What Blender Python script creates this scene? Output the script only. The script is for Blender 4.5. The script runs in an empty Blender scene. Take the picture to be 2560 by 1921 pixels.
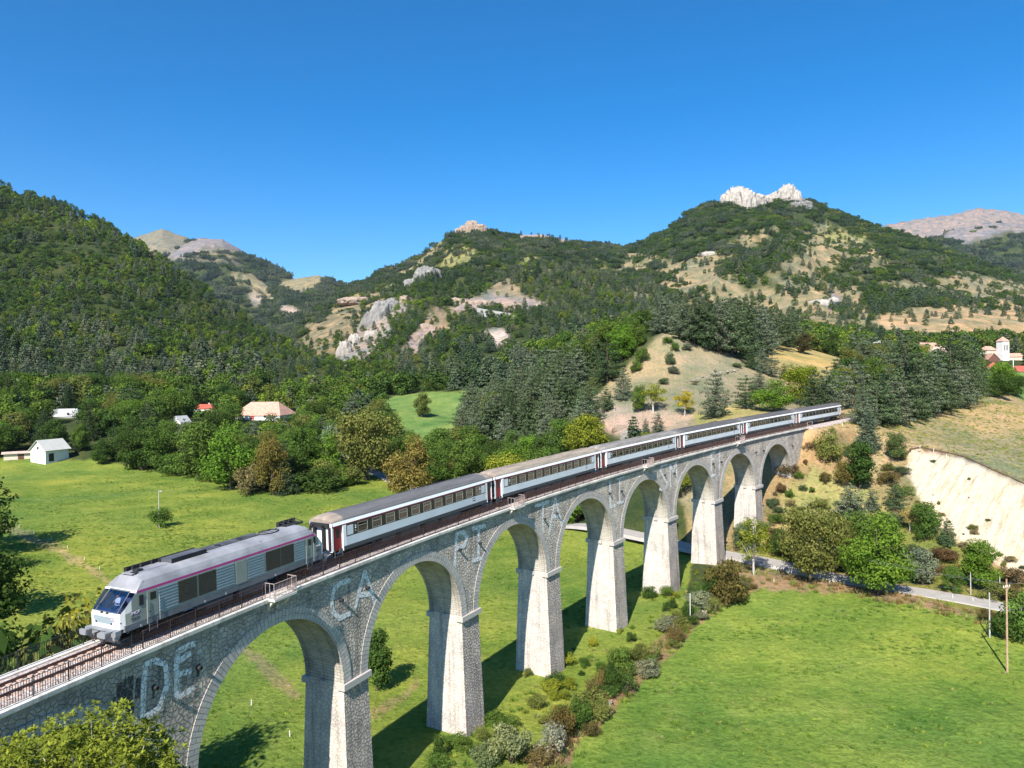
import bpy, math, random
import numpy as np
from mathutils import Vector, Matrix
R = math.radians
C = bpy.context.scene.collection
scene = bpy.context.scene
random.seed(7)
RNG = np.random.default_rng(11)

# ------------------------------------------------------------------ camera, sky, sun, exposure
CAM_Z = 15.465
PITCH, ROLL = R(0.4317), R(-0.8107)
FPX = 1857.99                      # focal length in pixels of a 2560 wide frame
cam_d = bpy.data.cameras.new('camera')
cam = bpy.data.objects.new('camera', cam_d); C.objects.link(cam)
cam_d.sensor_fit = 'HORIZONTAL'; cam_d.sensor_width = 36.0
cam_d.lens = FPX / 2560 * 36.0
cam_d.clip_start = 0.5; cam_d.clip_end = 30000
cam.matrix_world = Matrix.Translation((0, 0, CAM_Z)) @ Matrix.Rotation(math.pi/2 - PITCH, 4, 'X') @ Matrix.Rotation(ROLL, 4, 'Z')
scene.camera = cam
SUN_EL, SUN_AZ = R(42.0), R(19.2)     # azimuth (right of +Y) that shadows point to
w = bpy.data.worlds.new('World'); scene.world = w; w.use_nodes = True
nt = w.node_tree; nt.nodes.clear()
sky = nt.nodes.new('ShaderNodeTexSky'); sky.sky_type = 'NISHITA'; sky.sun_disc = False
sky.sun_elevation = SUN_EL; sky.sun_rotation = math.pi + SUN_AZ
sky.altitude = 1800; sky.air_density = 1.0; sky.dust_density = 0.45; sky.ozone_density = 2.6
bg = nt.nodes.new('ShaderNodeBackground'); bg.inputs['Strength'].default_value = 0.1
hs = nt.nodes.new('ShaderNodeHueSaturation'); hs.inputs['Saturation'].default_value = 1.46
wo = nt.nodes.new('ShaderNodeOutputWorld')
nt.links.new(sky.outputs[0], hs.inputs['Color']); nt.links.new(hs.outputs[0], bg.inputs[0]); nt.links.new(bg.outputs[0], wo.inputs[0])
sd = bpy.data.lights.new('sun', 'SUN'); sd.energy = 5.0; sd.angle = R(0.53); sd.color = (1.0, 0.95, 0.87)
sun = bpy.data.objects.new('sun', sd); C.objects.link(sun)
_dir = Vector((math.sin(SUN_AZ)*math.cos(SUN_EL), math.cos(SUN_AZ)*math.cos(SUN_EL), -math.sin(SUN_EL)))
sun.rotation_euler = _dir.to_track_quat('-Z', 'Y').to_euler()
vs = scene.view_settings
vs.view_transform = 'Standard'; vs.look = 'None'; vs.exposure = 0.92; vs.gamma = 1.0; vs.use_curve_mapping = False
cy = scene.cycles
cy.max_bounces = 5; cy.diffuse_bounces = 2; cy.glossy_bounces = 2; cy.transmission_bounces = 2; cy.transparent_max_bounces = 6; cy.volume_bounces = 0
cy.use_adaptive_sampling = True

# ------------------------------------------------------------------ picture point -> direction (photo measured on a 2212 x 1660 sheet)
S_ = 2560/2212
def ray(x, y):
    px, py = np.asarray(x, float)*S_ - 1280, np.asarray(y, float)*S_ - 960.5
    u = px*math.cos(ROLL) + py*math.sin(ROLL); v = -px*math.sin(ROLL) + py*math.cos(ROLL)
    up = -v/FPX; r = u/FPX
    Y = math.cos(PITCH) + up*math.sin(PITCH); Z = -math.sin(PITCH) + up*math.cos(PITCH)
    return r/Y, Z/Y
def unproj(x, y, Y):
    a, t = ray(x, y); return np.array([a*Y, Y, CAM_Z + t*Y])
def toD(a, t):
    a = np.asarray(a, float); t = np.asarray(t, float)
    fw = math.cos(PITCH) - t*math.sin(PITCH); up = math.sin(PITCH) + t*math.cos(PITCH)
    u = FPX*a/fw; v = -FPX*up/fw
    return (1280 + u*math.cos(ROLL) - v*math.sin(ROLL))/S_, (960.5 + u*math.sin(ROLL) + v*math.cos(ROLL))/S_

# ------------------------------------------------------------------ track centreline
_s = np.linspace(-120, 330, 4501); _k = np.where(_s < 165, 0.0031056 - 1.4726e-5*_s, 0.00068)
_k = np.where(_s < -45, 0.0037, _k)
_a = np.cumsum(_k)*0.1; _a += R(27.7427) - np.interp(0, _s, _a)
_x = np.cumsum(np.sin(_a))*0.1; _x += -16.4432 - np.interp(0, _s, _x)
_y = np.cumsum(np.cos(_a))*0.1; _y += 62.6806 - np.interp(0, _s, _y)
GR = 0.026628
def cl(s): return np.interp(s, _s, _x), np.interp(s, _s, _y), np.interp(s, _s, _a)
def W(s, d, z):
    x, y, a = cl(s); return np.array([x + d*np.cos(a), y - d*np.sin(a), GR*np.asarray(s, float) + z])
ZSP, LB, SPAN, SA, DW, ZL, DL = -9.899, 18.0944, 14.9407, -14.6153, 2.0927, -0.209, 2.443

# ------------------------------------------------------------------ numpy noise
def _h(ix, iy, seed):
    n = (ix.astype(np.int64)*374761393 + iy.astype(np.int64)*668265263 + seed*1442695) & 0x7fffffff
    n = ((n ^ (n >> 13))*1274126177) & 0x7fffffff
    n = n ^ (n >> 16)
    return (n & 0xffff)/65535.0
def vnoise(x, y, seed=0):
    x = np.asarray(x, float); y = np.asarray(y, float)
    ix = np.floor(x); iy = np.floor(y); fx = x-ix; fy = y-iy
    fx = fx*fx*(3-2*fx); fy = fy*fy*(3-2*fy)
    a = _h(ix, iy, seed); b = _h(ix+1, iy, seed); c = _h(ix, iy+1, seed); d = _h(ix+1, iy+1, seed)
    return (a*(1-fx)+b*fx)*(1-fy) + (c*(1-fx)+d*fx)*fy
def fbm(x, y, o=4, seed=0, ridged=False):
    s = 0; amp = 1; tot = 0
    for k in range(o):
        n = vnoise(x*2**k + 17.3*k, y*2**k - 9.1*k, seed+k)*2-1
        if ridged: n = 1-2*np.abs(n)
        s = s + n*amp; tot += amp; amp *= 0.5
    return s/tot

# ------------------------------------------------------------------ terrain
CP = []                                    # control points of the valley floor
for p in [(-60,-30,-22),(-38,5,-22),(-25,45,-22),(-15,63,-22),(-4,80,-22),(6,95.5,-21.9),(16,110,-21.6),(27,124.5,-20.4),(38.5,138,-18.6),(50.5,151,-14.2),(59,161,-9.4),
          (10,50,-22),(40,50,-22),(60,90,-21.2),(30,70,-22),(12,20,-22.2),(85,60,-21.6),(130,100,-18),(20,90,-22),(45,80,-21.6),(60,30,-22),(120,40,-21),
          (-60,60,-22),(-45,90,-21.6),(-20,110,-21.6),(-80,110,-20.5),(-60,130,-20.5),(-120,60,-20),(0,130,-21),(10,150,-20.4),(-110,20,-20),
          (-30,150,-20.4),(-220,90,-14),(-200,160,-14),(-160,130,-17.5),(-320,150,5),(-300,60,0)]: CP.append(p)
def cpD(x, y, Y=None, z=None):
    a, t = ray(x, y)
    if Y is None: Y = (z-CAM_Z)/t
    CP.append((a*Y, Y, CAM_Z+t*Y))
for x, y, z in [(2150,1310,-19.6),(2000,1285,-19.6),(1700,1222,-19.6),(1590,1203,-19.8),(1500,1190,-19.8),(1215,1138,-19.4),(800,1033,-18),(343,1139,-19.4),(0,1150,-19),(0,1000,-14.5),
                (210,1000,-15.5),(430,1025,-17.2),(545,1070,-18.4),(690,1040,-18.2),(900,1060,-18.8),(1000,1090,-19.4)]: cpD(x, y, z=z)
for x, y, Y in [(570,905,400),(145,900,380),(388,915,350),(440,890,440),(300,880,420),(680,860,450),(700,800,620),(760,900,400),(950,960,318),(900,975,305),(840,868,430),(1105,838,520),(910,893,378),(1000,900,385),
                (1450,716,270),(1400,765,262),(1350,810,255),(1290,862,244),(1250,888,236),(1500,765,262),(1600,850,232),(1650,775,300),(1550,742,290),(1480,830,238),(1480,880,215),(1360,935,200),(1590,1000,172),(1560,960,178),(1440,925,205),
                (1200,905,250),(1000,975,285),(1150,790,430),(1300,740,430),(1450,735,400),(1600,745,420),(1480,1125,158),(1300,1075,195),(1100,1010,250),
                (1815,775,370),(1700,742,380),(1830,802,310),(1750,832,270),(1740,870,225),(1850,860,240),
                (1900,905,200),(2000,860,255),(2080,848,292),(2212,878,238),(2420,900,230),(2212,960,190),(2100,920,208),(2212,1045,150),(2400,1110,132),(1965,972,168),(2100,998,158),(2000,935,190),
                (2212,1225,127),(2400,1310,112),(2080,1190,133),(2000,1160,138),(1900,1010,164),(1850,1100,149),(1790,960,176),(1760,1060,158),(1750,1150,146),(1900,1190,141),
                (2180,850,390),(2100,800,470),(2212,800,440),(2000,762,540),(2150,772,540),(1900,745,600),(1900,790,420),(2400,800,460),(1700,735,560),(1900,770,470),(2300,850,330)]: cpD(x, y, Y)
for s in (140, 150, 165, 185, 210, 240):
    for d in (-3, 3): p = W(s, d, -0.7); CP.append(tuple(p))
CP = np.array(CP)
def _tps_k(d2): return np.where(d2 > 1e-9, 0.5*d2*np.log(np.maximum(d2, 1e-9)), 0)
_P = CP[:, :2]/100
_K = _tps_k(((_P[:, None]-_P[None])**2).sum(-1)) + np.eye(len(_P))*0.004
_A = np.block([[_K, np.c_[np.ones(len(_P)), _P]], [np.c_[np.ones(len(_P)), _P].T, np.zeros((3, 3))]])
_wt = np.linalg.solve(_A, np.r_[CP[:, 2], 0, 0, 0])
def valley(x, y):
    x = np.clip(np.asarray(x, float), -330, 360)/100; y = np.clip(np.asarray(y, float), -40, 640)/100
    sh = np.broadcast(x, y).shape; X = np.broadcast_to(x, sh).ravel(); Yv = np.broadcast_to(y, sh).ravel()
    out = np.empty(X.size)
    for i in range(0, X.size, 20000):
        a, b = X[i:i+20000], Yv[i:i+20000]
        d2 = (a[:, None]-_P[None, :, 0])**2 + (b[:, None]-_P[None, :, 1])**2
        out[i:i+20000] = _tps_k(d2) @ _wt[:-3] + _wt[-3] + _wt[-2]*a + _wt[-1]*b
    return np.clip(out.reshape(sh), -23.5, 75)

def line(pts, extra=()):                    # [(Dx, Dy, Y)...] -> arrays a, t, Y sorted by a
    A = [(*ray(x, y), Y) for x, y, Y in pts]
    A.sort(); return np.array(A).T
LAYERS = []
def layer(name, crest, foot, p=1.0, back=0.5, tree=0, amp=0.06, scale=120, shift=0):
    ca, ct, cY = line(crest); fa, ft, fY = line(foot)
    LAYERS.append(dict(name=name, ca=ca, ct=ct, cY=cY, fa=fa, ft=ft, fY=fY, p=p, back=back, tree=tree, amp=amp, scale=scale))
# foot: (Dx, Dy, Y) where the slope leaves the floor of the valley
layer('left', [(-2500,-300,1500),(-600,150,1400),(-300,270,1350),(0,395,1250),(60,412,1230),(150,442,1180),(230,480,1120),(290,515,1080),(350,552,1040),(400,580,1010),(450,615,960),(500,650,920),(560,690,880),(620,722,820),(660,748,780),(690,775,740),(730,850,680)],
      [(-2500,700,500),(-600,850,430),(0,875,430),(200,855,430),(400,850,440),(600,825,470),(690,800,560),(740,850,640)], p=1.05, tree=11, amp=0.035, scale=170)
layer('dist_a', [(200,600,6200),(285,515,6200),(350,494,6200),(410,515,6200),(470,560,6200),(560,640,6200)], [(200,700,3500),(560,720,3500)], amp=0.03, scale=700)
layer('dist_b', [(250,660,4700),(330,575,4700),(370,540,4700),(400,522,4700),(430,511,4700),(480,512,4700),(540,547,4650),(600,583,4600),(645,602,4500),(700,645,4400),(760,720,4300),(820,800,4200)], [(250,740,2400),(820,770,2400)], amp=0.07, scale=520, tree=12)
layer('dist_c', [(520,700,3600),(590,618,3600),(612,605,3600),(645,596,3600),(690,590,3600),(735,612,3600),(775,655,3600),(830,720,3500)], [(520,740,1900),(830,760,1900)], amp=0.03, scale=400, tree=10)
layer('mid', [(560,790,1300),(620,735,1500),(680,662,1800),(745,614,2000),(800,592,2050),(860,564,2100),(920,535,2150),(948,516,2150),(985,494,2150),(1022,478,2150),(1045,487,2150),(1085,500,2200),(1170,498,2250),(1210,508,2300),(1270,520,2350),(1350,527,2400),(1420,525,2400),(1500,560,2400),(1600,640,2400)],
      [(560,800,900),(700,785,720),(800,790,680),(900,790,650),(1000,790,640),(1200,790,640),(1600,800,700)], p=0.95, tree=12, amp=0.045, scale=260)
layer('rib', [(690,800,800),(720,780,860),(760,728,980),(800,684,1060),(850,640,1150),(880,628,1180),(905,600,1260),(935,578,1340),(965,590,1370),(1010,625,1380),(1060,680,1360)],
      [(690,810,700),(760,790,690),(850,790,680),(1060,770,800)], p=0.9, tree=9, amp=0.04, scale=110)
layer('shoulder', [(820,800,640),(870,765,680),(885,735,720),(915,705,780),(955,665,840),(1000,640,890),(1045,615,930),(1080,594,970),(1115,575,1000),(1160,562,1050),(1230,566,1080),(1300,590,1100),(1400,610,1100),(1500,650,1080),(1600,700,1050),(1700,745,1000)],
      [(820,810,520),(900,800,520),(1000,790,530),(1150,770,560),(1300,740,580),(1500,730,600),(1700,740,640)], p=0.9, tree=8, amp=0.04, scale=110)
layer('right', [(1250,640,2700),(1350,532,2700),(1400,512,2700),(1450,482,2750),(1500,446,2800),(1530,431,2800),(1558,424,2800),(1600,426,2800),(1650,420,2800),(1700,412,2800),(1740,424,2800),(1800,452,2750),(1870,477,2700),(1950,502,2650),(2010,518,2600),(2060,543,2550),(2120,563,2500),(2212,592,2450),(2400,640,2400),(3200,700,2400)],
      [(1250,760,800),(1400,735,700),(1600,738,700),(1800,735,680),(2000,745,650),(2212,740,620),(2600,750,600),(3200,760,600)], p=0.95, tree=12, amp=0.06, scale=300)
layer('far_a', [(1750,560,6500),(1850,504,6500),(1920,484,6500),(1990,471,6500),(2060,462,6500),(2110,448,6500),(2160,453,6500),(2212,462,6500),(2500,520,6500)], [(1750,620,4800),(2500,620,4800)], amp=0.03, scale=700)
layer('far_b', [(1900,580,4300),(1990,524,4300),(2050,494,4300),(2100,482,4300),(2140,476,4300),(2212,478,4300),(2400,490,4300),(2700,560,4300)], [(1900,640,3000),(2700,640,3000)], amp=0.05, scale=420, tree=12)

for L in LAYERS:
    L['ga'] = np.linspace(L['ca'][0], L['ca'][-1], 160); yf = np.interp(L['ga'], L['fa'], L['fY'])
    vz = valley(L['ga']*yf, yf); L['gt'] = (vz - 1.0 - CAM_Z)/yf
def H(x, y, want=False):
    x = np.asarray(x, float); y = np.asarray(y, float)
    V = valley(x, y)
    # slow undulation and the bed of the railway beyond the viaduct
    V = V + 0.25*fbm(x/18, y/18, 3, 5)
    best = V.copy(); idx = np.full(V.shape, -1); rel = np.zeros(V.shape)
    Y = np.maximum(y, 60.0); a = x/Y
    for i, L in enumerate(LAYERS):
        tc = np.interp(a, L['ca'], L['ct']); Yc = np.interp(a, L['ca'], L['cY'])
        tf = np.interp(a, L['ga'], L['gt']); Yf = np.interp(a, L['fa'], L['fY'])
        m = (y > Yf) & (a >= L['ca'][0]) & (a <= L['ca'][-1])
        if not m.any(): continue
        am, Ym = a[m], Y[m]; tcm, Ycm, tfm, Yfm = tc[m], Yc[m], tf[m], Yf[m]
        u = np.clip((np.log(Ym)-np.log(Yfm))/(np.log(Ycm)-np.log(Yfm)), 0, 1)
        t = tfm + (tcm-tfm)*u**L['p']
        n = fbm(x[m]/L['scale'], y[m]/L['scale'], 5, 31+i*7, True)
        hgt = np.abs(tcm-tfm)*Ycm
        env = np.sin(np.pi*np.clip(u, 0, 1))**0.6
        z = CAM_Z + t*Ym + hgt*L['amp']*n*env*2.2 + L['amp']*hgt*0.10*fbm(x[m]/(L['scale']*.2), y[m]/(L['scale']*.2), 3, 99+i)
        z = z - L['tree']*np.clip(u*1.3, 0, 1)
        z = z - np.maximum(Ym-Ycm, 0)*L['back']
        bm = best[m]; im = idx[m]; rm = rel[m]
        up = z > bm
        bm = np.where(up, z, bm); im = np.where(up, i, im); rm = np.where(up, u, rm)
        best[m] = bm; idx[m] = im; rel[m] = rm
    if want: return best, idx, rel
    return best

def bed(x, y, z):                           # cut the railway into the slope beyond the viaduct
    ss = np.arange(138.5, 300, 3.0); P = W(ss, 0, -0.75)
    sh = z.shape; X = x.ravel(); Yv = y.ravel(); Z = z.ravel().copy()
    m = (Yv > 150) & (Yv < 330) & (X > 40) & (X < 200)
    if m.any():
        d = np.hypot(X[m][:, None]-P[0][None], Yv[m][:, None]-P[1][None]); j = d.argmin(1); dm = d.min(1)
        f = np.clip((dm-3.6)/4.0, 0, 1); f = f*f*(3-2*f)
        Z[m] = P[2][j]*(1-f) + Z[m]*f
    return Z.reshape(sh)
def ground(x, y):
    x = np.atleast_1d(np.asarray(x, float)); y = np.atleast_1d(np.asarray(y, float))
    return bed(x, y, H(x, y))
_YS = np.geomspace(30, 8000, 900)
def hit(x, y, Ymin=0, Ymax=1e9):            # first point of the ground seen at a picture point
    a, t = ray(x, y); Ys = _YS[(_YS >= Ymin) & (_YS <= Ymax)]
    z = ground(a*Ys, Ys); zr = CAM_Z + t*Ys
    k = np.where(z >= zr)[0]
    if len(k) == 0: return None
    k = k[0]
    if k == 0: Y = Ys[0]
    else:
        d0 = zr[k-1]-z[k-1]; d1 = zr[k]-z[k]; Y = Ys[k-1] + (Ys[k]-Ys[k-1])*d0/(d0-d1+1e-9)
    return np.array([a*Y, Y, float(ground(a*Y, Y)[0])])

def inpoly(px, py, poly):
    px = np.asarray(px); py = np.asarray(py); c = np.zeros(px.shape, bool); n = len(poly); j = n-1
    for i in range(n):
        xi, yi = poly[i]; xj, yj = poly[j]
        if yi != yj:
            k = ((yi > py) != (yj > py)) & (px < (xj-xi)*(py-yi)/(yj-yi)+xi); c ^= k
        j = i
    return c
# ------------------------------------------------------------------ ground cover zones: colour and how densely trees grow
LUSH=(0.145,0.228,0.036); MEAD=(0.158,0.224,0.036); FAR=(0.135,0.225,0.055); DRY=(0.235,0.222,0.118); DRYG=(0.24,0.25,0.09)
FOREST=(0.046,0.068,0.022); SOIL=(0.33,0.275,0.19); PALE=(0.74,0.62,0.45); ROCK=(0.20,0.198,0.18); BROWN=(0.24,0.17,0.08); YEL=(0.30,0.27,0.10); ROUGH=(0.17,0.19,0.045)
PINK=(0.32,0.275,0.22)
# (polygon on the picture sheet, Ymin, Ymax, colour, tree density, edge wobble)
Z = [
 ([(1480,1010),(1500,900),(1800,860),(2600,860),(2600,1500),(2212,1335),(1640,1275),(1480,1190)],60,330,(0.215,0.195,0.085),0,6),
 ([(-900,960),(0,990),(210,995),(430,1022),(545,1066),(620,1060),(800,1020),(870,1050),(1000,1085),(1215,1135),(1500,1185),(1480,1300),(1600,1800),(-900,1900)],0,330,MEAD,0,4),
 ([(1170,1740),(1250,1605),(1340,1520),(1440,1420),(1530,1330),(1640,1262),(1900,1290),(2150,1320),(2500,1400),(2900,1700),(2600,2200),(1100,2200)],0,140,LUSH,0,3),
 ([(1170,1740),(1250,1605),(1340,1520),(1440,1420),(1530,1330),(1640,1262),(1600,1248),(1500,1300),(1400,1400),(1300,1490),(1190,1600),(1080,1740)],0,140,BROWN,0,8),
 ([(1560,1215),(1850,1255),(2170,1318),(2400,1390),(2170,1345),(1850,1285),(1640,1272),(1540,1250)],0,140,(0.26,0.20,0.10),0,6),
 ([(820,862),(900,850),(1000,845),(1112,832),(1090,870),(1010,900),(985,985),(900,1000),(840,930)],250,600,FAR,0,3),
 ([(1232,895),(1290,855),(1400,750),(1445,706),(1475,708),(1600,745),(1700,735),(1815,765),(1830,810),(1780,880),(1700,900),(1600,915),(1500,1120),(1420,1000),(1360,948),(1240,910)],150,345,DRY,0,4),
 ([(1600,745),(1700,733),(1818,768),(1820,800),(1760,832),(1700,810),(1640,790)],200,420,YEL,0,4),
 ([(1232,895),(1290,855),(1310,870),(1350,880),(1420,880),(1500,900),(1470,925),(1360,950),(1240,915)],170,280,SOIL,0,8),
 ([(1500,895),(1620,870),(1700,880),(1620,915),(1500,925)],150,260,DRYG,0,8),
 ([(1730,925),(1830,880),(1900,850),(2000,842),(2212,862),(2900,900),(2900,1300),(2212,1050),(2080,990),(1965,975),(1900,1010),(1850,1180),(1700,1210),(1560,1190),(1580,1050),(1700,1010)],120,330,(0.30,0.255,0.12),0.0,5),
 ([(1900,870),(2000,850),(2050,860),(1950,930),(1870,910)],120,330,YEL,0,6),
 ([(-20,1118),(130,1178),(230,1246),(236,1264),(120,1194),(-20,1140)],60,250,(0.24,0.24,0.09),0,5),
 ([(515,1388),(560,1412),(622,1468),(655,1505),(640,1512),(590,1478),(528,1420)],60,200,(0.22,0.21,0.075),0,5),
 ([(795,1535),(870,1496),(905,1468),(912,1482),(850,1532),(800,1556)],60,200,(0.20,0.20,0.07),0,5),
 ([(1560,1190),(1580,1050),(1700,1010),(1760,940),(1840,930),(1880,1000),(1880,1100),(1750,1210)],120,190,(0.21,0.175,0.08),0,8),
 ([(1590,1195),(1640,1150),(1720,1140),(1850,1110),(1990,1140),(2110,1215),(2300,1290),(2300,1332),(2160,1305),(1900,1250),(1700,1216)],80,170,ROUGH,.9,8),
 ([(1690,1160),(1690,1070),(1760,1010),(1850,1030),(1910,1100),(1990,1150)],80,190,DRYG,.45,10),
 ([(1968,973),(1990,972),(2080,992),(2212,1047),(2600,1200),(2700,1500),(2212,1260),(2130,1200),(2010,1130),(1958,1020)],100,172,PALE,0,5),
 ([(1958,1100),(2100,1200),(2350,1320),(2300,1400),(2000,1290),(1850,1200)],90,160,ROUGH,0,8),
 ([(1968,968),(1990,966),(2080,984),(2212,1041),(2600,1190),(2600,1200),(2212,1047),(2080,992),(1990,972)],100,180,(0.10,0.065,0.04),0,2),
 ([(2130,800),(2300,800),(2500,900),(2300,900),(2212,868),(2160,842)],250,450,FAR,0,3),
 ([(285,505),(350,480),(410,505),(400,530),(365,560),(300,560)],5000,9000,(0.185,0.185,0.115),0.02,8),
 ([(350,560),(410,505),(480,500),(545,545),(520,545),(500,590),(540,610),(560,640),(440,610),(380,580)],4000,6000,(0.16,0.16,0.09),0.5,12),
 ([(365,550),(430,512),(480,508),(520,525),(560,560),(540,550),(470,530),(420,545),(380,562)],4000,6000,ROCK,0,6),
 ([(490,600),(540,590),(580,625),(610,660),(560,640)],3000,6000,DRY,0,6),
 ([(605,610),(650,592),(700,592),(690,620),(660,640),(620,625)],3000,6000,DRY,0.03,5),
 ([(535,635),(570,645),(578,665),(545,655)],2000,5500,(0.34,0.30,0.23),0,4),([(600,655),(620,655),(648,675),(620,682)],2000,5500,(0.34,0.30,0.23),0,4),
 ([(985,500),(1022,465),(1045,480),(1050,495),(1000,505)],1900,2600,DRY,0,4),
 ([(860,590),(940,535),(950,545),(880,595)],1500,2300,DRY,0.05,6),([(960,560),(1010,520),(1030,560),(980,580)],1500,2300,DRYG,0.1,8),
 ([(1085,505),(1180,488),(1270,508),(1260,525),(1170,520)],1900,2700,PINK,0.1,6),
 ([(640,730),(700,670),(800,630),(860,645),(800,690),(720,770),(690,790)],600,1700,(0.22,0.20,0.11),0.35,12),
 ([(715,785),(760,735),(800,690),(860,650),(890,650),(830,740),(790,790)],600,1500,(0.29,0.27,0.21),0.25,10),
 ([(865,765),(885,730),(950,655),(1045,605),(1075,585),(1100,600),(1130,640),(1195,665),(1150,672),(1060,665),(960,690),(960,720),(880,765)],500,1100,(0.23,0.205,0.12),0.30,12),
 ([(955,655),(1010,640),(1100,640),(1185,655),(1180,670),(1090,672),(1000,672)],500,1100,PINK,0.10,8),
 ([(1040,712),(1090,712),(1105,730),(1080,745),(1045,735)],450,1000,(0.42,0.37,0.30),0,5),
 ([(865,765),(895,720),(930,700),(950,710),(900,765)],450,900,PINK,0,6),
 ([(1425,620),(1470,585),(1530,540),(1560,545),(1570,590),(1610,625),(1650,645),(1600,655),(1560,640),(1480,640)],700,2600,DRY,0.06,14),
 ([(1330,585),(1370,560),(1410,560),(1390,585)],700,2600,DRY,0.1,12),([(1590,530),(1620,505),(1650,520),(1640,535)],700,2700,DRY,0.1,12),
 ([(1690,590),(1720,540),(1755,495),(1790,500),(1850,545),(1800,590),(1760,600)],700,2700,DRY,0.22,16),([(1760,505),(1830,495),(1860,525),(1800,530)],700,2700,DRYG,0.25,16),
 ([(1600,640),(1700,600),(1800,600),(1900,640),(1880,690),(1760,720),(1650,710)],600,2500,DRY,0.45,36),
 ([(1755,655),(1800,640),(1830,650),(1800,672)],600,2500,ROCK,0.1,10),([(1620,690),(1660,680),(1720,700),(1700,735),(1640,730)],600,2500,DRY,0.2,16),
 ([(2020,600),(2060,583),(2130,608),(2230,600),(2500,600),(2500,650),(2212,640),(2100,650),(2040,630)],600,2500,DRY,0.10,12),
 ([(1880,700),(1960,672),(2100,655),(2500,640),(2600,740),(2212,735),(2050,738),(1900,720)],500,1700,(0.36,0.29,0.15),0.10,12),
 ([(1850,500),(2110,440),(2600,470),(2600,640),(1850,600)],5000,9000,(0.22,0.20,0.165),0,8),
 ([(2040,510),(2090,485),(2150,472),(2300,475),(2300,500),(2180,500),(2120,520),(2060,530)],3500,5000,ROCK,0.15,8),
 ([(1545,440),(1560,405),(1600,400),(1660,405),(1700,395),(1750,425),(1740,445),(1690,436),(1640,428),(1600,440)],2000,3000,ROCK,0.02,2),
]
CLEAR = [([(1360,540),(1480,560),(1640,500),(1780,470),(1920,550),(1960,600),(2230,590),(2330,740),(1850,745),(1500,725),(1340,620)], .13, 640, 2500),
         ([(940,520),(1300,535),(1330,600),(1000,640),(700,700),(640,720),(800,600)], .33, 900, 2300)]
def zone(x, y, z, idx):
    """colour and tree density of ground points"""
    x = np.asarray(x, float); y = np.asarray(y, float)
    col = np.empty(x.shape+(3,)); den = np.ones(x.shape)
    col[:] = FOREST
    v = idx < 0
    Yq = np.maximum(y, 5.0); dx, dy = toD(x/Yq, (z-CAM_Z)/Yq)
    front = y > 5
    near = v & (y < 60); col[near] = MEAD; den[near] = 0
    for poly, y0, y1, c, d, wob in Z:
        wx = wob*2.2*(fbm(dx/22, dy/22, 3, 3)); wy = wob*1.6*(fbm(dx/22, dy/22, 3, 8))
        m = front & (y >= y0) & (y <= y1) & inpoly(dx+wx, dy+wy, poly)
        col[m] = c; den[m] = d
    nz = fbm(dx/46, dy/15, 4, 41)+.35*fbm(dx/12, dy/5, 3, 43)   # small irregular clearings on the open flanks
    for poly, th, y0, y1 in CLEAR:
        m = front & (y > y0) & (y < y1) & (den > .9) & inpoly(dx+20*nz, dy, poly) & (nz > th); col[m] = DRY if th < .3 else DRYG; den[m] = .3
    return col, den
# ------------------------------------------------------------------ materials
def newmat(name):
    m = bpy.data.materials.new(name); m.use_nodes = True
    n = m.node_tree; b = n.nodes['Principled BSDF']
    return m, n, b
def N(n, t, **kw):
    o = n.nodes.new(t)
    for k, v in kw.items():
        if k.startswith('i_'):
            key = k[2:]; key = int(key) if key.isdigit() else key.replace('_', ' ')
            o.inputs[key].default_value = v
        else: setattr(o, k, v)
    return o
def ramp(n, stops, interp='LINEAR'):
    r = n.nodes.new('ShaderNodeValToRGB'); r.color_ramp.interpolation = interp
    e = r.color_ramp.elements
    while len(e) > 1: e.remove(e[-1])
    e[0].position, e[0].color = stops[0][0], (*stops[0][1], 1) if len(stops[0][1]) == 3 else stops[0][1]
    for p, c in stops[1:]:
        x = e.new(p); x.color = (*c, 1)
    return r
def flat(name, col, rough=0.6, metal=0.0, noise=0.12, nscale=2.0, spec=0.4, bump=0.0):
    m, n, b = newmat(name)
    tc = N(n, 'ShaderNodeTexCoord'); nz = N(n, 'ShaderNodeTexNoise', i_Scale=nscale, i_Detail=6.0)
    n.links.new(tc.outputs['Object'], nz.inputs['Vector'])
    a = tuple(c*(1-noise) for c in col); z = tuple(min(c*(1+noise), 1) for c in col)
    r = ramp(n, [(0.3, a), (0.7, z)]); n.links.new(nz.outputs['Fac'], r.inputs['Fac']); n.links.new(r.outputs[0], b.inputs['Base Color'])
    b.inputs['Roughness'].default_value = rough; b.inputs['Metallic'].default_value = metal; b.inputs['Specular IOR Level'].default_value = spec
    if bump:
        bp = N(n, 'ShaderNodeBump', i_Strength=1.0, i_Distance=bump); n.links.new(nz.outputs['Fac'], bp.inputs['Height']); n.links.new(bp.outputs[0], b.inputs['Normal'])
    return m
def mixc(n, fac, a, b, mode='MIX', f=1.0):
    x = n.nodes.new('ShaderNodeMix'); x.data_type = 'RGBA'; x.blend_type = mode
    x.inputs[0].default_value = f
    if fac is not None: n.links.new(fac, x.inputs[0])
    for s, v in ((6, a), (7, b)):
        if isinstance(v, tuple): x.inputs[s].default_value = (*v, 1)
        else: n.links.new(v, x.inputs[s])
    return x.outputs[2]

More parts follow.
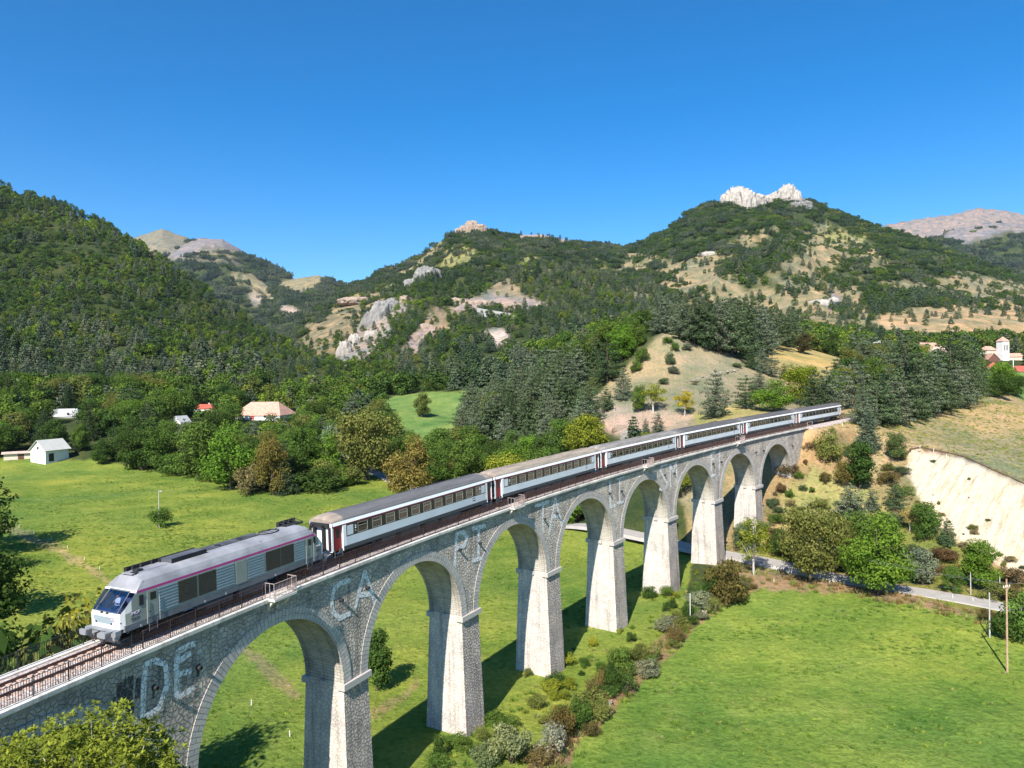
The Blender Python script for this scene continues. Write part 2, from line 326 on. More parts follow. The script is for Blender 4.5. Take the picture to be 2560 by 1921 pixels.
def stone(name, cell, cols, joint, jw, bump, dist=0.06, squash=1.0, stain=0.35, brick=None, lime=0.0):
    """masonry on metre UVs: irregular stones (voronoi) or coursed blocks (brick)"""
    m, n, b = newmat(name)
    uv = N(n, 'ShaderNodeUVMap'); mp = N(n, 'ShaderNodeMapping')
    n.links.new(uv.outputs[0], mp.inputs[0])
    wn = N(n, 'ShaderNodeTexNoise', i_Scale=2.2, i_Detail=3.0); n.links.new(mp.outputs[0], wn.inputs[0])
    warp = N(n, 'ShaderNodeVectorMath', operation='SCALE', i_Scale=0.16 if not brick else 0.04); n.links.new(wn.outputs['Color'], warp.inputs[0])
    add = N(n, 'ShaderNodeVectorMath', operation='ADD'); n.links.new(mp.outputs[0], add.inputs[0]); n.links.new(warp.outputs[0], add.inputs[1])
    if brick:
        bt = N(n, 'ShaderNodeTexBrick', i_Scale=1.0, i_Mortar_Size=jw, i_Brick_Width=brick[0], i_Row_Height=brick[1], i_Mortar_Smooth=0.5)
        bt.inputs['Color1'].default_value = (0, 0, 0, 1); bt.inputs['Color2'].default_value = (1, 1, 1, 1); bt.inputs['Mortar'].default_value = (0.5, 0.5, 0.5, 1)
        n.links.new(add.outputs[0], bt.inputs[0])
        rnd = bt.outputs['Color']; edge = ramp(n, [(0.0, (1, 1, 1)), (1.0, (0, 0, 0))]); n.links.new(bt.outputs['Fac'], edge.inputs[0]); edgeo = edge.outputs[0]
    else:
        mp.inputs['Scale'].default_value = (1.0, squash, 1)
        v1 = N(n, 'ShaderNodeTexVoronoi', voronoi_dimensions='2D', feature='DISTANCE_TO_EDGE', i_Scale=1/cell)
        v2 = N(n, 'ShaderNodeTexVoronoi', voronoi_dimensions='2D', feature='F1', i_Scale=1/cell)
        for v in (v1, v2): n.links.new(add.outputs[0], v.inputs['Vector'])
        rnd = v2.outputs['Color']; edge = ramp(n, [(0.0, (0, 0, 0)), (jw, (1, 1, 1))], 'EASE'); n.links.new(v1.outputs['Distance'], edge.inputs[0]); edgeo = edge.outputs[0]
    sep = N(n, 'ShaderNodeSeparateColor'); n.links.new(rnd, sep.inputs[0])
    cr = ramp(n, [(i/(len(cols)-1), c) for i, c in enumerate(cols)]); n.links.new(sep.outputs[0], cr.inputs[0])
    fn = N(n, 'ShaderNodeTexNoise', i_Scale=9.0, i_Detail=6.0, i_Roughness=0.65); n.links.new(uv.outputs[0], fn.inputs[0])
    fr = ramp(n, [(0.25, (0.66, 0.66, 0.66)), (0.75, (1.2, 1.2, 1.2))]); n.links.new(fn.outputs['Fac'], fr.inputs[0])
    c1 = mixc(n, None, cr.outputs[0], fr.outputs[0], 'MULTIPLY')
    c2 = mixc(n, edgeo, joint, c1)
    sn = N(n, 'ShaderNodeTexNoise', i_Scale=0.35, i_Detail=5.0, i_Roughness=0.6); n.links.new(uv.outputs[0], sn.inputs[0])
    sr = ramp(n, [(0.35, (1-stain,)*3), (0.62, (1.08, 1.05, 1.0))]); n.links.new(sn.outputs['Fac'], sr.inputs[0])
    c3 = mixc(n, None, c2, sr.outputs[0], 'MULTIPLY')
    # dark streaks that run down the wall
    st = N(n, 'ShaderNodeMapping'); st.inputs['Scale'].default_value = (1.3, 0.08, 1); n.links.new(uv.outputs[0], st.inputs[0])
    s2 = N(n, 'ShaderNodeTexNoise', i_Scale=1.0, i_Detail=6.0, i_Roughness=0.7); n.links.new(st.outputs[0], s2.inputs[0])
    s3 = ramp(n, [(0.50, (1, 1, 1)), (0.72, (0.48, 0.465, 0.45))]); n.links.new(s2.outputs['Fac'], s3.inputs[0])
    c4 = mixc(n, None, c3, s3.outputs[0], 'MULTIPLY')
    n.links.new(c4, b.inputs['Base Color']); b.inputs['Roughness'].default_value = 0.92; b.inputs['Specular IOR Level'].default_value = 0.15
    hgt_ = edgeo
    if not brick:                           # stones bulge
        dm = ramp(n, [(0.0, (0, 0, 0)), (0.12, (.55,)*3), (0.45, (1, 1, 1))], 'EASE'); n.links.new(v1.outputs['Distance'], dm.inputs[0]); hgt_ = dm.outputs[0]
    ma = N(n, 'ShaderNodeMath', operation='MULTIPLY_ADD'); n.links.new(fn.outputs['Fac'], ma.inputs[0]); ma.inputs[1].default_value = 1.3; n.links.new(hgt_, ma.inputs[2])
    ad = N(n, 'ShaderNodeMath', operation='MULTIPLY_ADD'); n.links.new(sep.outputs[1], ad.inputs[0]); ad.inputs[1].default_value = 0.5; n.links.new(ma.outputs[0], ad.inputs[2])
    bp = N(n, 'ShaderNodeBump', i_Strength=bump, i_Distance=dist); n.links.new(ad.outputs[0], bp.inputs['Height']); n.links.new(bp.outputs[0], b.inputs['Normal'])
    return m
M = {}
M['rubble'] = stone('rubble_stone', 0.38, [(0.64,0.57,0.52),(0.80,0.72,0.64),(0.70,0.63,0.57),(0.88,0.80,0.71),(0.74,0.65,0.57)], (0.32,0.295,0.275), 0.085, 1.0, 0.17, 1.15)
M['pierface'] = stone('pier_rubble', 0.36, [(0.54,0.48,0.44),(0.70,0.62,0.56),(0.60,0.53,0.49),(0.76,0.68,0.60)], (0.26,0.24,0.23), 0.11, 1.0, 0.17, 1.2, 0.2)
M['pierside'] = stone('pier_cut_stone', 0.42, [(0.56,0.50,0.45),(0.70,0.63,0.56),(0.62,0.56,0.50),(0.76,0.69,0.61)], (0.30,0.27,0.25), 0.085, 0.5, 0.03, 1.3, 0.18)
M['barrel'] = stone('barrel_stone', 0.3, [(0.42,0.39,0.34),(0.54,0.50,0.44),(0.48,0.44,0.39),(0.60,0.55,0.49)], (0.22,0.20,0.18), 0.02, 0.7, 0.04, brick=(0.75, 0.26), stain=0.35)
M['voussoir'] = stone('voussoir_stone', 0.3, [(0.48,0.45,0.42),(0.60,0.55,0.51),(0.54,0.50,0.47)], (0.20,0.19,0.18), 0.025, 0.8, 0.03, brick=(0.9, 0.34), stain=0.2)
M['coping'] = stone('coping_stone', 1.2, [(0.62,0.59,0.55),(0.74,0.71,0.66),(0.68,0.65,0.60)], (0.26,0.25,0.24), 0.012, 0.4, 0.015, brick=(1.5, 3.0), stain=0.3)
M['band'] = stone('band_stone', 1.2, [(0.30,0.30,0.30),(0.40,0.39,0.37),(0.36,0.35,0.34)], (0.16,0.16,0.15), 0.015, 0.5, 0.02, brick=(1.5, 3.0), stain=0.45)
M['iron'] = flat('railing_iron', (0.075,0.045,0.040), 0.6, 0.3, 0.3, 3)
M['iron_black'] = flat('blackened_iron', (0.03,0.03,0.032), 0.6, 0.2, 0.3, 3)
M['iron_pale'] = flat('refuge_iron', (0.36,0.28,0.26), 0.7, 0.1, 0.25, 3)

def painted():
    m, n, b = newmat('worn_white_paint')
    uv = N(n, 'ShaderNodeUVMap'); nz = N(n, 'ShaderNodeTexNoise', i_Scale=2.6, i_Detail=8.0, i_Roughness=0.72); n.links.new(uv.outputs[0], nz.inputs[0])
    v1 = N(n, 'ShaderNodeTexVoronoi', voronoi_dimensions='2D', feature='DISTANCE_TO_EDGE', i_Scale=1/0.42); n.links.new(uv.outputs[0], v1.inputs['Vector'])
    e = ramp(n, [(0.0, (0, 0, 0)), (0.07, (1, 1, 1))]); n.links.new(v1.outputs['Distance'], e.inputs[0])
    r = ramp(n, [(0.37, (0, 0, 0)), (0.48, (.95,)*3)]); n.links.new(nz.outputs['Fac'], r.inputs[0])
    mx = N(n, 'ShaderNodeMath', operation='MULTIPLY'); n.links.new(e.outputs[0], mx.inputs[0]); n.links.new(r.outputs[0], mx.inputs[1])
    b.inputs['Base Color'].default_value = (0.84, 0.83, 0.82, 1); b.inputs['Roughness'].default_value = 0.8
    n.links.new(mx.outputs[0], b.inputs['Alpha'])
    ad = N(n, 'ShaderNodeMath', operation='ADD'); n.links.new(e.outputs[0], ad.inputs[0]); n.links.new(nz.outputs['Fac'], ad.inputs[1])
    bp = N(n, 'ShaderNodeBump', i_Strength=0.8, i_Distance=0.04); n.links.new(ad.outputs[0], bp.inputs['Height']); n.links.new(bp.outputs[0], b.inputs['Normal'])
    return m
M['paint'] = painted()

def ground_mat():
    m, n, b = newmat('ground_cover')
    at = N(n, 'ShaderNodeAttribute', attribute_name='cover'); geo = N(n, 'ShaderNodeNewGeometry')
    def noise(sc, d, lo, hi, vlo, vhi, rough=0.6, stretch=None):
        src = geo.outputs['Position']
        if stretch:
            mp = N(n, 'ShaderNodeMapping'); mp.inputs['Scale'].default_value = stretch; n.links.new(src, mp.inputs[0]); src = mp.outputs[0]
        t = N(n, 'ShaderNodeTexNoise', i_Scale=sc, i_Detail=d, i_Roughness=rough); n.links.new(src, t.inputs[0])
        r = ramp(n, [(lo, vlo), (hi, vhi)]); n.links.new(t.outputs['Fac'], r.inputs[0]); return t, r.outputs[0]
    t1, n1 = noise(1.6, 9.0, 0.3, 0.72, (0.52,0.58,0.55), (1.55,1.42,1.45), 0.78)
    t2, n2 = noise(0.075, 6.0, 0.32, 0.66, (0.58,0.74,0.74), (1.45,1.2,1.35), 0.70)
    t3, n3 = noise(0.021, 5.0, 0.36, 0.64, (0.72,0.84,0.92), (1.22,1.08,1.0))
    c = mixc(n, None, at.outputs['Color'], n1, 'MULTIPLY'); c = mixc(n, None, c, n2, 'MULTIPLY'); c = mixc(n, None, c, n3, 'MULTIPLY')
    t6, n6 = noise(0.028, 8.0, 0.34, 0.66, (0.66,0.72,0.70), (1.25,1.18,1.15), 0.68)
    yy = N(n, 'ShaderNodeSeparateXYZ'); n.links.new(geo.outputs['Position'], yy.inputs[0]); fy = N(n, 'ShaderNodeMapRange'); fy.inputs[1].default_value = 300; fy.inputs[2].default_value = 700; n.links.new(yy.outputs[1], fy.inputs[0])
    c = mixc(n, fy.outputs[0], c, mixc(n, None, c, n6, 'MULTIPLY'))     # broad weathering of the open mountain slopes
    # straw coloured and pale tufts inside grass
    t4, n4 = noise(0.42, 8.0, 0.56, 0.70, (0,0,0), (1,1,1), 0.75, (1.0, 0.45, 1.0))
    m4 = N(n, 'ShaderNodeMath', operation='MULTIPLY', i_1=0.42); n.links.new(n4, m4.inputs[0])
    straw = mixc(n, None, c, (1.9, 1.35, 2.2), 'MULTIPLY')
    c = mixc(n, m4.outputs[0], c, straw)
    # rills washed into the bare sandy bank
    da = N(n, 'ShaderNodeVectorMath', operation='DOT_PRODUCT'); da.inputs[1].default_value = (0.75, -0.75, 0); db = N(n, 'ShaderNodeVectorMath', operation='DOT_PRODUCT'); db.inputs[1].default_value = (0.07, 0.07, 0.05)
    for q_ in (da, db): n.links.new(geo.outputs['Position'], q_.inputs[0])
    ml = N(n, 'ShaderNodeCombineXYZ'); n.links.new(da.outputs['Value'], ml.inputs[0]); n.links.new(db.outputs['Value'], ml.inputs[1])
    t7 = N(n, 'ShaderNodeTexNoise', i_Scale=1.0, i_Detail=9.0, i_Roughness=0.72); n.links.new(ml.outputs[0], t7.inputs[0]); r7 = ramp(n, [(0.36, (0.70,0.62,0.52)), (0.52, (1.0,0.99,0.96)), (0.7, (1.12,1.1,1.06))]); n.links.new(t7.outputs['Fac'], r7.inputs[0])
    rills = mixc(n, None, mixc(n, None, at.outputs['Color'], r7.outputs[0], 'MULTIPLY'), n3, 'MULTIPLY')
    inv = N(n, 'ShaderNodeMath', operation='SUBTRACT', i_0=1.0); n.links.new(at.outputs['Alpha'], inv.inputs[1]); c = mixc(n, inv.outputs[0], c, rills)
    n.links.new(c, b.inputs['Base Color']); b.inputs['Roughness'].default_value = 0.95; b.inputs['Specular IOR Level'].default_value = 0.05
    bp = N(n, 'ShaderNodeBump', i_Strength=1.0, i_Distance=0.22); n.links.new(t1.outputs['Fac'], bp.inputs['Height'])
    bp2 = N(n, 'ShaderNodeBump', i_Strength=0.7, i_Distance=2.0); n.links.new(t2.outputs['Fac'], bp2.inputs['Height']); n.links.new(bp.outputs[0], bp2.inputs['Normal'])
    bp3 = N(n, 'ShaderNodeBump', i_Distance=9.0); n.links.new(fy.outputs[0], bp3.inputs['Strength']); n.links.new(t6.outputs['Fac'], bp3.inputs['Height']); n.links.new(bp2.outputs[0], bp3.inputs['Normal'])
    bp4 = N(n, 'ShaderNodeBump', i_Distance=0.7); n.links.new(inv.outputs[0], bp4.inputs['Strength']); n.links.new(t7.outputs['Fac'], bp4.inputs['Height']); n.links.new(bp3.outputs[0], bp4.inputs['Normal'])
    n.links.new(bp4.outputs[0], b.inputs['Normal'])
    return m
M['ground'] = ground_mat()
def rock_mat(name, base, warm):
    m, n, b = newmat(name); geo = N(n, 'ShaderNodeNewGeometry')
    t = N(n, 'ShaderNodeTexNoise', i_Scale=0.09, i_Detail=10.0, i_Roughness=0.68); n.links.new(geo.outputs['Position'], t.inputs[0])
    mp = N(n, 'ShaderNodeMapping'); mp.inputs['Scale'].default_value = (1, 1, 0.25); n.links.new(geo.outputs['Position'], mp.inputs[0])
    t2 = N(n, 'ShaderNodeTexNoise', i_Scale=0.25, i_Detail=8.0, i_Roughness=0.75); n.links.new(mp.outputs[0], t2.inputs[0])
    r = ramp(n, [(0.3, tuple(c*0.62 for c in base)), (0.5, base), (0.7, warm)]); n.links.new(t.outputs['Fac'], r.inputs[0])
    r2 = ramp(n, [(0.3, (0.6,0.6,0.62)), (0.6, (1.15,1.13,1.1))]); n.links.new(t2.outputs['Fac'], r2.inputs[0])
    n.links.new(mixc(n, None, r.outputs[0], r2.outputs[0], 'MULTIPLY'), b.inputs['Base Color']); b.inputs['Roughness'].default_value = 0.95; b.inputs['Specular IOR Level'].default_value = 0.1
    bp = N(n, 'ShaderNodeBump', i_Strength=1.0, i_Distance=2.5); n.links.new(t2.outputs['Fac'], bp.inputs['Height']); n.links.new(bp.outputs[0], b.inputs['Normal'])
    return m
M['rock'] = rock_mat('limestone', (0.42,0.385,0.34), (0.52,0.47,0.41))
M['rock_grey'] = rock_mat('grey_limestone', (0.25,0.245,0.235), (0.33,0.31,0.285))
M['rock_pink'] = rock_mat('pink_earth_rock', (0.36,0.28,0.22), (0.46,0.37,0.30))

# ------------------------------------------------------------------ mesh helpers
class MB:
    def __init__(s): s.v = []; s.f = []; s.uv = []; s.mi = []; s.cur = 0
    def add(s, vs, fs, uv=None):
        o = len(s.v); s.v += [tuple(map(float, p)) for p in vs]
        for k, f in enumerate(fs):
            s.f.append(tuple(o+i for i in f)); s.mi.append(s.cur)
            s.uv.append([uv[i] for i in f] if uv is not None else None)
        return s
    def box(s, x0, x1, y0, y1, z0, z1):
        return s.add([(x0,y0,z0),(x1,y0,z0),(x1,y1,z0),(x0,y1,z0),(x0,y0,z1),(x1,y0,z1),(x1,y1,z1),(x0,y1,z1)],
                     [(0,3,2,1),(4,5,6,7),(0,1,5,4),(1,2,6,5),(2,3,7,6),(3,0,4,7)])
    def hexa(s, lo, hi):                    # two quads (4 points each) joined
        return s.add(list(lo)+list(hi), [(3,2,1,0),(4,5,6,7),(0,1,5,4),(1,2,6,5),(2,3,7,6),(3,0,4,7)])
    def tube(s, a, b, r, n=6, r2=None, caps=True):
        a = Vector(a); b = Vector(b); d = (b-a)
        if d.length < 1e-6: return s
        d.normalize(); q = d.to_track_quat('Z', 'Y'); r2 = r if r2 is None else r2
        vs = [a + q @ Vector((r*math.cos(2*math.pi*i/n), r*math.sin(2*math.pi*i/n), 0)) for i in range(n)]
        vs += [b + q @ Vector((r2*math.cos(2*math.pi*i/n), r2*math.sin(2*math.pi*i/n), 0)) for i in range(n)]
        fs = [(i, (i+1) % n, n+(i+1) % n, n+i) for i in range(n)]
        if caps: fs += [tuple(range(n-1, -1, -1)), tuple(range(n, 2*n))]
        return s.add(vs, fs)
    def grid(s, P, uv=None, closed=False):  # P[i][j] points
        ni, nj = len(P), len(P[0]); vs = [p for r in P for p in r]
        fs = [(i*nj+j, i*nj+j+1, (i+1)*nj+j+1, (i+1)*nj+j) for i in range(ni-1) for j in range(nj-1)]
        return s.add(vs, fs, [q for r in uv for q in r] if uv is not None else None)
    def build(s, name, mat, parent=None, smooth=False):
        me = bpy.data.meshes.new(name); me.from_pydata(s.v, [], s.f)
        for m_ in (mat if isinstance(mat, (list, tuple)) else [mat]): me.materials.append(m_)
        me.polygons.foreach_set('material_index', s.mi)
        if any(u is not None for u in s.uv):
            L = me.uv_layers.new(name='UVMap'); k = 0; arr = []
            for f, u in zip(s.f, s.uv):
                for q in range(len(f)): arr += list(u[q]) if u is not None else [0, 0]
            L.data.foreach_set('uv', arr)
        if smooth: me.polygons.foreach_set('use_smooth', [True]*len(s.f))
        me.update()
        o = bpy.data.objects.new(name, me); C.objects.link(o)
        if parent: o.parent = parent
        return o
def npmesh(name, V, F, mats, mi=None, smooth=False):
    """mesh from numpy arrays: V (n,3), F (m,k)"""
    me = bpy.data.meshes.new(name); n, k = F.shape
    me.vertices.add(len(V)); me.vertices.foreach_set('co', np.asarray(V, np.float32).ravel())
    me.loops.add(n*k); me.loops.foreach_set('vertex_index', F.astype(np.int32).ravel())
    me.polygons.add(n); me.polygons.foreach_set('loop_start', np.arange(0, n*k, k, dtype=np.int32)); me.polygons.foreach_set('loop_total', np.full(n, k, np.int32))
    for m_ in mats: me.materials.append(m_)
    if mi is not None: me.polygons.foreach_set('material_index', np.asarray(mi, np.int32))
    if smooth: me.polygons.foreach_set('use_smooth', np.ones(n, bool))
    me.update(calc_edges=True); me.validate()
    return me
def link(name, me, parent=None, loc=None):
    o = bpy.data.objects.new(name, me); C.objects.link(o)
    if parent: o.parent = parent
    if loc is not None: o.location = [float(v) for v in loc]
    return o
def tag(o, label=None, cat=None, group=None, kind=None):
    if label: o['label'] = label
    if cat: o['category'] = cat
    if group: o['group'] = group
    if kind: o['kind'] = kind
    return o
def empty(name, loc=(0, 0, 0), rz=0, **kw):
    o = bpy.data.objects.new(name, None); o.empty_display_size = 0.3; C.objects.link(o)
    o.location = [float(v) for v in loc]; o.rotation_euler = (0, 0, rz)
    return tag(o, **kw)

# ------------------------------------------------------------------ ground sheet: one mesh out to the far mountains
def build_ground():
    ph = np.radians(np.concatenate([np.linspace(-62, -36, 60, endpoint=False), np.linspace(-36, 36, 760, endpoint=False), np.linspace(36, 62, 61)]))
    rr = np.concatenate([np.geomspace(9, 60, 60, endpoint=False), np.geomspace(60, 400, 330, endpoint=False), np.geomspace(400, 9500, 420)])
    PH, RR = np.meshgrid(ph, rr); X = np.sin(PH)*RR; Yv = np.cos(PH)*RR
    z, idx, rel = H(X, Yv, True); z = bed(X, Yv, z)
    col, den = zone(X, Yv, z, idx)
    ni, nj = X.shape; bank = (np.abs(col-np.array(PALE)).sum(-1) < 1e-3).astype(float)
    for _ in range(2):                      # soften the zone borders
        q = np.pad(col, ((1,1),(1,1),(0,0)), 'edge'); col = (q[:-2,1:-1]+q[2:,1:-1]+q[1:-1,:-2]+q[1:-1,2:]+2*q[1:-1,1:-1])/6
    V = np.stack([X, Yv, z], -1).reshape(-1, 3)
    i, j = np.meshgrid(np.arange(ni-1), np.arange(nj-1), indexing='ij'); a = (i*nj+j).ravel()
    F = np.stack([a, a+1, a+nj+1, a+nj], 1)
    me = npmesh('ground', V, F, [M['ground']], smooth=True)
    ca = me.color_attributes.new('cover', 'FLOAT_COLOR', 'POINT')
    ca.data.foreach_set('color', np.c_[col.reshape(-1, 3), 1-bank.reshape(-1)].astype(np.float32).ravel())
    o = link('ground', me); tag(o, 'valley floor with meadows rising into wooded mountains', kind='structure')
    # far side behind the camera, so that the land does not end under it
    mb = MB(); mb.add([(-9000,-9000,-60),(9000,-9000,-60),(9000,9000,-60),(-9000,9000,-60)], [(0,1,2,3)])
    o2 = mb.build('far_ground', flat('far_ground_soil', FOREST, 0.9)); tag(o2, 'dark land below and behind the valley', kind='structure')
build_ground()

# ------------------------------------------------------------------ road
def ribbon(name, pts, width, mat, lift=0.05, parent=None, step=2.0):
    P = np.array(pts, float); d = np.r_[0, np.cumsum(np.hypot(*(P[1:, :2]-P[:-1, :2]).T))]
    ss = np.arange(0, d[-1], step); x = np.interp(ss, d, P[:, 0]); y = np.interp(ss, d, P[:, 1])
    k = np.ones(9)/9; xs = np.convolve(np.pad(x, 4, 'edge'), k, 'valid'); ys = np.convolve(np.pad(y, 4, 'edge'), k, 'valid')
    tx = np.gradient(xs); ty = np.gradient(ys); L = np.hypot(tx, ty); nx, ny = ty/L, -tx/L
    rows = []; uvs = []
    offs = [-width/2-0.5, -width/2, -width/4, 0, width/4, width/2, width/2+0.5]
    zc = ground(xs, ys); 
    for o in offs:
        e = -0.5 if abs(o) > width/2 else 0.0
        zz = np.maximum(np.maximum(ground(xs+nx*o, ys+ny*o), zc), zc) + lift
        rows.append(zz)
    zt = np.max(rows, 0)
    G = []
    for i in range(len(ss)):
        G.append([(xs[i]+nx[i]*o, ys[i]+ny[i]*o, zt[i]-(0.6 if abs(o) > width/2 else 0)) for o in offs]); uvs.append([(o, ss[i]) for o in offs])
    mb = MB(); mb.grid([list(reversed(g)) for g in G], [list(reversed(u)) for u in uvs]); return mb.build(name, mat, parent)
M['asphalt'] = flat('worn_pale_asphalt', (0.36,0.33,0.295), 0.9, 0, 0.12, 0.8, 0.2)
rp = []
for x, y in [(2560,1398),(2350,1352),(2160,1312),(2079,1296),(1933,1272),(1800,1247),(1681,1223.5),(1577,1204),(1500,1190),(1380,1170),(1215,1138),(1050,1098),(930,1064)]:
    h = hit(x, y, 60, 400)
    if h is not None: rp.append(h)
for x, y, Y in [(835,1042,255),(790,1030,275),(760,1020,300),(700,1000,340)]: rp.append(unproj(x, y, Y))
road = ribbon('road', rp, 4.6, M['asphalt'], 0.12); tag(road, 'narrow pale asphalt road passing under the viaduct', kind='structure')
# ------------------------------------------------------------------ viaduct
VIA = empty('railway_viaduct', W(60, 0, -22), label='long curved stone viaduct of tall round arches carrying the train', cat='viaduct')
def vp(o):                                  # parent to the viaduct, mesh is in world coordinates
    o.parent = VIA; o.location = -VIA.location; return o
ZT = -0.75                                  # where the rubble meets the plain band under the coping
BAYS = range(-3, 8)
def bay(i):
    s0 = SA + i*LB; r = SPAN/2; m = (LB-SPAN)/2
    n = 40; th = np.linspace(0, math.pi, n+1); sa = s0 + r - r*np.cos(th); za = ZSP + r*np.sin(th)
    mb = MB()
    end = 9.5 if i == 7 else m
    for d in (DW, -DW):
        cols = [(s, ZSP) for s in np.linspace(s0-m, s0, 4)[:-1]] + list(zip(sa, za)) + [(s, (-22 if i == 7 else ZSP)) for s in np.linspace(s0+SPAN, s0+SPAN+end, 4 if i < 7 else 12)[1:]]
        if i == 7: cols.insert(3+n+1, (s0+SPAN, -22))
        G, U = [], []
        for s, zb in cols:
            zs = np.linspace(zb, ZT, 9); G.append([W(s, d, z) for z in zs]); U.append([(s, z) for z in zs])
        if d < 0: G.reverse(); U.reverse()
        mb.grid(G, U)
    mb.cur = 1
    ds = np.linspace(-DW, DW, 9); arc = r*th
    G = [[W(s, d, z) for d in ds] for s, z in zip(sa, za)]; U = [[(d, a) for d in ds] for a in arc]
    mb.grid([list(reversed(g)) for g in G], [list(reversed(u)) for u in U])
    if i == 7:                              # abutment cheek below the last springing and the end wall
        mb.cur = 2
        zs = np.linspace(-22, ZSP, 8); mb.grid([[W(s0+SPAN, d, z) for z in zs] for d in ds[::-1]], [[(d, z) for z in zs] for d in ds])
        mb.cur = 0
        zs = np.linspace(-22, ZT, 8); mb.grid([[W(s0+SPAN+9.5, d, z) for z in zs] for d in ds], [[(d, z) for z in zs] for d in ds])
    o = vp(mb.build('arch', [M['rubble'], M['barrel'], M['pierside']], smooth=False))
    # ring of voussoirs, both faces
    mr = MB(); T = 0.95; pr = 0.05
    for d in (1, -1):
        G, U = [], []
        for a, tt in zip(np.linspace(0, math.pi, 49), arc[0]+np.linspace(0, math.pi*r, 49)):
            def q(rad, dd): return W(s0 + r - rad*math.cos(a), d*dd, ZSP + rad*math.sin(a))
            row = [q(r-0.003, DW-0.02), q(r-0.003, DW+pr), q(r+T/2, DW+pr), q(r+T, DW+pr), q(r+T, DW-0.02)]
            G.append(row if d < 0 else row[::-1]); u = [(-.1, tt), (0.0, tt), (T/2, tt), (T, tt), (T+.1, tt)]; U.append(u if d < 0 else u[::-1])
        mr.grid(G, U)
    rg = mr.build('arch_ring', M['voussoir'], o); return o
for i in BAYS: bay(i)
def pier(i):                                # between bay i-1 and bay i
    s0, s1 = SA + (i-1)*LB + SPAN, SA + i*LB
    x, y, _ = cl((s0+s1)/2); zb = float(ground(x, y).min()) - 2.5 - GR*(s0+s1)/2
    hgt = ZSP - zb; bt, bl = hgt*0.042, hgt*0.013
    o = empty('pier', (0, 0, 0)); vp(o); rows = np.linspace(0, 1, 14)
    mb = MB()
    def corner(f, a, b):                    # f 0 top..1 bottom, a/b = -1/+1
        return W((s0-bl*f) if a < 0 else (s1+bl*f), b*(DW+bt*f), ZSP-hgt*f)
    def face(c0, c1, along, mi, uvo):
        mb.cur = mi; G, U = [], []
        for k in range(7):
            q = k/6; G.append([np.array(corner(f, *c0))*(1-q)+np.array(corner(f, *c1))*q for f in rows[::-1]]); U.append([(uvo+q*along, ZSP-hgt*f) for f in rows[::-1]])
        mb.grid(G, U)
    face((-1, 1), (1, 1), s1-s0, 0, s0); face((1, -1), (-1, -1), s1-s0, 0, s0)
    face((-1, -1), (-1, 1), 2*DW, 1, 3.3*i); face((1, 1), (1, -1), 2*DW, 1, 3.3*i+9)
    mb.build('shaft', [M['pierface'], M['pierside']], o)
    im = MB()
    def blk(sa, sb, da, db, za, zb_):
        im.hexa([W(sa,da,za),W(sb,da,za),W(sb,db,za),W(sa,db,za)][::-1], [W(sa,da,zb_),W(sb,da,zb_),W(sb,db,zb_),W(sa,db,zb_)][::-1])
    z0, z1 = ZSP-0.55, ZSP-0.02
    for b in (1, -1): blk(s0-0.22, s1+0.22, b*(DW-0.02), b*(DW+0.28), z0, z1)
    for b in (-0.62, 0.62): pass
    for b in (1, -1):
        for (sa, sb) in ((s0-0.22, s0+0.02), (s1-0.02, s1+0.22)):
            blk(sa, sb, b*(DW-0.55), b*(DW-0.025), z0, z1)
            blk(sa+0.1*(sa > s0), sb-0.1*(sb < s1), -0.3*b if b > 0 else 0.31, 0.3*b if b > 0 else 0.32, z0+.1, z1)
    im.build('impost', M['voussoir'], o)
    if i == 1 or i == -1:                   # square holes for scaffolding low on the shaft
        for k, (f, q) in enumerate([(0.62,.3),(0.60,.7),(0.66,.45),(0.70,.75),(0.75,.3),(0.80,.6)]):
            c = np.array(corner(f,-1,1))*(1-q)+np.array(corner(f,1,1))*q; hb = MB()
            hb.box(c[0]-.11, c[0]+.11, c[1]-.11, c[1]+.11, c[2]-.12, c[2]+.12); hb.build('putlog_hole', M['iron_black'], o)
for i in range(-2, 8): pier(i)
# plain band, coping, deck
S0, S1 = SA - 3*LB - 1.5, SA + 7*LB + SPAN + 9.5
def strip(prof, s0, s1, step=1.0, flip=False):
    ss = np.arange(s0, s1+1e-6, (s1-s0)/max(1, round((s1-s0)/step))); mb = MB()
    L = np.r_[0, np.cumsum([math.hypot(prof[k+1][0]-prof[k][0], prof[k+1][1]-prof[k][1]) for k in range(len(prof)-1)])]
    G = [[W(s, d, z) for d, z in prof] for s in ss]; U = [[(s, l) for l in L] for s in ss]
    if flip: G = [g[::-1] for g in G]; U = [u[::-1] for u in U]
    mb.grid(G, U)
    for s, r in ((ss[0], 0), (ss[-1], 1)):
        f = tuple(range(len(prof))); mb.add([W(s, d, z) for d, z in prof], [f if r ^ flip else f[::-1]])
    return mb
for sg in (1, -1):
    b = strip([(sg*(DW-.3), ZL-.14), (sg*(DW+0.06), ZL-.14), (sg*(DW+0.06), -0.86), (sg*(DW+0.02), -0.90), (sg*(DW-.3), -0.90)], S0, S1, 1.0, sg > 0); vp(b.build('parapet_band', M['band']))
    c = strip([(sg*(DL-.62), ZL-.13), (sg*(DL-.62), ZL), (sg*(DL-.02), ZL), (sg*DL, ZL-.02), (sg*DL, ZL-.24), (sg*(DL-.05), ZL-.30), (sg*(DW+.02), ZL-.33), (sg*(DW+.02), ZL-.13)], S0, S1, 1.0, sg < 0); vp(c.build('coping', M['coping']))
